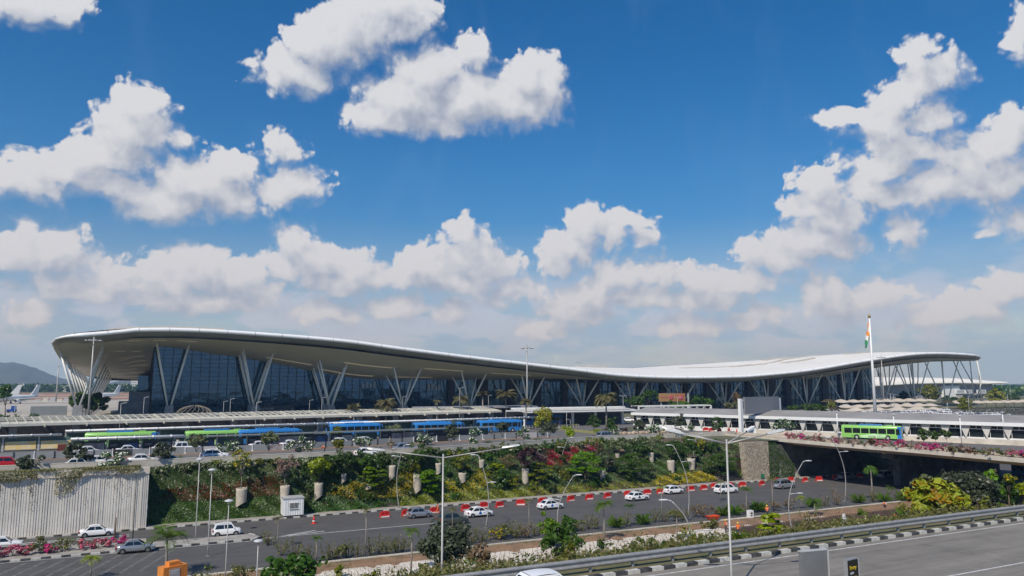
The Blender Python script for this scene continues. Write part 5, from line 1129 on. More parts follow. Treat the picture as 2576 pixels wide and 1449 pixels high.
# people
def person(label, pos, rz, pose, top='hivis', hat=True, sc_=1., legs='cloth_dark'):
    J = {'pelvis': (0, 0, .93), 'spine': (0, 0, 1.15), 'chest': (0, .0, 1.36), 'neck': (0, .0, 1.52), 'head': (0, .03, 1.64), 'crown': (0, .03, 1.76),
         'sl': (-.19, 0, 1.43), 'el': (-.25, -.02, 1.15), 'hl': (-.24, .10, .90), 'sr': (.19, 0, 1.43), 'er': (.25, -.02, 1.15), 'hr': (.24, .10, .90),
         'kl': (-.11, .03, .50), 'al': (-.11, 0, .09), 'tl': (-.11, .16, .04), 'kr': (.11, .03, .50), 'ar': (.11, 0, .09), 'tr': (.11, .16, .04), 'cl': (-.10, 0, .88), 'cr': (.10, 0, .88)}
    if pose == 'walk': J.update(kl=(-.11, .22, .52), al=(-.11, .20, .10), tl=(-.11, .36, .06), kr=(.11, -.03, .50), ar=(.11, -.30, .16), tr=(.11, -.20, .04), hl=(-.24, -.16, .95), hr=(.24, .28, 1.0))
    if pose == 'bend': J.update(spine=(0, .16, 1.08), chest=(0, .38, 1.14), neck=(0, .52, 1.18), head=(0, .62, 1.20), crown=(0, .72, 1.20), sl=(-.19, .42, 1.14), sr=(.19, .42, 1.14), el=(-.22, .48, .86), er=(.22, .48, .86), hl=(-.18, .58, .62), hr=(.18, .58, .62), pelvis=(0, -.08, .88), cl=(-.1, -.06, .84), cr=(.1, -.06, .84))
    if pose == 'crouch': J.update(pelvis=(0, -.10, .32), cl=(-.1, -.08, .30), cr=(.1, -.08, .30), spine=(0, .0, .52), chest=(0, .14, .70), neck=(0, .22, .84), head=(0, .28, .93), crown=(0, .32, 1.04), sl=(-.19, .16, .74), sr=(.19, .16, .74), el=(-.26, .30, .54), er=(.26, .30, .54), hl=(-.16, .48, .40), hr=(.16, .48, .40), kl=(-.17, .30, .46), kr=(.17, .30, .46))
    names = list(J); E = [('pelvis', 'spine'), ('spine', 'chest'), ('chest', 'neck'), ('neck', 'head'), ('head', 'crown'), ('chest', 'sl'), ('sl', 'el'), ('el', 'hl'), ('chest', 'sr'), ('sr', 'er'), ('er', 'hr'), ('pelvis', 'cl'), ('cl', 'kl'), ('kl', 'al'), ('al', 'tl'), ('pelvis', 'cr'), ('cr', 'kr'), ('kr', 'ar'), ('ar', 'tr')]
    RAD = dict(pelvis=.145, spine=.13, chest=.155, neck=.06, head=.10, crown=.075, sl=.075, sr=.075, el=.05, er=.05, hl=.038, hr=.038, cl=.10, cr=.10, kl=.065, kr=.065, al=.045, ar=.045, tl=.04, tr=.04)
    me = bpy.data.meshes.new('person'); me.from_pydata([J[n] for n in names], [(names.index(a), names.index(b)) for a, b in E], [])
    o = bpy.data.objects.new('person', me); COL.objects.link(o); o.modifiers.new('skin', 'SKIN'); sub = o.modifiers.new('sub', 'SUBSURF'); sub.levels = 1
    for i, n in enumerate(names):
        v = me.skin_vertices[0].data[i]; v.radius = (RAD[n], RAD[n] * (.8 if n in ('chest', 'spine', 'pelvis') else 1)); v.use_root = n == 'pelvis'
    dg = bpy.context.evaluated_depsgraph_get(); m2 = bpy.data.meshes.new_from_object(o.evaluated_get(dg)); bpy.data.objects.remove(o)
    for k in ('skin', top, legs, 'black'): m2.materials.append(M[k])
    seg = lambda p, a, b: (lambda A, B: (p - (A + (B - A) * max(0, min(1, (p - A).dot(B - A) / (B - A).length_squared)))).length)(Vector(J[a]), Vector(J[b]))
    for f in m2.polygons:
        best = min(E, key=lambda e: seg(f.center, *e)); f.use_smooth = True
        f.material_index = 3 if best[1] in ('tl', 'tr') else 2 if best[1] in ('cl', 'cr', 'kl', 'kr', 'al', 'ar') else 1 if best[1] in ('spine', 'chest', 'sl', 'sr', 'el', 'er') else 0
    root = thing('person', label, 'person', pos, rz); root.scale = (sc_,) * 3
    bo = bpy.data.objects.new('body', m2); COL.objects.link(bo); bo.parent = root
    hv = Vector(J['head']); up = (Vector(J['crown']) - hv).normalized(); q = up.to_track_quat('Z', 'Y')
    hm = MB().lathe([(.155, .03), (.135, .05), (.13, .10), (.09, .17), (.01, .195)] if hat else [(.118, .0), (.122, .06), (.09, .13), (.01, .155)], (0, 0, 0), 10)
    hm.v = [tuple(hv + q @ Vector(v)) for v in hm.v]; hm.build('helmet' if hat else 'hair', M['yellow'] if hat else M['black'], root)
    if top == 'hivis':
        cv = Vector(J['chest']); sv_ = Vector(J['spine'])
        bd = MB()
        for s in (-1, 1): bd.beam(cv + Vector((s * .09, -.165, .04)), sv_ + Vector((s * .09, -.15, -.06)), .04, .02, up=(1, 0, 0))
        bd.build('reflective_strips', M['white_plastic'], root)
    return root
PE = [((6, 1758, 722, .0), 1.2, 'walk', 'worker in orange clothes walking beside the red barrier', 'hivis', False, 'hivis'), ((7, 2118, 895, .05), .4, 'stand', 'worker in yellow helmet standing at the rebar mesh left of the four armed pole', 'hivis', True, 'cloth_dark'),
      ((7, 2232, 925, .25), 2.4, 'stand', 'worker in orange vest with white stripes nearest the guard rail, right of the tall pole', 'hivis', True, 'cloth_dark'), ((7, 2505, 748, .2), -.6, 'stand', 'worker in yellow helmet beside the white box at the far mesh edge', 'hivis', True, 'cloth_dark'),
      ((8, 1275, 657, .15), .5, 'crouch', 'crouching worker in orange at the far edge of the rebar mesh', 'hivis', False, 'cloth_dark'), ((8, 1365, 770, .22), 2.8, 'crouch', 'crouching worker in orange vest near the spiky plant', 'hivis', False, 'cloth_dark'),
      ((8, 1522, 750, .22), 2., 'bend', 'bending worker with a yellow helmet behind the spiky plant', 'cloth_pale', True, 'cloth_dark'), ((12, 965, 490, ZU), .9, 'walk', 'person in a red top walking near the orange benches', 'red_plastic', False, 'cloth_dark'),
      ((13, 280, 930, ZU), 0, 'stand', 'person in white standing before the dark adverts, behind the hoarding', 'cloth_pale', False, 'cloth_pale'), ((14, 1360, 790, ZU), 0, 'stand', 'person in white near the white gate in the hoarding', 'cloth_pale', False, 'cloth_dark'),
      ((14, 775, 790, ZU), 1, 'stand', 'person in dark clothes standing at the adverts left of the red car advert', 'cloth_dark', False, 'cloth_dark'), ((14, 75, 1010, ZU), 1, 'bend', 'person in orange on the upper road leaning at the hoarding with the red mark', 'hivis', False, 'cloth_dark'),
      ((15, 1362, 600, ZU), 1, 'walk', 'person in dark clothes walking by the crowd railings', 'cloth_dark', False, 'cloth_dark'), ((18, 220, 700, .16), 1, 'stand', 'person in red in the shade at the bank beyond the bridge', 'red_plastic', False, 'red_plastic'),
      ((18, 2010, 1300, 5.6), 1, 'stand', 'person in red among the bushes right of the dark tree', 'red_plastic', False, 'red_plastic')]
for q, rz, pose, lb, top, hat, legs in PE:
    p = QG(*q); person(lb, p, rz, pose, top, hat, 1., legs)
# small site things
p = QG(5, 1610, 1475, .1); gen = thing('generator_box', 'orange generator cabinet with a grey notice at the bottom edge', 'generator', (p[0], p[1], .05), .45)
MB().box(-1.25, -.6, 0, 1.25, .6, 1.75).box(-.6, -.4, 1.75, .6, .4, 2.15).build('cabinet', M['orange_paint'], gen)
MB().box(-.62, -.63, .4, .45, -.6, 1.5).build('notice', M['grey_paint'], gen); MB().box(-.45, -.64, 1.25, .3, -.63, 1.35).box(-.45, -.64, 1.05, .2, -.63, 1.12).build('notice_text', M['white_paint'], gen)
p = QG(7, 1992, 778, .15); sk = thing('barrow_tray', 'orange red metal tray lying on the soil beside the rebar mesh', 'tray', p)
MB().add([(-.6, -.4, .15), (.6, -.4, .15), (.6, .4, .15), (-.6, .4, .15), (-1.0, -.6, .7), (1.0, -.6, .7), (1.0, .6, .7), (-1.0, .6, .7)], [(0, 3, 2, 1), (0, 1, 5, 4), (1, 2, 6, 5), (2, 3, 7, 6), (3, 0, 4, 7)]).build('tray', mat('tray_red', (.62, .08, .02), .5), sk); MB().box(-.5, -.3, 0, .5, .3, .15).build('base', M['dark_metal'], sk)
p = QG(7, 2345, 752, .15); wb_ = thing('meter_box', 'small white meter box with dark marks at the edge of the soil strip', 'box', p)
MB().box(-.42, -.3, 0, .42, .3, 1.1).build('box', M['white_paint'], wb_); MB().box(-.2, -.32, .62, .2, -.3, .82).box(-.12, -.32, .3, .14, -.3, .5).build('marks', M['dark_metal'], wb_)
p = QG(18, 350, 610, .2); ws = thing('warning_sign', 'orange triangular warning sign on the bank beyond the bridge', 'sign', p)
MB().tube([(0, 0, 0), (0, 0, 1.6)], .04, 6).build('post', M['grey_paint'], ws); MB().prism([(-.5, 1.5), (.5, 1.5), (0, 2.4)], -.03, .03).build('plate', M['hivis'], ws)
p = QG(18, 632, 560, 1.); ws = thing('warning_sign', 'white triangular sign on the bank beyond the bridge, right of the orange one', 'sign', p)
MB().tube([(0, 0, 0), (0, 0, 1.2)], .04, 6).build('post', M['grey_paint'], ws); MB().prism([(-.5, 1.1), (.5, 1.1), (0, 2.0)], -.03, .03).build('plate', M['white_paint'], ws)
p = QG(7, 2462, 395, .16); ws = thing('notice_board', 'small green notice board on the footpath before the stone wall', 'sign', p)
MB().box(-.5, -.03, .5, .5, .03, 1.2).box(-.45, -.04, 0, -.38, .04, .5).box(.38, -.04, 0, .45, .04, .5).build('board', mat('green_board', (.03, .20, .10), .5), ws)
p = QG(8, 888, 838, 3.5); mk_ = tag(MB().prism([(-.22, 0), (.22, 0), (.16, 1.0), (-.16, 1.0)], -.14, .14).prism([(-.16, 1.0), (.16, 1.0), (.12, 1.45), (-.12, 1.45)], -.12, .12).box(.2, -.12, .7, .75, .12, .95).build('marker_post', M['white_paint'], loc=p), 'white painted marker post among the bushes behind the guard rail', 'post')
p = QG(8, 1858, 745, 7.2); tag(MB().prism([(-.2, 0), (.2, 0), (-.02, 1.1), (-.22, 1.1)], -.12, .12).build('marker_post', M['white_paint'], loc=p), 'leaning white marker post just behind the guard rail at the right', 'post')
p = QG(12, 500, 505, ZU); ob_ = thing('orange_bench', 'row of orange slatted benches at the left of the bus station', 'bench', p)
mb = MB(); 
for k in range(4): mb.box(-7, -.3 + .02 * k, .3 + k * .32, 6, -.25 + .02 * k, .48 + k * .32)
mb.box(-7, -.3, .35, 6, .4, .45); mb.build('slats', M['orange_paint'], ob_); MB().box(-6.5, -.2, 0, -6.3, .3, 1.4).box(5.5, -.2, 0, 5.7, .3, 1.4).build('legs_frame', M['orange_paint'], ob_)
p = QG(12, 175, 510, ZU)
nb = thing('notice_boards', 'four white notice boards in a dark frame at the left of the bus station', 'notice board', p)
for k in range(4): MB().box(-3.9 + k * 2, -.05, .6, -2.1 + k * 2, .05, 2.4).build('board', M['white_paint'], nb)
MB().box(-4.1, .06, .3, 4.1, .12, 2.6).box(-4.1, .0, 0, -3.95, .12, 2.6).box(3.95, 0, 0, 4.1, .12, 2.6).build('frame', M['dark_metal'], nb)
p = QG(12, 990, 815, ZU); tag(MB().prism([(-.7, 0), (.6, 0), (.65, 1.15), (-.6, 1.15)], -.4, .4).build('red_kiosk', mat('dull_red', (.14, .03, .02), .6), loc=p), 'dull red box between the hoarding and the yellow poster shelter', 'box')
# aircraft on the apron
def plane(label, pos, rz):
    t = thing('aircraft', label, 'aircraft', pos, rz); W_ = M['white_paint']
    fu = MB().lathe([(.05, -18), (.8, -16), (1.5, -12), (1.95, -7), (1.95, 12), (1.8, 14.5), (1.2, 16.8), (.5, 17.8), (.02, 18)], (0, 0, 0), 16); fu.v = [(z, y, 3.6 + x + (1.2 * max(0, (-8 - z) / 10) ** 1.5 if z < -8 else 0)) for x, y, z in fu.v]; fu.build('fuselage', W_, t)
    MB().add([(15.8, -1.0, 4.5), (15.8, 1.0, 4.5), (15.0, 1.15, 5.0), (15.0, -1.15, 5.0), (16.1, -.9, 4.35), (16.1, .9, 4.35)], [(0, 1, 2, 3), (4, 5, 1, 0)]).build('cockpit_windows', M['glass'], t)
    for s in (-1, 1):
        MB().add([(3.5, s * 1.5, 2.6), (-3, s * 1.5, 2.6), (-5.2, s * 17, 4.0), (-3.8, s * 17, 4.05), (3.5, s * 1.5, 3.1), (-3, s * 1.5, 3.0), (-5.2, s * 17, 4.12), (-3.8, s * 17, 4.15)], [(0, 1, 2, 3), (4, 7, 6, 5), (0, 3, 7, 4), (1, 5, 6, 2), (2, 6, 7, 3)]).build('wing', M['grey_paint'], t)
        en = MB().lathe([(.95, 0), (1.1, .5), (1.05, 2.2), (.6, 3.6)], (0, 0, 0), 14); en.v = [(5.2 - z, s * 5.7 + y, 1.75 + x) for x, y, z in en.v]; e_ = en.build('engine', W_, t)
        MB().tube([(5.1, s * 5.7, 1.75), (4.9, s * 5.7, 1.75)], .88, 14).build('fan', M['black'], e_)
        MB().add([(-13, s * .8, 5.2), (-16.5, s * .8, 5.2), (-17.8, s * 6.2, 5.7), (-16.4, s * 6.2, 5.7), (-13, s * .8, 5.5), (-16.5, s * .8, 5.4), (-17.8, s * 6.2, 5.8), (-16.4, s * 6.2, 5.8)], [(0, 1, 2, 3), (4, 7, 6, 5), (0, 3, 7, 4), (1, 5, 6, 2)]).build('tailplane', M['grey_paint'], t)
        MB().box(-.9, s * 3.6 - .25, 0, .3, s * 3.6 + .25, 1.1).box(-.5, s * 3.6 - .1, 1, -.1, s * 3.6 + .1, 3).build('landing_gear', M['black'], t)
    MB().prism([(-11.5, 5.2), (-16.8, 5.6), (-18.6, 12.0), (-16.2, 12.0)], -.2, .2).build('tail_fin', W_, t)
    MB().box(12.6, -.2, 0, 13.2, .2, 2.2).build('nose_gear', M['black'], t); return t
p = QG(11, 300, 1350, ZU); pl0 = plane('white airliner parked nose towards us at the far left', (p[0] - 3, p[1] + 8, ZU + .04), -2.25)
p = QG(11, 1790, 1300, ZU); dup(pl0, (p[0] - 8, p[1] + 40, ZU + .04), -2.35, 'white airliner with its tail showing between the left columns')
p = QG(11, 120, 1330, ZU); dup(pl0, (p[0] - 14, p[1] + 26, ZU + .04), -2.9, 'airliner half hidden behind the dark tree at the left edge')
p = QG(11, 1000, 1335, ZU); ap = thing('apron_trailers', 'line of pale baggage trailers on the apron right of the airliner', 'trailers', (p[0], p[1], ZU + .03))
MB().box(-16, -1.5, .5, 16, 1.5, .9).build('deck', M['cream'], ap)
for k in range(8): MB().box(-15 + k * 4, -1.4, .9, -12 + k * 4, 1.4, 2.6 + (k % 3) * .5).build('container', M['cream'] if k % 2 else M['grey_paint'], ap)
gw = thing('apron_wall', 'long grey screen wall on the edge of the apron at the left', 'wall', (QG(12, 790, 175, ZU)[0], 300, ZU))
x0 = GY(*Q(12, 490, 150), 300)[0]; x1 = GY(*Q(12, 1080, 150), 300)[0]; xm = gw.location.x
MB().box(x0 - xm, 0, -.2, x1 - xm, .4, GY(*Q(12, 700, 100), 300)[2] - ZU).build('screen', M['fence_sheet'], gw)
MB().box(x0 - xm + 1, -14, -.2, x1 - xm + 1, -13.5, 2.2).box(x0 - xm - 1, -24, -.2, x1 - xm + 2, -23.6, 1.6).build('low_wall', M['concrete'], gw)
p = QG(12, 185, 205, ZU); tg = thing('baggage_tractor', 'small dark blue tractor on the pale apron at the left', 'tractor', p)
MB().box(-1.8, -1, .4, 1.8, 1, 1.5).box(-.2, -.9, 1.5, 1.6, .9, 2.9).build('body', M['bus_deep'], tg)
for sx_ in (-1.1, 1.1):
    for sy_ in (-1, 1): MB().tube([(sx_, sy_ * .8, .5), (sx_, sy_ * 1.05, .5)], .5, 10, sm=False).build('wheel', M['black'], tg)
# white buildings far beyond the airfield
for (px, py, wd, hh, lb) in [(165, 975, 26, 14, 'wide white building at the foot of the blue hill'), (53, 978, 12, 20, 'narrow white tower building left of the airliner tail'), (107, 984, 20, 9, 'low white building right of the airliner tail'), (338, 982, 18, 34, 'tall white block of flats framed by the left end of the terminal'), (311, 983, 24, 14, 'low white building left of the tall white block'), (298, 977, 18, 9, 'small white building seen under the left roof end'), (258, 977, 12, 10, 'small white house between the left columns'), (2545, 972, 60, 12, 'long low white building on the right horizon')]:
    d_ = 1350. if px < 1000 else 900.; r = ray(px, 985); k = d_ / (r[0] * _sy + r[1] * _cy); x, y = r[0] * k, r[1] * k
    W2 = wd / F * d_; H2 = hh / F * d_; t = thing('distant_building', lb, 'building', (x, y, ZU - .1))
    MB().box(-W2 / 2, -6, 0, W2 / 2, 6, H2).build('wall', M['white_paint'], t); MB().box(-W2 / 2 - .3, -6.3, H2, W2 / 2 + .3, 6.3, H2 + .8).build('roof', M['grey_paint'], t)
    for fl_ in range(max(1, int(H2 / 4))):
        mbw = MB(); 
        for xx in np.arange(-W2 / 2 + 1, W2 / 2 - 1.5, 3.2): mbw.box(xx, -6.1, 1.2 + fl_ * 3.6, xx + 1.6, -5.98, 2.7 + fl_ * 3.6)
        if mbw.v: mbw.build('window_row', M['glass'], t)
# ------------------------------------------------------------------ planting
rng = np.random.default_rng(11); TN, TL = 2.0, 1.45
LM = {k: leafmat('leaves_' + k, *v) for k, v in {
 'hedge': ((.050, .095, .014), (.085, .135, .022)), 'rust': ((.17, .060, .022), (.095, .055, .018), (.05, .08, .02), .25),
 'mixed': ((.065, .090, .028), (.11, .135, .05)), 'gold': ((.42, .30, .03), (.22, .21, .03), (.08, .11, .02), .25), 'olive': ((.13, .15, .025), (.21, .22, .03)),
 'dark': ((.032, .072, .014), (.065, .12, .024)), 'mid': ((.040, .085, .014), (.075, .135, .022)), 'bloom': ((.06, .11, .02), (.11, .17, .03), (.82, .80, .62), .58),
 'purple': ((.045, .022, .028), (.085, .035, .04)), 'wine': ((.15, .022, .03), (.075, .022, .028), (.36, .03, .05), .14), 'bright': ((.095, .19, .016), (.17, .28, .03)),
 'lime': ((.19, .26, .018), (.29, .34, .03)), 'pink': ((.62, .17, .27), (.45, .13, .20), (.10, .13, .04), .22), 'magenta': ((.62, .06, .27), (.50, .05, .22), (.10, .13, .04), .15),
 'dry': ((.24, .18, .10), (.16, .12, .07)), 'weed': ((.13, .14, .045), (.23, .21, .075), (.07, .10, .025), .3), 'palm': ((.075, .14, .022), (.13, .21, .04)),
 'deadpalm': ((.20, .17, .09), (.12, .12, .06)), 'frangi': ((.030, .075, .018), (.06, .12, .03), (.75, .75, .66), .10), 'frangiw': ((.035, .085, .02), (.065, .13, .035), (.75, .75, .68), .22),
 'pale': ((.13, .15, .07), (.20, .21, .11)), 'grey': ((.05, .062, .035), (.085, .10, .055)), 'yellowfl': ((.10, .15, .03), (.16, .2, .04), (.75, .50, .02), .45), 'palepink': ((.50, .33, .30), (.34, .27, .2), (.11, .12, .06), .4),
 'autumn': ((.17, .23, .03), (.30, .31, .05), (.26, .16, .03), .12)}.items()}
def leaf_obj(name, P, N, S, m, parent=None, asp=.45, bend=None):
    n = len(P); P = np.asarray(P, float); N = np.asarray(N, float); N /= np.linalg.norm(N, axis=1, keepdims=True) + 1e-9
    T = bend if bend is not None else rng.normal(size=(n, 3)); T = T - N * (T * N).sum(1, keepdims=True); T /= np.linalg.norm(T, axis=1, keepdims=True) + 1e-9
    B = np.cross(N, T); S = np.broadcast_to(np.asarray(S, float).reshape(-1, 1), (n, 1))
    V = np.empty((n, 4, 3)); V[:, 0] = P - T * S * .5; V[:, 1] = P + B * S * asp * .62; V[:, 2] = P + T * S * .5; V[:, 3] = P - B * S * asp * .62
    me = bpy.data.meshes.new(name); me.vertices.add(n * 4); me.vertices.foreach_set('co', V.ravel())
    me.loops.add(n * 4); me.loops.foreach_set('vertex_index', np.arange(n * 4, dtype=np.int32))
    me.polygons.add(n); me.polygons.foreach_set('loop_start', np.arange(0, n * 4, 4, dtype=np.int32))
    me.materials.append(LM[m] if isinstance(m, str) else m); me.update(calc_edges=True)
    o = bpy.data.objects.new(name, me); COL.objects.link(o)
    if parent: o.parent = parent
    return o
def crown_pts(c, rad, n, clumps, cr_, layered=False, low=-.75):
    c, rad = np.asarray(c, float), np.asarray(rad, float); C = []
    while len(C) < clumps:
        d = rng.normal(size=3); d /= np.linalg.norm(d); k = rng.uniform(.35, 1.0) ** .6
        if d[2] * k > low: C.append(d * k * (1 + .18 * rng.normal()))
    C = np.array(C)
    if layered:
        lv = np.array([-.7, -.25, .2, .6, .95]); C[:, 2] = lv[rng.integers(0, 5, clumps)] + rng.normal(0, .05, clumps)
        rr = np.sqrt(np.clip(1.1 - (C[:, 2] + .3) ** 2 * .55, .12, 1.1)); hxy = np.linalg.norm(C[:, :2], axis=1, keepdims=True); C[:, :2] = C[:, :2] / (hxy + .01) * np.minimum(hxy * 1.25, 1.0) * rr[:, None]
    i = rng.integers(0, clumps, n); sc3 = np.array([1, 1, .28 if layered else .75]) * cr_
    sz = rng.uniform(.6, 1.35, clumps)[i][:, None]
    off = rng.normal(size=(n, 3)); off /= np.linalg.norm(off, axis=1, keepdims=True); off *= rng.uniform(.2, 1, (n, 1)) ** .5
    P = c + C[i] * rad + off * sc3 * sz
    N = off * (.4 if layered else .8) + rng.normal(size=(n, 3)) * .35 + np.array([0, 0, 1.1 if layered else .45])
    return P, N
def trunk_mb(h, r, top, forks=4, seed=0, lean=(0, 0)):
    rr = random.Random(seed); mb = MB(); k0 = .55
    f = Vector((lean[0] * .5, lean[1] * .5, h * k0)); mb.tube([(0, 0, -.15), (rr.uniform(-.1, .1), rr.uniform(-.1, .1), h * .25), f], [r, r * .8, r * .62], 7)
    for k in range(forks):
        a = k * 2 * pi / forks + rr.uniform(-.4, .4); e = Vector((lean[0] + top[0] * .55 * cos(a), lean[1] + top[1] * .55 * sin(a), h + top[2] * rr.uniform(-.1, .5)))
        mb.tube([f, f.lerp(e, .5) + Vector((0, 0, rr.uniform(-.1, .15) * h)), e], [r * .5, r * .34, r * .12], 5)
    return mb
def tree(name, label, base, cc, w, h, m, leaf=.2, n=700, clumps=22, layered=False, tr=.09, cat='tree', group=None, bark='bark', forks=5, parts=('trunk', 'crown'), asp=.5):
    """base: world foot; cc: world crown centre; w, h: crown size in metres"""
    t = thing(name, label, cat, base, 0, group); c = Vector(cc) - Vector(base)
    trunk_mb(max(.25, c.z - h * .25), tr, (w / 2, w / 2, h / 2), forks, len(label), (c.x, c.y)).build(parts[0], M[bark], t)
    if n > 150: n = int(n * TN)
    P, N = crown_pts(c, (w / 2 * .82, w / 2 * .82, h / 2 * .85), n, clumps, min(w, h) * (.18 if not layered else .22), layered)
    leaf_obj(parts[1], P, N, rng.uniform(.7, 1.35, n) * leaf * TL, m, t, asp); return t
def px_tree(name, label, s, bx, by, cx_, cy_, w, h, m, z=0., **kw):
    """tree measured on a survey sheet: foot, crown centre, crown size"""
    b = SP(*Q(s, bx, by)) if z is None else QG(s, bx, by, z); q = Q(s, cx_, cy_); k = _zo[s][2] * 1.5901
    W_, H_ = span(b[0], b[1], w / k), span(b[0], b[1], h / k); c = top_at(q, b[0], b[1])
    return tree(name, label, b, c, W_, H_, m, **kw)
def shrub(name, label, base, w, h, m, n=350, leaf=.18, group=None, cat='shrub', upright=False, stems=True):
    t = thing(name, label, cat, base, 0, group)
    if stems:
        mb = MB(); rr = random.Random(int(base[0] * 10))
        for k in range(5 if not upright else 9):
            a = rr.uniform(0, 2 * pi); mb.tube([(0.1 * cos(a), .1 * sin(a), -.1), (w * .3 * cos(a) * (.5 if upright else 1), w * .3 * sin(a) * (.5 if upright else 1), h * .8 * rr.uniform(.7, 1.1))], [.03, .012], 4)
        mb.build('stems', M['bark'], t)
    if upright:
        k = 14; A = rng.uniform(0, 2*pi, k); R_ = rng.uniform(0, 1, k) ** .5 * w / 2; Hh = h * rng.uniform(.5, 1.1, k); i = rng.integers(0, k, n); u = rng.uniform(.1, 1, n)
        P = np.stack([R_[i] * np.cos(A[i]) * (.5 + .6 * u), R_[i] * np.sin(A[i]) * (.5 + .6 * u), Hh[i] * u], 1) + rng.normal(0, .06, (n, 3)); N = rng.normal(size=(n, 3)) + np.array([0, 0, .3])
    else: P, N = crown_pts((0, 0, h * .5), (w * .42, w * .42, h * .42), n, 12, min(w, h) * .22, low=-.9)
    leaf_obj('leaves', P, N, rng.uniform(.6, 1.3, n) * leaf * 1.3, m, t, .4 if upright else .6); return t
def fronds(n_f, L, droop, nl, up, wid=.05, lw=.28, seed=0):
    P, N, S, B = [], [], [], []; r = random.Random(seed); ribs = []
    for f in range(n_f):
        a = 2 * pi * f / n_f + r.uniform(-.25, .25); u0 = up * r.uniform(.45, 1.45); l = L * r.uniform(.8, 1.1); pts = []
        for k in range(nl + 1):
            s = k / nl; e = u0 - droop * s * 1.3; pts.append((pts[-1] if pts else Vector((0, 0, 0))) + Vector((cos(a) * cos(e), sin(a) * cos(e), sin(e))) * (l / nl))
        ribs.append(pts)
        for k in range(1, nl + 1):
            d = (pts[k] - pts[k-1]).normalized(); sd = d.cross(Vector((0, 0, 1))).normalized(); ln = lw * L * sin(pi * min(.97, (k / nl) * .85 + .15)) + .05
            for s in (-1, 1):
                dr = (sd * s + d * .55 + Vector((0, 0, -.25 - .3 * r.random()))).normalized(); P.append(pts[k] + dr * ln * .5); B.append(dr); N.append(dr.cross(d * s) + Vector((0, 0, .2))); S.append(ln)
    return P, N, S, B, ribs
def palm(label, base, h, L, m='palm', n_f=13, droop=1.5, up=1.0, tr=.10, group=None, nl=12, name='palm_tree', asp=.16, lw=.28, bark='grey_bark', cat='palm'):
    t = thing(name, label, cat, base, 0, group); P, N, S, B, ribs = fronds(n_f, L, droop, nl, up, lw=lw, seed=len(label) + int(h * 7))
    if h > .3: MB().tube([(0, 0, -.1), (.04 * h * .3, 0, h * .5), (0, 0, h)], [tr * 1.25, tr, tr * .8], 7).build('trunk', M[bark], t)
    o = leaf_obj('fronds', P, N, S, m, t, asp, np.array([tuple(b) for b in B])); o.location = (0, 0, max(h, .05))
    mb = MB()
    for pts in ribs: mb.tube([pts[0], pts[len(pts) // 2], pts[-1]], [.03, .02, .008], 3)
    mb.build('leaf_stalks', M['bark'] if m == 'deadpalm' else LM[m], t).location = (0, 0, max(h, .05)); return t
def blades(label, base, w, h, m='palm', n=60, name='spiky_plant', group=None, cat='plant'):
    t = thing(name, label, cat, base, 0, group); mb = MB(); r = random.Random(int(base[0] * 37))
    for k in range(n):
        a = r.uniform(0, 2 * pi); e = r.uniform(.25, 1.35); l = h * r.uniform(.7, 1.15); d = Vector((cos(a) * cos(e) * w / h * .6, sin(a) * cos(e) * w / h * .6, sin(e))); sd = Vector((-sin(a), cos(a), 0)) * .045
        p1 = d * l * .55; p2 = d * l + Vector((cos(a), sin(a), -.6)) * l * .18; mb.add([-sd, sd, p1 + sd * .9, p2, p1 - sd * .9], [(0, 1, 2, 3, 4)])
    mb.build('blades', LM[m], t); return t
def proj(x, y, z):
    f, a, hh = x * _sy + y * _cy, x * _cy - y * _sy, z - CZ; d = f * _cp + hh * _sp; return CX + F * a / d, CY - F * (-f * _sp + hh * _cp) / d
# --- ground cover of the planted wall: beds measured by their corners
def inside(px, pz, poly):
    r = np.zeros(len(px), bool); j = len(poly) - 1
    for i in range(len(poly)):
        xi, zi = poly[i]; xj, zj = poly[j]; c = ((zi > pz) != (zj > pz)) & (px < (xj - xi) * (pz - zi) / (zj - zi + 1e-9) + xi); r ^= c; j = i
    return r
VS = np.vectorize(slope_y)
def bed(label, m, corners, dens=42, leaf=.24, bump=.35, name='planting_bed', face=None):
    w_ = [SP(*Q(*c)) for c in corners]; poly = [(p[0], p[2]) for p in w_]; xa, xb = min(p[0] for p in poly), max(p[0] for p in poly); za, zb = min(p[1] for p in poly), max(p[1] for p in poly)
    n = int((xb - xa) * (zb - za) * dens * 1.25); x = rng.uniform(xa, xb, n); z = rng.uniform(za, zb, n); jx, jz = x + rng.normal(0, .25, n), z + rng.normal(0, .15, n)
    k = inside(jx, jz, poly); x, z = x[k], np.clip(z[k], .05, 8.2); y = VS(x, z) - .05
    tk = bump * (.5 + .35 * np.sin(x * 1.7 + z * 2.3) + .35 * np.sin(x * .6 - z * 1.9 + 1) + .2 * np.sin(x * 4.1 + z * 5.2)); d = rng.uniform(.3, 1, len(x)) * np.maximum(tk, .06)
    P = np.stack([x, y - d, z + d * .35], 1); N = np.stack([.5 * np.cos(x * 1.7 + z * 2.3) + rng.normal(0, .4, len(x)), -1 + rng.normal(0, .35, len(x)), .8 + rng.normal(0, .4, len(x))], 1)
    o = leaf_obj(name, P, N, rng.uniform(.6, 1.3, len(x)) * leaf * 1.2, m, asp=.6); return tag(o, label, 'ground cover', kind='stuff')
bed('dense dark green creepers over the whole terraced wall', 'dark', [(5, 1390, 400), (6, 0, 190), (6, 1300, 130), (7, 0, 90), (7, 1500, 40), (7, 2300, 60), (7, 2430, 90), (7, 2430, 330), (7, 1450, 400), (7, 0, 500), (6, 1200, 640), (6, 300, 730), (5, 1355, 960)], 44, .27, .35)
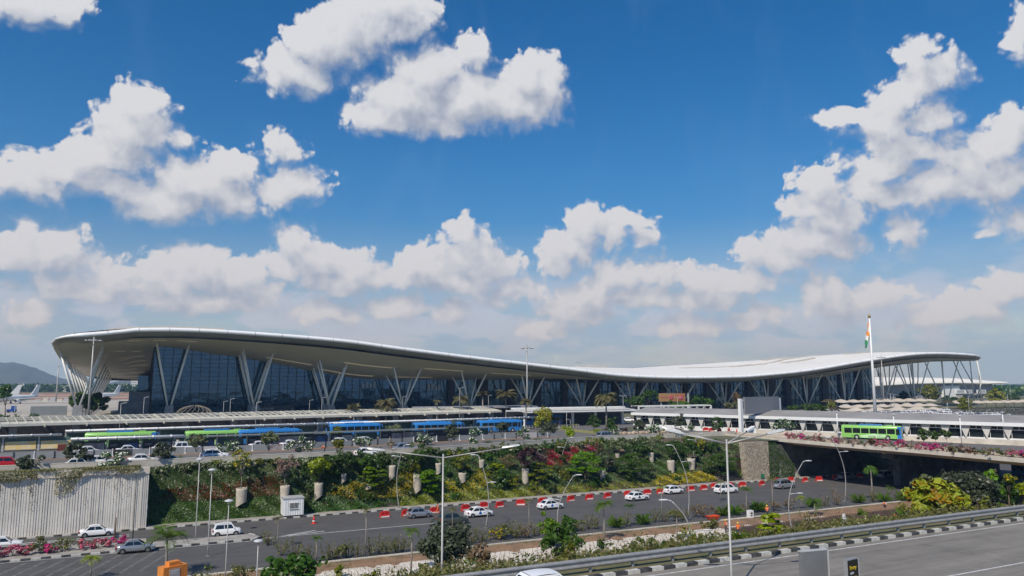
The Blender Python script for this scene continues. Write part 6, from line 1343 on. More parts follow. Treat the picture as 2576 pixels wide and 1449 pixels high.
bed('clipped green hedge bank low beside the ribbed wall', 'hedge', [(5, 1352, 965), (5, 1400, 770), (5, 1550, 720), (5, 2210, 690), (5, 2290, 720), (5, 2480, 670), (5, 2500, 880)], 75, .2, .32)
bed('low clipped green hedge left of the site cabin', 'hedge', [(6, 0, 765), (6, 0, 560), (6, 290, 560), (6, 300, 735)], 75, .2, .4)
bed('low clipped green hedge right of the site cabin', 'mid', [(6, 505, 735), (6, 505, 640), (6, 900, 610), (6, 1230, 600), (6, 1210, 690)], 75, .2, .5)
bed('rust coloured shrubs in a band above the clipped hedge', 'rust', [(5, 1520, 725), (5, 1590, 600), (5, 2230, 530), (5, 2576, 480), (5, 2576, 640), (5, 2290, 690)], 60, .24, .5)
bed('rust coloured shrubs left of the pale potted tree', 'rust', [(6, 0, 540), (6, 0, 390), (6, 260, 370), (6, 310, 420), (6, 285, 550)], 60, .24, .5)
bed('mixed grey green creepers at the top beside the ribbed wall', 'mixed', [(5, 1395, 580), (5, 1395, 410), (5, 2576, 390), (5, 2576, 480), (5, 2230, 530), (5, 1590, 600)], 55, .24, .35)
bed('white and yellow flowering shrubs along the foot of the parapet at the left', 'bloom', [(5, 1600, 400), (5, 1640, 350), (5, 2200, 335), (5, 2576, 305), (5, 2576, 385), (5, 2200, 400)], 70, .22, .6)
bed('white flowering shrubs along the foot of the parapet behind the pale tree', 'bloom', [(6, 0, 260), (6, 0, 200), (6, 250, 150), (6, 560, 150), (6, 560, 260), (6, 300, 260)], 70, .24, .7)
bed('golden yellow shrubs below the layered tree', 'gold', [(6, 705, 520), (6, 720, 440), (6, 1000, 425), (6, 1290, 440), (6, 1400, 300), (6, 1530, 290), (6, 1530, 520), (6, 1400, 560), (6, 1000, 570)], 55, .26, .55)
bed('golden shrubs between the pots right of the double lamp pole', 'gold', [(6, 1820, 470), (6, 1850, 390), (6, 2010, 420), (6, 2120, 290), (6, 2250, 330), (6, 2280, 420), (6, 2000, 560)], 55, .26, .5)
bed('olive yellow hedge along the footpath left of the double lamp pole', 'olive', [(6, 1390, 660), (6, 1420, 560), (6, 1900, 520), (6, 2576, 480), (6, 2576, 565), (6, 1900, 620)], 60, .25, .6)
bed('dark hedge with yellow tips along the footpath', 'olive', [(7, 0, 570), (7, 0, 480), (7, 600, 450), (7, 1450, 395), (7, 1450, 460), (7, 600, 530)], 45, .25, .6)
bed('bright yellow croton bed along the footpath', 'gold', [(7, 1460, 450), (7, 1460, 370), (7, 1990, 310), (7, 2010, 405)], 70, .3, .6)
bed('yellow green shrubs before the stone wall', 'olive', [(7, 2230, 375), (7, 2250, 310), (7, 2430, 290), (7, 2440, 365)], 60, .28, .5)
bed('wine red shrubs, the left patch above the layered olive tree', 'wine', [(7, 430, 260), (7, 440, 110), (7, 590, 90), (7, 610, 200), (7, 560, 300)], 75, .26, .6)
bed('wine red shrubs behind the curved lamp', 'wine', [(7, 605, 200), (7, 610, 90), (7, 735, 80), (7, 720, 160), (7, 640, 250)], 75, .26, .6)
bed('dull red shrubs right of the wine red patches', 'wine', [(7, 770, 140), (7, 790, 70), (7, 930, 70), (7, 960, 140)], 75, .26, .6)
bed('dark purple shrubs left of the wine red patch', 'purple', [(7, 330, 270), (7, 330, 100), (7, 420, 100), (7, 430, 270)], 75, .25, .6)
bed('dark purple mounded shrubs beside the stone wall', 'purple', [(7, 2210, 280), (7, 2210, 160), (7, 2370, 150), (7, 2430, 200), (7, 2440, 280)], 80, .25, .9)
bed('pale flowering shrubs along the parapet above the red shrubs', 'bloom', [(7, 90, 100), (7, 100, 60), (7, 700, 60), (7, 1500, 10), (7, 1500, 60), (7, 800, 90)], 65, .25, .6)
bed('mauve flowering creepers by the small round pot', 'palepink', [(7, 1070, 150), (7, 1080, 115), (7, 1230, 115), (7, 1240, 150)], 70, .24, .4)
bed('clipped green slope between the pots at the right', 'mid', [(7, 1450, 365), (7, 1450, 225), (7, 1560, 220), (7, 1760, 265), (7, 1700, 345)], 70, .22, .3)
bed('olive creepers at the top right of the terraced wall', 'pale', [(7, 2060, 120), (7, 2070, 40), (7, 2330, 50), (7, 2370, 150), (7, 2200, 150)], 55, .25, .4)
bed('bright green creepers left of the round purple tree', 'mid', [(6, 2200, 250), (6, 2210, 110), (6, 2430, 110), (6, 2440, 260)], 60, .25, .5)
# --- concrete pots on the slope
def pot(label, s, x, y0, y1, w):
    b = SP(*Q(s, x, y0 * .35 + y1 * .65)); k = _zo[s][2] * 1.5901; W_ = span(b[0], b[1], w / k); H_ = span(b[0], b[1], (y1 - y0) / k); T = top_at(Q(s, x, y0), b[0], b[1] - .5)
    t = thing('concrete_pot', label, 'planter', (T.x, T.y, T.z - H_)); r = W_ / 2; mb = MB(); n = 14; rows = []
    for z in np.linspace(0, 1, 8): rows.append([(r * cos(a) * (.9 + .1 * z), r * sin(a) * (.9 + .1 * z) , H_ * z + H_ * .32 * (1 - z) * (.5 + .5 * cos(a + .6))) for a in np.linspace(0, 2 * pi, n + 1)])
    rows.append([(r * .86 * cos(a), r * .86 * sin(a), H_) for a in np.linspace(0, 2 * pi, n + 1)]); rows.append([(r * .86 * cos(a), r * .86 * sin(a), H_ - .15) for a in np.linspace(0, 2 * pi, n + 1)])
    mb.grid(rows); mb.build('shell', M['potc'], t)
    MB().add([(r * .85 * cos(a), r * .85 * sin(a), H_ - .12) for a in np.linspace(0, 2 * pi, 13)[:-1]], [list(range(12))]).build('soil_top', M['soil'], t)
    return (T.x, T.y, T.z - .1), W_
M['potc'] = mat('pot_concrete', (.55, .49, .40), .9, col2=(.36, .31, .25), scale=1.4, bump=.3)
POTS = [(5, 2265, 590, 770, 100, 'big concrete pot above the low hedge, holding the yellow flowering bare tree'), (6, 328, 450, 610, 86, 'concrete pot behind the site cabin, holding the pale pink tree'), (6, 645, 425, 590, 80, 'concrete pot right of the site cabin, holding a yellow green tree'),
 (6, 878, 340, 435, 50, 'small concrete pot half hidden by dark green leaves above the golden shrubs'), (6, 1333, 262, 412, 62, 'slim concrete pot with a bare topped small tree beside the curved lamp'), (6, 1112, 440, 490, 60, 'concrete pot hidden under the layered bright tree'),
 (6, 1570, 350, 540, 80, 'leaning concrete pot behind the bright layered tree left of the double lamp pole'), (6, 1765, 240, 360, 55, 'pale concrete pot right behind the double lamp pole'), (6, 1990, 330, 440, 76, 'concrete pot with a thin olive tree right of the double lamp pole'), (6, 2170, 210, 290, 52, 'pale pot at the top of the curved lamp, right of the double lamp pole'),
 (7, 238, 290, 460, 66, 'tall concrete pot under the round dark purple tree'), (7, 962, 300, 425, 52, 'leaning pot between the two large layered trees'), (7, 1100, 150, 195, 42, 'small round pot by the mauve creepers'), (7, 1415, 140, 255, 54, 'tall slanted pot holding a small olive tree at the upper right'),
 (7, 1292, 290, 360, 60, 'pot hidden in the shade of the wide green layered tree'), (7, 1600, 215, 358, 72, 'broad concrete pot with a bare thin stem, left of the lamp with two heads'), (7, 1790, 195, 330, 76, 'concrete pot with yellow flowers beside the footpath lamp on the right')]
PT = {}
for p in POTS: PT[(p[0], p[1])] = pot(p[5], *p[:5])
def pot_tree(key, label, cy_, w, h, m, dx=0, name='potted_tree', **kw):
    b, _ = PT[key]; k = _zo[key[0]][2] * 1.5901; c = top_at(Q(key[0], key[1] + dx, cy_), b[0], b[1])
    return tree(name, label, b, c, span(b[0], b[1], w / k), span(b[0], b[1], h / k), m, **kw)
pot_tree((5, 2265), 'nearly bare tree with yellow flowers in the big pot above the hedge', 330, 190, 230, 'yellowfl', n=260, leaf=.2, forks=9, bark='grey_bark', tr=.07)
pot_tree((6, 328), 'small tree with pale pink leaves in the pot behind the cabin', 255, 250, 200, 'palepink', n=520, leaf=.2, forks=8, bark='grey_bark')
pot_tree((6, 645), 'yellow green small tree in the pot right of the cabin', 262, 230, 200, 'lime', n=700, leaf=.24)
pot_tree((6, 1333), 'small tree with bare upper twigs in the slim pot beside the curved lamp', 100, 120, 200, 'dry', n=60, forks=7, bark='grey_bark', tr=.06)
pot_tree((6, 1990), 'thin olive tree in the pot right of the double lamp pole', 220, 170, 180, 'olive', n=320, leaf=.22, bark='grey_bark', tr=.05)
pot_tree((7, 238), 'round dark purple green tree in the tall pot', 185, 220, 190, 'purple', dx=25, n=900, leaf=.22, clumps=26)
pot_tree((7, 1415), 'small olive tree in the tall slanted pot', 60, 150, 150, 'pale', n=420, leaf=.2, bark='grey_bark', tr=.05)
pot_tree((7, 1600), 'bare thin stem with few leaves in the broad pot', 130, 60, 120, 'mid', n=90, leaf=.2, forks=3, tr=.05)
pot_tree((7, 1790), 'small green tree in the pot beside the footpath lamp', 90, 130, 130, 'mid', n=480, leaf=.24, tr=.05)
pot_tree((6, 878), 'dark green leafy tree spilling over the small half hidden pot', 215, 330, 200, 'dark', dx=-30, n=1000, leaf=.26, clumps=30)
pot_tree((6, 1112), 'layered bright green tree over the golden shrubs', 365, 300, 180, 'bright', dx=40, n=1100, leaf=.22, clumps=34, layered=True)
pot_tree((6, 1570), 'layered bright green tree in the leaning pot left of the double lamp pole', 420, 250, 220, 'bright', dx=95, n=1100, leaf=.22, clumps=32, layered=True)
pot_tree((7, 1100), 'small pale tree in the round pot by the mauve creepers', 70, 170, 130, 'pale', n=420, leaf=.22, tr=.05)
for a in [('slope_tree', 'largest layered bright green tree in front of the wine red shrubs', 7, 795, 415, 800, 235, 370, 200, 'bright', dict(n=1700, clumps=46, leaf=.22, layered=True)),
          ('slope_tree', 'wide green layered tree right of the largest bright one', 7, 1215, 385, 1240, 240, 390, 180, 'mid', dict(n=1600, clumps=44, leaf=.22, layered=True)),
          ('slope_tree', 'olive green layered tree beside the tall pot', 7, 365, 425, 385, 320, 290, 170, 'olive', dict(n=1200, clumps=36, leaf=.2, layered=True)),
          ('slope_tree', 'deep green layered tree before the purple shrubs at the stone wall', 7, 2070, 385, 2080, 255, 320, 220, 'mid', dict(n=1500, clumps=44, leaf=.22, layered=True)),
          ('slope_tree', 'rounded green bush tree right of the double lamp pole', 6, 2370, 490, 2370, 380, 190, 200, 'mid', dict(n=900, leaf=.22)),
          ('slope_tree', 'flat topped yellow green tree above the rounded green bush', 6, 2330, 400, 2320, 300, 300, 110, 'lime', dict(n=800, leaf=.22, layered=True)),
          ('slope_tree', 'bushy green tree above the layered tree near the parapet', 6, 1080, 300, 1060, 210, 320, 190, 'mid', dict(n=1000, leaf=.25)),
          ('slope_tree', 'green tree behind the tip of the left lamp arm', 6, 1570, 330, 1590, 150, 200, 190, 'mid', dict(n=700, leaf=.24)),
          ('slope_tree', 'thin brownish tree among the creepers left of the purple tree', 7, 60, 300, 70, 220, 170, 150, 'dry', dict(n=260, leaf=.18, bark='grey_bark', forks=8)),
          ('slope_tree', 'rounded green shrub tree at the far left of the footpath hedge', 7, 70, 440, 60, 370, 150, 180, 'mid', dict(n=700, leaf=.23)),
          ('slope_tree', 'dark bushy tree between the layered trees and the slanted pot', 7, 1330, 180, 1300, 110, 300, 150, 'dark', dict(n=900, leaf=.26)),
          ('slope_tree', 'grey brown bush tree behind the leaning pot between the large trees', 7, 1010, 330, 1010, 190, 170, 230, 'grey', dict(n=700, leaf=.22)),
          ('slope_tree', 'dark leafy tree hanging over the pots at the upper right', 7, 1650, 240, 1640, 110, 230, 180, 'dark', dict(n=900, leaf=.26)),
          ('slope_tree', 'yellow flowering shrub tree above the pot with yellow flowers', 7, 1890, 170, 1880, 70, 90, 140, 'yellowfl', dict(n=380, leaf=.22)),
          ('slope_tree', 'thin leafy tree in front of the bare block wall at the right', 7, 2000, 170, 2000, 80, 150, 150, 'mid', dict(n=380, leaf=.22, bark='grey_bark')),
          ('slope_tree', 'green bush tree in the corner below the gantry post', 7, 1760, 130, 1770, 30, 130, 120, 'mid', dict(n=500, leaf=.24)),
          ('slope_tree', 'dark green bush tree left of the white flowering shrubs', 6, 740, 330, 760, 250, 200, 190, 'dark', dict(n=800, leaf=.26))]:
    px_tree(*a[:3], *a[3:10], z=None, **a[10])
# --- rounded bushes standing out of the creepers
r_ = random.Random(23); KB = {'mid': 'green bush', 'dark': 'dark green bush', 'olive': 'yellow green bush', 'mixed': 'grey green bush'}
for i in range(84):
    x, z = r_.uniform(24, 114), r_.uniform(.5, 7.2); m = r_.choice(['mid', 'mid', 'dark', 'dark', 'olive', 'mixed']); w = r_.uniform(1.4, 3.2)
    shrub('slope_bush', f'{KB[m]} among the creepers of the terraced wall', (x, slope_y(x, z) - .25, z - .3), w, w * r_.uniform(.6, .95), m, 330, .22, group=f'{KB[m]}es on the terraced wall', stems=False)
KT = {'bloom': 'white flowering bush', 'mid': 'green bush', 'olive': 'yellow green bush', 'pale': 'pale green bush'}
for x in np.arange(4, 112, 1.9):
    m = r_.choice(['bloom', 'bloom', 'olive', 'mid', 'pale'] if x < 60 else ['bloom', 'mid', 'mid', 'pale', 'olive']); x_ = x + r_.uniform(-.6, .6); w = r_.uniform(1.6, 2.8); z = r_.uniform(7.2, 7.9)
    shrub('parapet_bush', f'{KT[m]} along the top edge of the terraced wall', (x_, slope_y(x_, z) - .2, z - .2), w, r_.uniform(.9, 1.7 if x > 45 else 1.2), m, 300, .21, group=f'{KT[m]}es along the terrace top', stems=False)
for s_, x, y, lb in [(5, 1410, 375, 'dark cycad at the top right corner of the ribbed wall'), (5, 1670, 350, 'dark cycad left of the white bank of flowers'), (5, 1990, 335, 'dark cycad behind the dark frangipani near the bare yellow tree'), (14, 930, 1000, 'dark cycad right of the wide blossoming frangipani'), (15, 215, 900, 'dark cycad under the tall blossoming frangipani'), (15, 1015, 850, 'dark cycad between the wide frangipani and the forked tree'), (15, 610, 880, 'dark cycad left of the wide frangipani before the brown panel')]:
    b = QG(s_, x, y, ZU - .1); palm(lb, (b[0], max(b[1], ytop(b[0]) - 1.2), ZU - .1), .3, 1.2, 'dark', 24, 1.0, .95, .1, nl=9, name='cycad', asp=.18, lw=.22, cat='cycad')
# --- small trees along the parapet
PAR = [(5, 280, 445, 275, 350, 215, 170, 'grey', 'small dark forked tree above the left end of the hanging vines'), (5, 705, 412, 700, 240, 200, 150, 'grey', 'tall slim dark tree before the hoarding, left of the white sedan'), (5, 740, 400, 795, 320, 170, 105, 'grey', 'small leaning dark tree right under the tall slim one'),
 (5, 1070, 405, 1065, 320, 270, 150, 'frangi', 'wide crowned dark tree above the middle of the hanging vines'), (5, 1500, 380, 1512, 245, 190, 140, 'grey', 'slim tree with a loose grey green crown right of the wide crowned one'), (5, 1830, 345, 1850, 150, 145, 125, 'pale', 'slim tree with pale brownish leaves on a tall bare trunk'),
 (5, 2150, 305, 2130, 220, 215, 140, 'frangi', 'dark green frangipani behind the bare yellow flowering tree'), (5, 2490, 305, 2530, 130, 155, 125, 'pale', 'slim pale leaved tree in front of the long blue bus'), (6, 480, 155, 475, 75, 245, 160, 'frangi', 'big round frangipani tree at the foot of the hoarding'),
 (14, 230, 1030, 290, 880, 150, 160, 'olive', 'thin olive tree beside the person in orange'), (14, 275, 800, 265, 700, 230, 190, 'olive', 'olive tree in front of the rear blue bus beside the hoarding'), (14, 705, 945, 705, 840, 310, 180, 'frangiw', 'wide frangipani with white blossom near the white car roof'),
 (14, 1160, 960, 1140, 870, 140, 180, 'dry', 'leafless twiggy small tree right of the wide frangipani'), (14, 1670, 885, 1680, 785, 245, 190, 'frangiw', 'round frangipani with many white blossoms before a white hoarding panel'), (14, 2105, 950, 2110, 680, 235, 290, 'grey', 'tall dark oval tree on a thin trunk before the blue bus'),
 (14, 1200, 790, 1210, 640, 230, 230, 'pale', 'grey green tree behind the hoarding near the drooping palm'), (14, 2500, 900, 2490, 765, 240, 280, 'frangiw', 'tall frangipani with white blossom right of the dark oval tree'), (15, 440, 925, 450, 590, 180, 190, 'grey', 'slim tree with a tall bare trunk beside the bus windscreen'),
 (15, 800, 835, 790, 700, 275, 180, 'frangiw', 'wide frangipani with white blossom before the brown hoarding panel'), (15, 1195, 855, 1190, 625, 240, 230, 'grey', 'forked dark tree in front of the end of the hoarding'), (15, 1540, 810, 1530, 690, 155, 140, 'lime', 'small yellow green tree near the white gate'),
 (15, 1900, 745, 1920, 520, 185, 200, 'dark', 'slim dark green tree in front of the yellow hedges'), (15, 2190, 755, 2230, 690, 190, 140, 'frangi', 'dark bush like tree beside the silver people carrier'), (16, 40, 1015, 60, 830, 185, 170, 'grey', 'small dark tree left of the round yellow flower pots'),
 (16, 320, 980, 320, 880, 215, 190, 'frangi', 'leafy dark frangipani before the stone edged flower bed'), (16, 655, 1005, 660, 740, 275, 220, 'grey', 'large dark crowned tree before the walkway windows'), (16, 1320, 935, 1330, 790, 190, 210, 'dark', 'dark green tree beside the red barriers on the upper road'), (16, 2370, 965, 2385, 830, 310, 230, 'frangi', 'broad frangipani at the corner where the bridge begins')]
M['pb'] = M['grey_bark']
for s, bx, by, cx_, cy_, w, h, m, lb in PAR:
    px_tree('small_tree', lb, s, bx, by, cx_, cy_ - h * .05, w * 1.18, h * 1.15, m, z=ZU, n=560 if m != 'dry' else 90, leaf=.24, clumps=20, tr=.07, bark='grey_bark', forks=6)
px_tree('small_tree', 'brownish wide tree rising behind the right end of the hoarding', 15, 1110, 650, 1110, 430, 340, 400, 'autumn', z=ZU, n=1300, leaf=.28, clumps=40, tr=.15)
px_tree('small_tree', 'leafy green tree beside the thick headed palm', 15, 2200, 660, 2210, 560, 170, 330, 'mid', z=ZU, n=800, leaf=.25, tr=.1)
for s, bx, by, cx_, cy_, w, h, lb in [(18, 955, 290, 960, 145, 230, 190, 'small forked tree on the bridge, leftmost of three before the walkway'), (18, 1140, 300, 1150, 160, 150, 160, 'small thin tree on the bridge, the middle one of three'), (18, 1335, 300, 1320, 140, 210, 130, 'small round tree on the bridge, rightmost of three')]:
    px_tree('small_tree', lb, s, bx, by, cx_, cy_, w, h, 'mid', z=8.3, n=600, leaf=.2, tr=.05, bark='grey_bark', forks=6)
# --- palms of the terminal forecourt
for s, bx, by, ty, w, m, nf, dr, lb in [(14, 540, 640, 330, 230, 'deadpalm', 16, 1.0, 'withered palm with short upturned fronds left of the drooping palm'), (14, 1055, 620, 240, 360, 'deadpalm', 14, 2.2, 'palm with long drooping fronds in two tiers'), (14, 1880, 590, 200, 130, 'deadpalm', 5, 1.6, 'almost bare palm trunk with a wisp of fronds'),
 (14, 2270, 570, 190, 330, 'deadpalm', 15, 2.3, 'palm with a long drooping skirt beside the tall slim pole'), (15, 120, 540, 100, 190, 'deadpalm', 14, 1.5, 'slim palm at the right end of the cream canopy'), (15, 497, 520, 110, 340, 'deadpalm', 20, 1.9, 'full headed palm above the windscreen of the right blue bus'), (15, 822, 625, 200, 210, 'deadpalm', 15, 1.9, 'palm directly in front of the middle floodlight mast'), (15, 2115, 650, 150, 380, 'deadpalm', 26, 2.1, 'thick headed tall palm in front of the entrance canopy')]:
    b = QG(s, bx, by, ZU); k = _zo[s][2] * 1.5901; T = top_at(Q(s, bx, ty), b[0], b[1]); palm(lb, b, T.z - ZU, span(b[0], b[1], w / k) * .68, m, int(nf * 1.35), dr * .95, 1.15, .22, nl=12, asp=.26, lw=.38)
b = QG(4, 600, 790, ZU); T = top_at(Q(4, 598, 660), b[0], b[1]); palm('tall green date palm in front of the right part of the terminal', (b[0], b[1], ZU), T.z - ZU, span(b[0], b[1], 210 / _zo[4][2] / 1.59) * .55, 'palm', 24, 1.9, 1.1, .4, nl=14, asp=.2)
# --- trees of the forecourt and the far sides
BGT = [(11, 70, 1690, 90, 1160, 210, 260, 'dark', 330., 'tall dark tree at the left edge before the airliner'), (11, 1450, 1550, 1440, 1310, 720, 330, 'dark', 281., 'big round dark tree behind the left corner columns'), (3, 1400, 720, 1400, 650, 230, 130, 'mid', 215., 'feathery green tree left of the white truss platform'), (3, 1520, 700, 1530, 590, 190, 130, 'dark', 225., 'dark green conifer like tree behind the truss platform'),
 (3, 2080, 730, 2080, 650, 290, 130, 'mid', 215., 'wide green tree right of the brown board'), (3, 1850, 730, 1850, 690, 250, 80, 'palm', 205., 'green bushy growth under the brown board'), (3, 2400, 730, 2380, 700, 190, 70, 'pale', 205., 'pale brown green bush left of the gantry sign'), (3, 2440, 720, 2440, 620, 90, 110, 'dry', 215., 'brown leaved small tree left of the gantry post'),
 (4, 700, 850, 760, 815, 250, 80, 'mid', 200., 'low bright green bush right of the gantry sign'), (4, 590, 850, 590, 825, 120, 60, 'mid', 205., 'low green bush under the date palm'), (4, 920, 850, 915, 810, 70, 80, 'olive', 205., 'small yellow green palm like bush left of the shade sails'), (17, 1050, 740, 1050, 600, 380, 260, 'olive', 360., 'large olive green tree behind the right end columns'),
 (17, 1620, 920, 1620, 790, 230, 260, 'olive', 205., 'yellow green tree at the end of the peaked shade sails'), (17, 2120, 770, 2120, 680, 290, 200, 'autumn', 330., 'brownish round tree right of the pier building porch'), (17, 2420, 780, 2420, 710, 200, 130, 'mid', 330., 'green tree near the right edge beyond the car park'), (17, 680, 740, 690, 670, 330, 150, 'dark', 320., 'dark bushes in the shade below the right V columns'), (17, 1390, 745, 1390, 700, 300, 90, 'dark', 320., 'dark low bushes before the pier building')]
for s, bx, by, cx_, cy_, w, h, m, y, lb in BGT:
    k = _zo[s][2] * 1.5901; g_ = GY(*Q(s, bx, by), y); b = (g_[0], y, ZU); c = top_at(Q(s, cx_, cy_), b[0], b[1])
    W_, H_ = span(b[0], b[1], w / k), span(b[0], b[1], h / k); tree('broad_tree', lb, b, (c.x, c.y, max(c.z, ZU + H_ * .45)), W_, H_, m, n=2200 if W_ > 12 else 900, leaf=max(.4, W_ * .042), clumps=38, tr=.25)
def cover(label, m, pts_fn, n, leaf, name='ground_cover', cat='ground cover', asp=.5):
    P, N = pts_fn(n); return tag(leaf_obj(name, P, N, rng.uniform(.6, 1.3, len(P)) * leaf, m, asp=asp), label, cat, kind='stuff')
def hedge_pts(x0, x1, y0, y1, z0, h):
    def f(n): x = rng.uniform(x0, x1, n); return np.stack([x, rng.uniform(y0, y1, n), z0 + h * rng.uniform(.1, 1, n) * (.75 + .25 * np.sin(x * 1.1) * np.sin(x * .37))], 1), rng.normal(size=(n, 3)) + np.array([0, -.4, .7])
    return f
def hedge(label, m, x0, x1, y0, y1, h, n, leaf, z0=ZU, name='hedge'):
    x0, x1 = min(x0, x1), max(x0, x1); y0, y1 = min(y0, y1), max(y0, y1)
    t = thing(name, label, 'hedge', ((x0 + x1) / 2, (y0 + y1) / 2, z0)); P, N = hedge_pts(x0, x1, y0, y1, z0, h)(n); P = P - np.array([(x0 + x1) / 2, (y0 + y1) / 2, z0])
    leaf_obj('leaves', P, N, rng.uniform(.6, 1.3, n) * leaf, m, t); return t
p0, p1 = GY(*Q(17, 1760, 900), 178), GY(*Q(17, 2800, 900), 178)
hedge('long dark green hedge along the car park at the right', 'grey', p0[0], p1[0] + 40, 177, 181, 3.8, 5200, .4)
x0, x1 = GY(*Q(12, 220, 270), 262)[0], GY(*Q(12, 620, 270), 262)[0]; hedge('low dark hedge behind the cream canopy at the left', 'dark', x0, x1, 260, 264, 4.2, 900, .5)
x0, x1 = GY(*Q(12, -60, 270), 262)[0], GY(*Q(12, 160, 270), 262)[0]; hedge('dark bushes at the left edge behind the cream canopy', 'dark', x0, x1, 260, 264, 4.0, 700, .5)
q0, q1 = QG(15, 1560, 650, ZU), QG(15, 1960, 690, ZU); hedge('clipped yellow hedge, the rear one of two near the silver people carrier', 'lime', q0[0] + 2, q1[0], q0[1] + 4, q0[1] + 6.5, .9, 900, .2)
hedge('clipped yellow hedge, the front one of two near the silver people carrier', 'lime', q0[0], q1[0] + 1, q1[1] - .5, q1[1] + 1.8, .9, 900, .2)
struct('lawn', MB().add([(q0[0] - 3, q1[1] - 4, ZU + .012), (q1[0] + 3, q1[1] - 4, ZU + .012), (q1[0] + 3, q0[1] + 8, ZU + .012), (q0[0] - 2, q0[1] + 8, ZU + .012)], [(0, 1, 2, 3)]), mat('dry_lawn', (.26, .24, .07), .95, var=.3, scale=.8))
for i, (s, x, y, w, h, m, lb) in enumerate([(15, 1600, 590, 110, 60, 'yellowfl', 'yellow flowering bush before the crowd railings'), (15, 1620, 520, 70, 60, 'lime', 'yellow green bush left of the crowd railings'), (16, 480, 920, 60, 60, 'yellowfl', 'round yellow flower pot plant, left of two before the walkway'), (16, 602, 920, 60, 60, 'yellowfl', 'round yellow flower pot plant, right of two before the walkway'),
 (15, 2250, 640, 90, 90, 'yellowfl', 'orange yellow flowering bush behind the silver people carrier'), (15, 2420, 700, 120, 110, 'purple', 'dark red bush in the stone edged bed'), (16, 720, 930, 120, 100, 'rust', 'rusty brown flower bush right of the yellow pots'), (16, 890, 900, 200, 110, 'dark', 'dark green mounded bush before the white walkway wall'), (16, 130, 880, 160, 110, 'rust', 'brownish red bush behind the stone edged bed'), (16, 1390, 900, 90, 80, 'yellowfl', 'orange flowering bush among the red barriers')]):
    b = QG(s, x, y, ZU); k = _zo[s][2] * 1.5901; shrub('flower_bush', lb, b, span(b[0], b[1], w / k), span(b[0], b[1], h / k), m, 300, .22)
st_ = MB(); b0 = QG(15, 2330, 720, ZU); rr = random.Random(4)
for k in range(22): st_.ell((b0[0] + k * .9, b0[1] + rr.uniform(-.4, .4), ZU + .25), (rr.uniform(.4, .8), .5, rr.uniform(.3, .6)), 7, 4)
tag(st_.build('boulder_edging', mat('tan_boulder', (.48, .36, .26), .9, var=.3, scale=1.)), 'row of tan boulders edging the flower bed by the upper road', 'rocks', kind='stuff')
# far tree belt beyond the airfield, and the far right
def belt(n, px0, px1, d0, d1, h):
    def f(_):
        P = []; 
        for k in range(n):
            px = rng.uniform(px0, px1); d = rng.uniform(d0, d1); r = ray(px, 985); kk = d / (r[0] * _sy + r[1] * _cy); c = np.array([r[0] * kk, r[1] * kk, ZU]); hh = h * rng.uniform(.5, 1.2); q = rng.normal(size=(26, 3)); q /= np.linalg.norm(q, axis=1, keepdims=True); P.append(c + q * np.array([hh * .7, hh * .7, hh * .5]) + np.array([0, 0, hh * .5]))
        P = np.concatenate(P); return P, rng.normal(size=P.shape) + np.array([0, -.5, .6])
    return f
cover('far belt of dark trees beyond the airfield at the left', 'dark', belt(900, -60, 420, 1260, 1900, 11), 0, 6.5, 'far_trees', 'trees')
cover('far belt of trees on the right horizon', 'dark', belt(420, 2380, 2800, 760, 1500, 10), 0, 6., 'far_trees', 'trees')
# --- hanging vines and ivy
def vine_pts(n):
    x = rng.uniform(-40, .9, n); L = .25 + 2.1 * np.clip(np.sin((x + 13.6) * .42) * .6 + np.sin((x + 3) * .9) * .45 + .35, 0.05, 1.2) * (np.abs(x + 10.4) > 1.0)
    u = rng.uniform(0, 1, n) ** 1.7; z = 8.75 - u * L * 1.25; y = 118.80 - .28 * np.exp(-((z - 8.3) / .9) ** 2) - rng.uniform(0, .18, n); y = np.where(z > 8.4, y + rng.uniform(0, 1.1, n), y)
    return np.stack([x, y, z], 1), np.stack([rng.normal(0, .5, n), -1 + rng.normal(0, .4, n), .5 + rng.normal(0, .5, n)], 1)
cover('hanging green vines along the top of the ribbed wall', 'weed', vine_pts, 15000, .17, 'hanging_vines', 'vines')
def strand_pts(n):
    c = rng.uniform(-38, .5, 46); i = rng.integers(0, 46, n); L = rng.uniform(1.5, 4.5, 46)[i]; u = rng.uniform(0, 1, n); return np.stack([c[i] + .12 * np.sin(u * 9 + i) + rng.normal(0, .07, n), np.full(n, 118.84) - rng.uniform(0, .05, n), 7.8 - u * L], 1), np.stack([rng.normal(0, .4, n), -1 + rng.normal(0, .3, n), rng.normal(0, .4, n)], 1)
cover('thin dry vine strands trailing down the ribbed wall', 'dry', strand_pts, 1500, .13, 'vine_strands', 'vines')
def ivy_pts(n):
    x = rng.uniform(121.2, 128.8, n); zc = np.clip(7.6 - np.maximum(0, x - 123.6) * .95, .2, 8); z = rng.uniform(0, 1, n) * zc; keep = rng.uniform(0, 1, n) < np.where(x < 124.3, 1, .55); x, z = x[keep], z[keep]
    return np.stack([x, 120.1 - rng.uniform(0, .35, len(x)), z + .1], 1), np.stack([rng.normal(0, .4, len(x)), -1 + rng.normal(0, .4, len(x)), .4 + rng.normal(0, .4, len(x))], 1)
cover('dark ivy hanging over the wing wall beside the stone wall', 'dark', ivy_pts, 4200, .24, 'ivy', 'ivy')
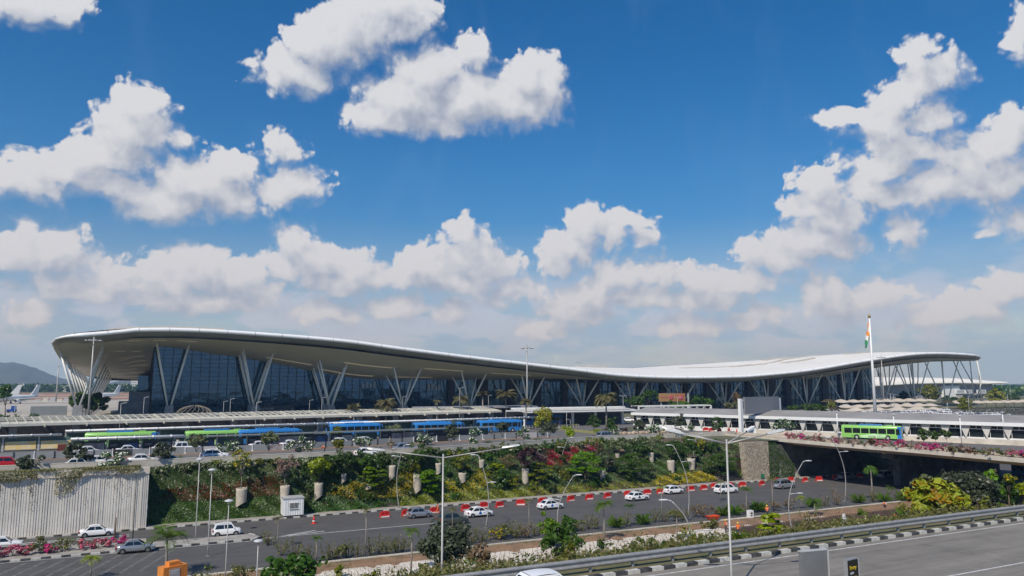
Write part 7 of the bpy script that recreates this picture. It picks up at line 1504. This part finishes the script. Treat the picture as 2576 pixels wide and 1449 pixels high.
def bank_pts(n):
    t = rng.uniform(0, 1, n); x = 150 + 110 * t ** 1.4; v = rng.uniform(0, 1, n); yf_ = np.interp(x, [150, 161, 190.8, 260], [119.4, 119.2, 128, 156]); yb_ = np.interp(x, [150, 161, 190.8, 260], [126, 129, 142, 174])
    z = .1 + v * 7.6 + rng.uniform(0, .9, n) * (.6 + .4 * np.sin(x * 1.1)); return np.stack([x, yf_ + .6 + (yb_ - yf_) * v, z], 1), np.stack([rng.normal(0, .4, n), -1 + rng.normal(0, .4, n), .7 + rng.normal(0, .4, n)], 1)
cover('dark green shrubs covering the bank beyond the bridge', 'dark', bank_pts, 9000, .45, 'bank_shrubs', 'ground cover')
for x, y, z, lb in ((160, 125, 5.2, 'yellow flowering bush on the bank under the bridge, left of two'), (171, 128, 5.6, 'yellow flowering bush on the bank under the bridge, right of two')): shrub('flower_bush', lb, (x, y, z), 5, 2.4, 'yellowfl', 420, .4)
# --- median flowers
for x, y, w, h, m, lb in [(20, 1235, 150, 80, 'pink', 'pink bougainvillea at the left edge of the median'), (140, 1230, 160, 90, 'pink', 'pale pink bougainvillea on the median below the white sedan'), (255, 1215, 120, 80, 'pink', 'pink bougainvillea left of the green bush on the median'), (360, 1200, 150, 110, 'weed', 'green bush between pink flowers on the median, the left of two'), (455, 1200, 120, 70, 'magenta', 'magenta bougainvillea clump between the two green bushes'), (590, 1185, 210, 110, 'weed', 'large green bush on the median right of the magenta clump'), (770, 1165, 160, 80, 'pink', 'pink bougainvillea directly right of the large green bush'), (890, 1155, 150, 75, 'pink', 'pink bougainvillea in the middle of the right row on the median'), (1010, 1145, 150, 75, 'pink', 'pink bougainvillea around the short dark post'), (1130, 1125, 150, 75, 'magenta', 'deep pink bougainvillea at the right end of the median flowers')]:
    b = QG(5, x, y, .17); b = (b[0], max(b[1], 106.), .17); k = _zo[5][2] * 1.5901; shrub('bougainvillea', lb, b, span(b[0], b[1], w / k) * 1.15, span(b[0], b[1], h / k) * 1.25, m, 620, .16)
# --- bridge planter: cycads and bougainvillea
def on_planter(px, off=1.3):
    lo, hi = 42., 138.
    for _ in range(40):
        m_ = (lo + hi) / 2
        if proj(we(m_) + off, m_, 8.3)[0] > px: lo = m_
        else: hi = m_
    return (we(lo) + off, lo, 8.28)
CY_ = [Q(4, x, 0)[0] for x in (720, 830, 935, 1075, 1170, 1290, 1440, 1570)] + [Q(18, x, 0)[0] for x in (1575, 1890, 2230, 2545)]
for i, px in enumerate(CY_): b = on_planter(px); palm(f'dark green cycad in the bridge planter, {ORD(i)} from the left', b, .25, 1.15, 'dark', 22, 1.0, .95, .1, group='cycads in the bridge planter', nl=9, name='cycad', asp=.16, lw=.2, cat='cycad')
BG_ = [(Q(4, x, 0)[0], m) for x, m in ((545, 'pink'), (585, 'pink'), (640, 'palepink'), (672, 'magenta'), (760, 'palepink'), (790, 'pink'), (880, 'palepink'), (960, 'pink'), (1010, 'palepink'), (1120, 'palepink'), (1225, 'rust'), (1330, 'pink'), (1390, 'pink'), (1490, 'magenta'), (1520, 'pink'), (1620, 'palepink'), (1680, 'pink'), (1750, 'magenta'), (1800, 'magenta'), (1860, 'pink'))] + [(Q(18, x, 0)[0], m) for x, m in ((1400, 'weed'), (1480, 'rust'), (1680, 'palepink'), (1760, 'rust'), (2010, 'palepink'), (2090, 'weed'), (2330, 'palepink'), (2430, 'pink'), (2560, 'magenta'))]
for i, (px, m) in enumerate(BG_):
    b = on_planter(px, .7); col = {'pink': 'pink', 'palepink': 'faded pink', 'magenta': 'deep pink', 'weed': 'greenish', 'rust': 'brownish'}[m]
    near = min(range(len(CY_)), key=lambda k: abs(CY_[k] - px)); side = 'left' if px < CY_[near] else 'right'
    shrub('bougainvillea', f'{col} bougainvillea clump spilling over the bridge planter, {ORD(i)} clump from the left', b, 2.9, 1.6, m, 420, .17, stems=False)
# --- row along the near kerb
KP = [(6, 165, 1000, 'w'), (6, 300, 1100, 'w'), (6, 430, 1120, 'w'), (6, 540, 1150, 'w'), (6, 740, 1140, 'w'), (6, 830, 1130, 'o'), (6, 910, 1110, 'w'), (6, 1000, 1110, 'w'), (6, 1130, 1095, 'w'), (6, 1210, 1085, 'w'), (6, 1290, 1080, 'w'), (6, 1370, 1070, 'w'), (6, 1430, 1060, 'w'), (6, 2080, 985, 'w'), (6, 2180, 970, 'w'), (6, 2300, 950, 'y'), (6, 2380, 945, 'o'), (6, 2500, 935, 'w'),
 (7, 40, 930, 'o'), (7, 150, 935, 'w'), (7, 240, 930, 'd'), (7, 330, 920, 'w'), (7, 430, 900, 'o'), (7, 520, 890, 'w'), (7, 740, 870, 'o'), (7, 830, 850, 'w'), (7, 900, 850, 'w'), (7, 1090, 840, 's'), (7, 1180, 825, 'w'), (7, 1340, 810, 's'), (7, 1450, 790, 'w'), (7, 1540, 785, 'w'), (7, 1640, 780, 'o'), (7, 1720, 770, 'w'), (7, 1830, 740, 'd'), (7, 1910, 745, 'd'), (7, 1990, 740, 'd'), (7, 2090, 730, 's'), (7, 2200, 720, 's'), (7, 2290, 710, 'd'), (7, 2420, 690, 's'),
 (8, 70, 690, 's'), (8, 230, 680, 'd'), (8, 370, 670, 'd'), (8, 590, 650, 's'), (8, 700, 640, 'w'), (8, 820, 630, 'D'), (8, 1020, 610, 's'), (8, 1160, 600, 'w'), (8, 1260, 600, 's'), (8, 1440, 595, 's')]
KD = {'w': 'thin upright weedy shrub', 'o': 'bushy olive green shrub', 'd': 'dry brown shrub', 'y': 'shrub with orange yellow flowers', 's': 'clump of long green strap leaves', 'D': 'tall dry brown shrub with bare tips'}
cnt = {}
for s, x, y, t in KP:
    b = QG(s, x, y, .12); cnt[t] = cnt.get(t, 0) + 1; lb = f'{KD[t]}, {ORD(cnt[t] - 1)} from the left along the near kerb'
    if t in 'wd': shrub('kerb_shrub', lb, b, 2.3, 2.0 if t == 'w' else 1.8, 'weed' if t == 'w' else 'dry', 330, .15, upright=t == 'w')
    elif t == 'D': shrub('kerb_shrub', lb, b, 3.2, 3.6, 'dry', 420, .16, upright=True)
    elif t == 's': blades(lb, b, 2.6, 1.9, 'palm', 80, 'strap_plant')
    else: shrub('kerb_shrub', lb, b, 2.4, 1.7, 'weed' if t == 'o' else 'yellowfl', 420, .17)
for s, bx, by, ty, w, m, nf, dr, tr_, z, lb in [(6, 618, 1160, 950, 130, 'palm', 12, 1.5, .08, .12, 'young palm with green fronds at the near kerb, left of the thin tall palm'), (6, 1508, 1260, 880, 190, 'palm', 13, 2.0, .09, .1, 'young palm on the concrete bed left of the dark drooping tree'), (6, 255, 1030, 770, 130, 'deadpalm', 8, 2.0, .06, .12, 'thin stemmed withered palm at the near kerb before the cabin'),
 (6, 1078, 1110, 680, 120, 'weed', 8, 2.0, .08, .12, 'tall thin stemmed palm crossing the golden shrubs'), (6, 1893, 880, 670, 90, 'weed', 9, 2.2, .05, .05, 'thin palm in front of the dark olive car'), (7, 270, 925, 590, 110, 'weed', 8, 2.0, .06, .12, 'thin palm left of the white taxi with blue emblem'), (7, 975, 970, 640, 230, 'palm', 16, 2.0, .12, .12, 'larger feathery palm in the middle of the near kerb'),
 (7, 1215, 830, 650, 130, 'dark', 11, 1.6, .06, .12, 'small dark palm in front of the taxi with dark emblem'), (7, 1517, 780, 470, 120, 'lime', 10, 2.0, .06, .12, 'thin yellow green palm in front of the white small sedan'), (7, 1660, 960, 720, 170, 'weed', 12, 2.2, .08, .1, 'drooping palm beside the leaning bright lamp'), (7, 2068, 600, 430, 110, 'weed', 9, 2.2, .05, .05, 'thin palm in front of the white people carrier'),
 (7, 2312, 720, 500, 150, 'palm', 11, 1.4, .07, .12, 'palm with spread green fronds right of the four armed pole'), (8, 215, 690, 400, 130, 'weed', 11, 2.2, .08, .12, 'thin palm in front of the silver people carrier'), (8, 480, 665, 570, 100, 'lime', 9, 1.8, .05, .12, 'small yellow green palm beside the curved lamp foot'), (8, 1152, 590, 300, 170, 'palm', 15, 2.4, .13, .1, 'palm with a full drooping head in front of the bridge shade'), (8, 1328, 600, 480, 110, 'palm', 11, 1.8, .06, .12, 'small palm between two strap leaf clumps near the bridge'),
 (8, 610, 735, 620, 190, 'palm', 14, 2.2, .09, .1, 'low palm with long fronds before the rebar mesh')]:
    b = QG(s, bx, by, z); k = _zo[s][2] * 1.5901; T = top_at(Q(s, bx, ty), b[0], b[1]); palm(lb, b, max(.4, T.z - z), span(b[0], b[1], w / k) * .62, m, nf, dr, 1.05, tr_, nl=12, asp=.15)
palm('big feathery palm before the silver sedan at the bottom left', (QG(5, 1545, 1420, 0)[0], QG(5, 1545, 1420, 0)[1], .1), 3.6, 3.0, 'palm', 16, 1.7, 1.15, .13, nl=15, asp=.13)
b = QG(5, 845, 1440, 0.); palm('small yellow palm at the bottom edge in front of the road hatching', b, 1.9, 1.4, 'lime', 12, 1.8, 1.0, .07, nl=10, asp=.16)
# --- embankment: weeds, shrubs and trees between the strip and the guard rail
def emb_pts(y0, y1, x0, x1, h, pa=1.):
    def f(n):
        x = rng.uniform(x0, x1, n); y = y0 + (y1 - y0) * rng.uniform(0, 1, n) ** pa; k = .5 + .3 * np.sin(x * .9 + y) + .3 * np.sin(x * .37 - y * .8) + .2 * np.sin(x * 2.3); keep = rng.uniform(0, 1, n) < np.clip(k + .35, .15, 1); x, y, k = x[keep], y[keep], k[keep]
        zg = np.interp(y, [p[0] for p in ys], [p[1] for p in ys]); return np.stack([x, y, zg + h * np.where(x > 72, .55, 1.) * rng.uniform(0, 1, len(x)) * (.35 + .65 * k)], 1), rng.normal(size=(len(x), 3)) + np.array([0, -.3, .5])
    return f
cover('rough green and straw coloured weeds covering the slope below the guard rail', 'weed', emb_pts(43.0, 71, 2, 125, 1.15, .85), 125000, .3, 'weeds', 'weeds', .38)
cover('tall dry grass stems on the slope below the guard rail', 'dry', emb_pts(44, 68, 5, 100, 1.55), 15000, .4, 'dry_grass', 'grass', .12)
cover('low green weeds along the near kerb of the lower road', 'weed', emb_pts(84.6, 87.0, -6, 122, .5), 9000, .15, 'kerb_weeds', 'weeds', .35)
cover('weeds at the bottom left between the road and the frame edge', 'weed', emb_pts(76, 84, -10, 22, .8), 9000, .17, 'weeds', 'weeds', .3)
def at_bank(s, x, y):                                  # meet the embankment surface
    r = ray(*Q(s, x, y)); best = None
    for yy_ in np.arange(42.5, 84, .25):
        k = yy_ / r[1]; z = CZ + r[2] * k
        if z <= bank_z(yy_): return (r[0] * k, yy_, bank_z(yy_))
    return (r[0] * 80 / r[1], 80, 0)
def bank_tree(label, s, bx, by, cx_, cy_, w, h, m, name='bank_tree', y=None, **kw):
    b = at_bank(s, bx, by)
    if y: r = ray(*Q(s, bx, by)); b = (r[0] / r[1] * y, y, bank_z(y))
    k = _zo[s][2] * 1.5901; c = top_at(Q(s, cx_, cy_), b[0], b[1]); return tree(name, label, b, c, span(b[0], b[1], w / k), span(b[0], b[1], h / k), m, **kw)
bank_tree('dark tree with drooping leaf bunches in front of the double lamp pole', 6, 1770, 1290, 1820, 1010, 480, 430, 'grey', n=2600, leaf=.26, clumps=60, tr=.12, asp=.35, y=58)
bank_tree('thin twiggy brown leaved tree right of the dark drooping tree', 6, 2200, 1290, 2160, 1110, 300, 230, 'dry', n=420, leaf=.2, bark='bark', forks=9, y=56)
bank_tree('broad leaved green tree at the bottom edge left of centre', 6, 380, 1400, 400, 1225, 600, 260, 'mid', n=620, leaf=.27, clumps=70, asp=.7, y=62, forks=9)
bank_tree('small light green tree on the slope below the curved lamp', 7, 575, 1110, 560, 960, 430, 300, 'mid', n=430, leaf=.25, clumps=44, forks=8, bark='grey_bark', y=54)
bank_tree('upright light green sapling beside the near kerb left of the curved lamp', 7, 440, 960, 450, 830, 190, 210, 'bright', n=700, leaf=.22, y=82)
bank_tree('upright leafy sapling right of the curved lamp foot', 7, 640, 900, 640, 810, 140, 200, 'mid', n=420, leaf=.22, y=82)
bank_tree('tree with big yellow green leaves in front of the bridge', 8, 1640, 780, 1790, 570, 560, 300, 'autumn', n=1100, leaf=.62, clumps=46, asp=.85, tr=.14, y=49)
bank_tree('dark dense tree right of the big leaved one', 8, 2080, 700, 2080, 480, 430, 460, 'grey', n=3200, leaf=.26, clumps=60, tr=.2, y=52)
bank_tree('pale brownish tree left of the dark dense one, behind the big leaves', 8, 1600, 620, 1640, 450, 230, 250, 'pale', n=700, leaf=.24, forks=9, y=56)
bank_tree('slim green tree right of the dark dense one', 8, 2270, 660, 2260, 450, 190, 300, 'bright', n=800, leaf=.28, y=54)
bank_tree('tree with a head of bright yellow flowers at the right', 8, 2430, 650, 2430, 385, 110, 90, 'yellowfl', n=420, leaf=.26, y=54)
bank_tree('dark green leafy tree under the yellow flowers', 8, 2400, 650, 2400, 500, 220, 190, 'mid', n=700, leaf=.3, y=55)
bank_tree('leafy yellow green branch at the right edge', 8, 2600, 640, 2570, 490, 130, 120, 'lime', n=260, leaf=.4, y=54)
bank_tree('bare twiggy tree above the dark dense one', 8, 2290, 500, 2280, 330, 130, 130, 'dry', n=30, leaf=.15, forks=9, bark='grey_bark', y=58)
bank_tree('feathery yellow green young tree left of the curved lamp foot', 8, 150, 960, 190, 820, 270, 200, 'lime', n=800, leaf=.24, y=48, layered=True)
for s, x, y, w, h, m, lb in [(7, 1270, 1090, 260, 130, 'mid', 'rounded green bush behind the guard rail left of the leaning lamp'), (7, 1560, 1070, 260, 130, 'mid', 'rounded dark green bush behind the guard rail under the leaning lamp'), (7, 1950, 860, 220, 110, 'weed', 'brownish green bush at the boundary of concrete bed and mesh'), (8, 1080, 840, 380, 150, 'bright', 'wide bright green bush behind the guard rail beside the white marker'), (8, 860, 850, 160, 90, 'mid', 'low green bush left of the white marker post'), (6, 840, 1100, 90, 120, 'olive', 'small yellow green bush on the near kerb left of the tall palm'), (8, 2330, 680, 200, 90, 'bright', 'low bright green growth right of the dark tree'), (8, 2480, 640, 150, 100, 'mid', 'green bush at the right edge above the guard rail'), (7, 640, 1120, 200, 110, 'mid', 'leafy bush at the foot of the small light green tree'), (6, 1700, 1290, 300, 120, 'weed', 'tangled weedy bush at the foot of the dark drooping tree')]:
    b = at_bank(s, x, y); k = _zo[s][2] * 1.5901; shrub('bank_bush', lb, b, span(b[0], b[1], w / k), span(b[0], b[1], h / k), m, 800, .2)
for s, x, y, w, h, m, lb in [(8, 520, 910, 190, 120, 'dark', 'dark spiky plant left behind the guard rail beside the curved lamp foot'), (8, 1480, 790, 230, 130, 'palm', 'spiky plant at the edge of the rebar mesh hiding a worker'), (7, 2240, 1000, 190, 130, 'palm', 'spiky green plant right of the four armed pole behind the guard rail'), (7, 1850, 1010, 170, 110, 'palm', 'spiky plant behind the guard rail right of the leaning lamp'), (8, 1990, 730, 140, 80, 'palm', 'small spiky plant under the dark dense tree')]:
    b = at_bank(s, x, y); k = _zo[s][2] * 1.5901; blades(lb, b, span(b[0], b[1], w / k), span(b[0], b[1], h / k) * 1.1, m, 90)
r_ = random.Random(77); kinds = [('weed', 1), ('weed', 1), ('dry', 1), ('mid', 0), ('olive', 0)]
i = 0
WDL = {'weed': 'weedy straw coloured plant', 'dry': 'dry brown plant', 'mid': 'leafy green plant', 'olive': 'yellowish green plant'}
for x in np.arange(12, 100, 1.9):
    y = r_.uniform(45.5, 64); m, u = r_.choice(kinds); x_ = x + r_.uniform(-1, 1); b = (x_, y, bank_z(y)); i += 1
    shrub('slope_plant', f'{WDL[m]} on the slope below the guard rail', b, r_.uniform(1.2, 2.2), r_.uniform(1.0, 2.0), m, 260, .16, upright=bool(u), group=f'{WDL[m]}s on the slope')
for x, y, lb in ((QG(5, 1100, 1420)[0], 80, 'left'), (QG(5, 1900, 1390)[0], 80.5, 'middle'), (QG(5, 2200, 1360)[0], 82, 'right')):
    shrub('slope_plant', f'leafy dark bush at the bottom edge beside the generator, {lb} of three', (x, y, 0), 3.0, 2.3, 'weed', 500, .2)
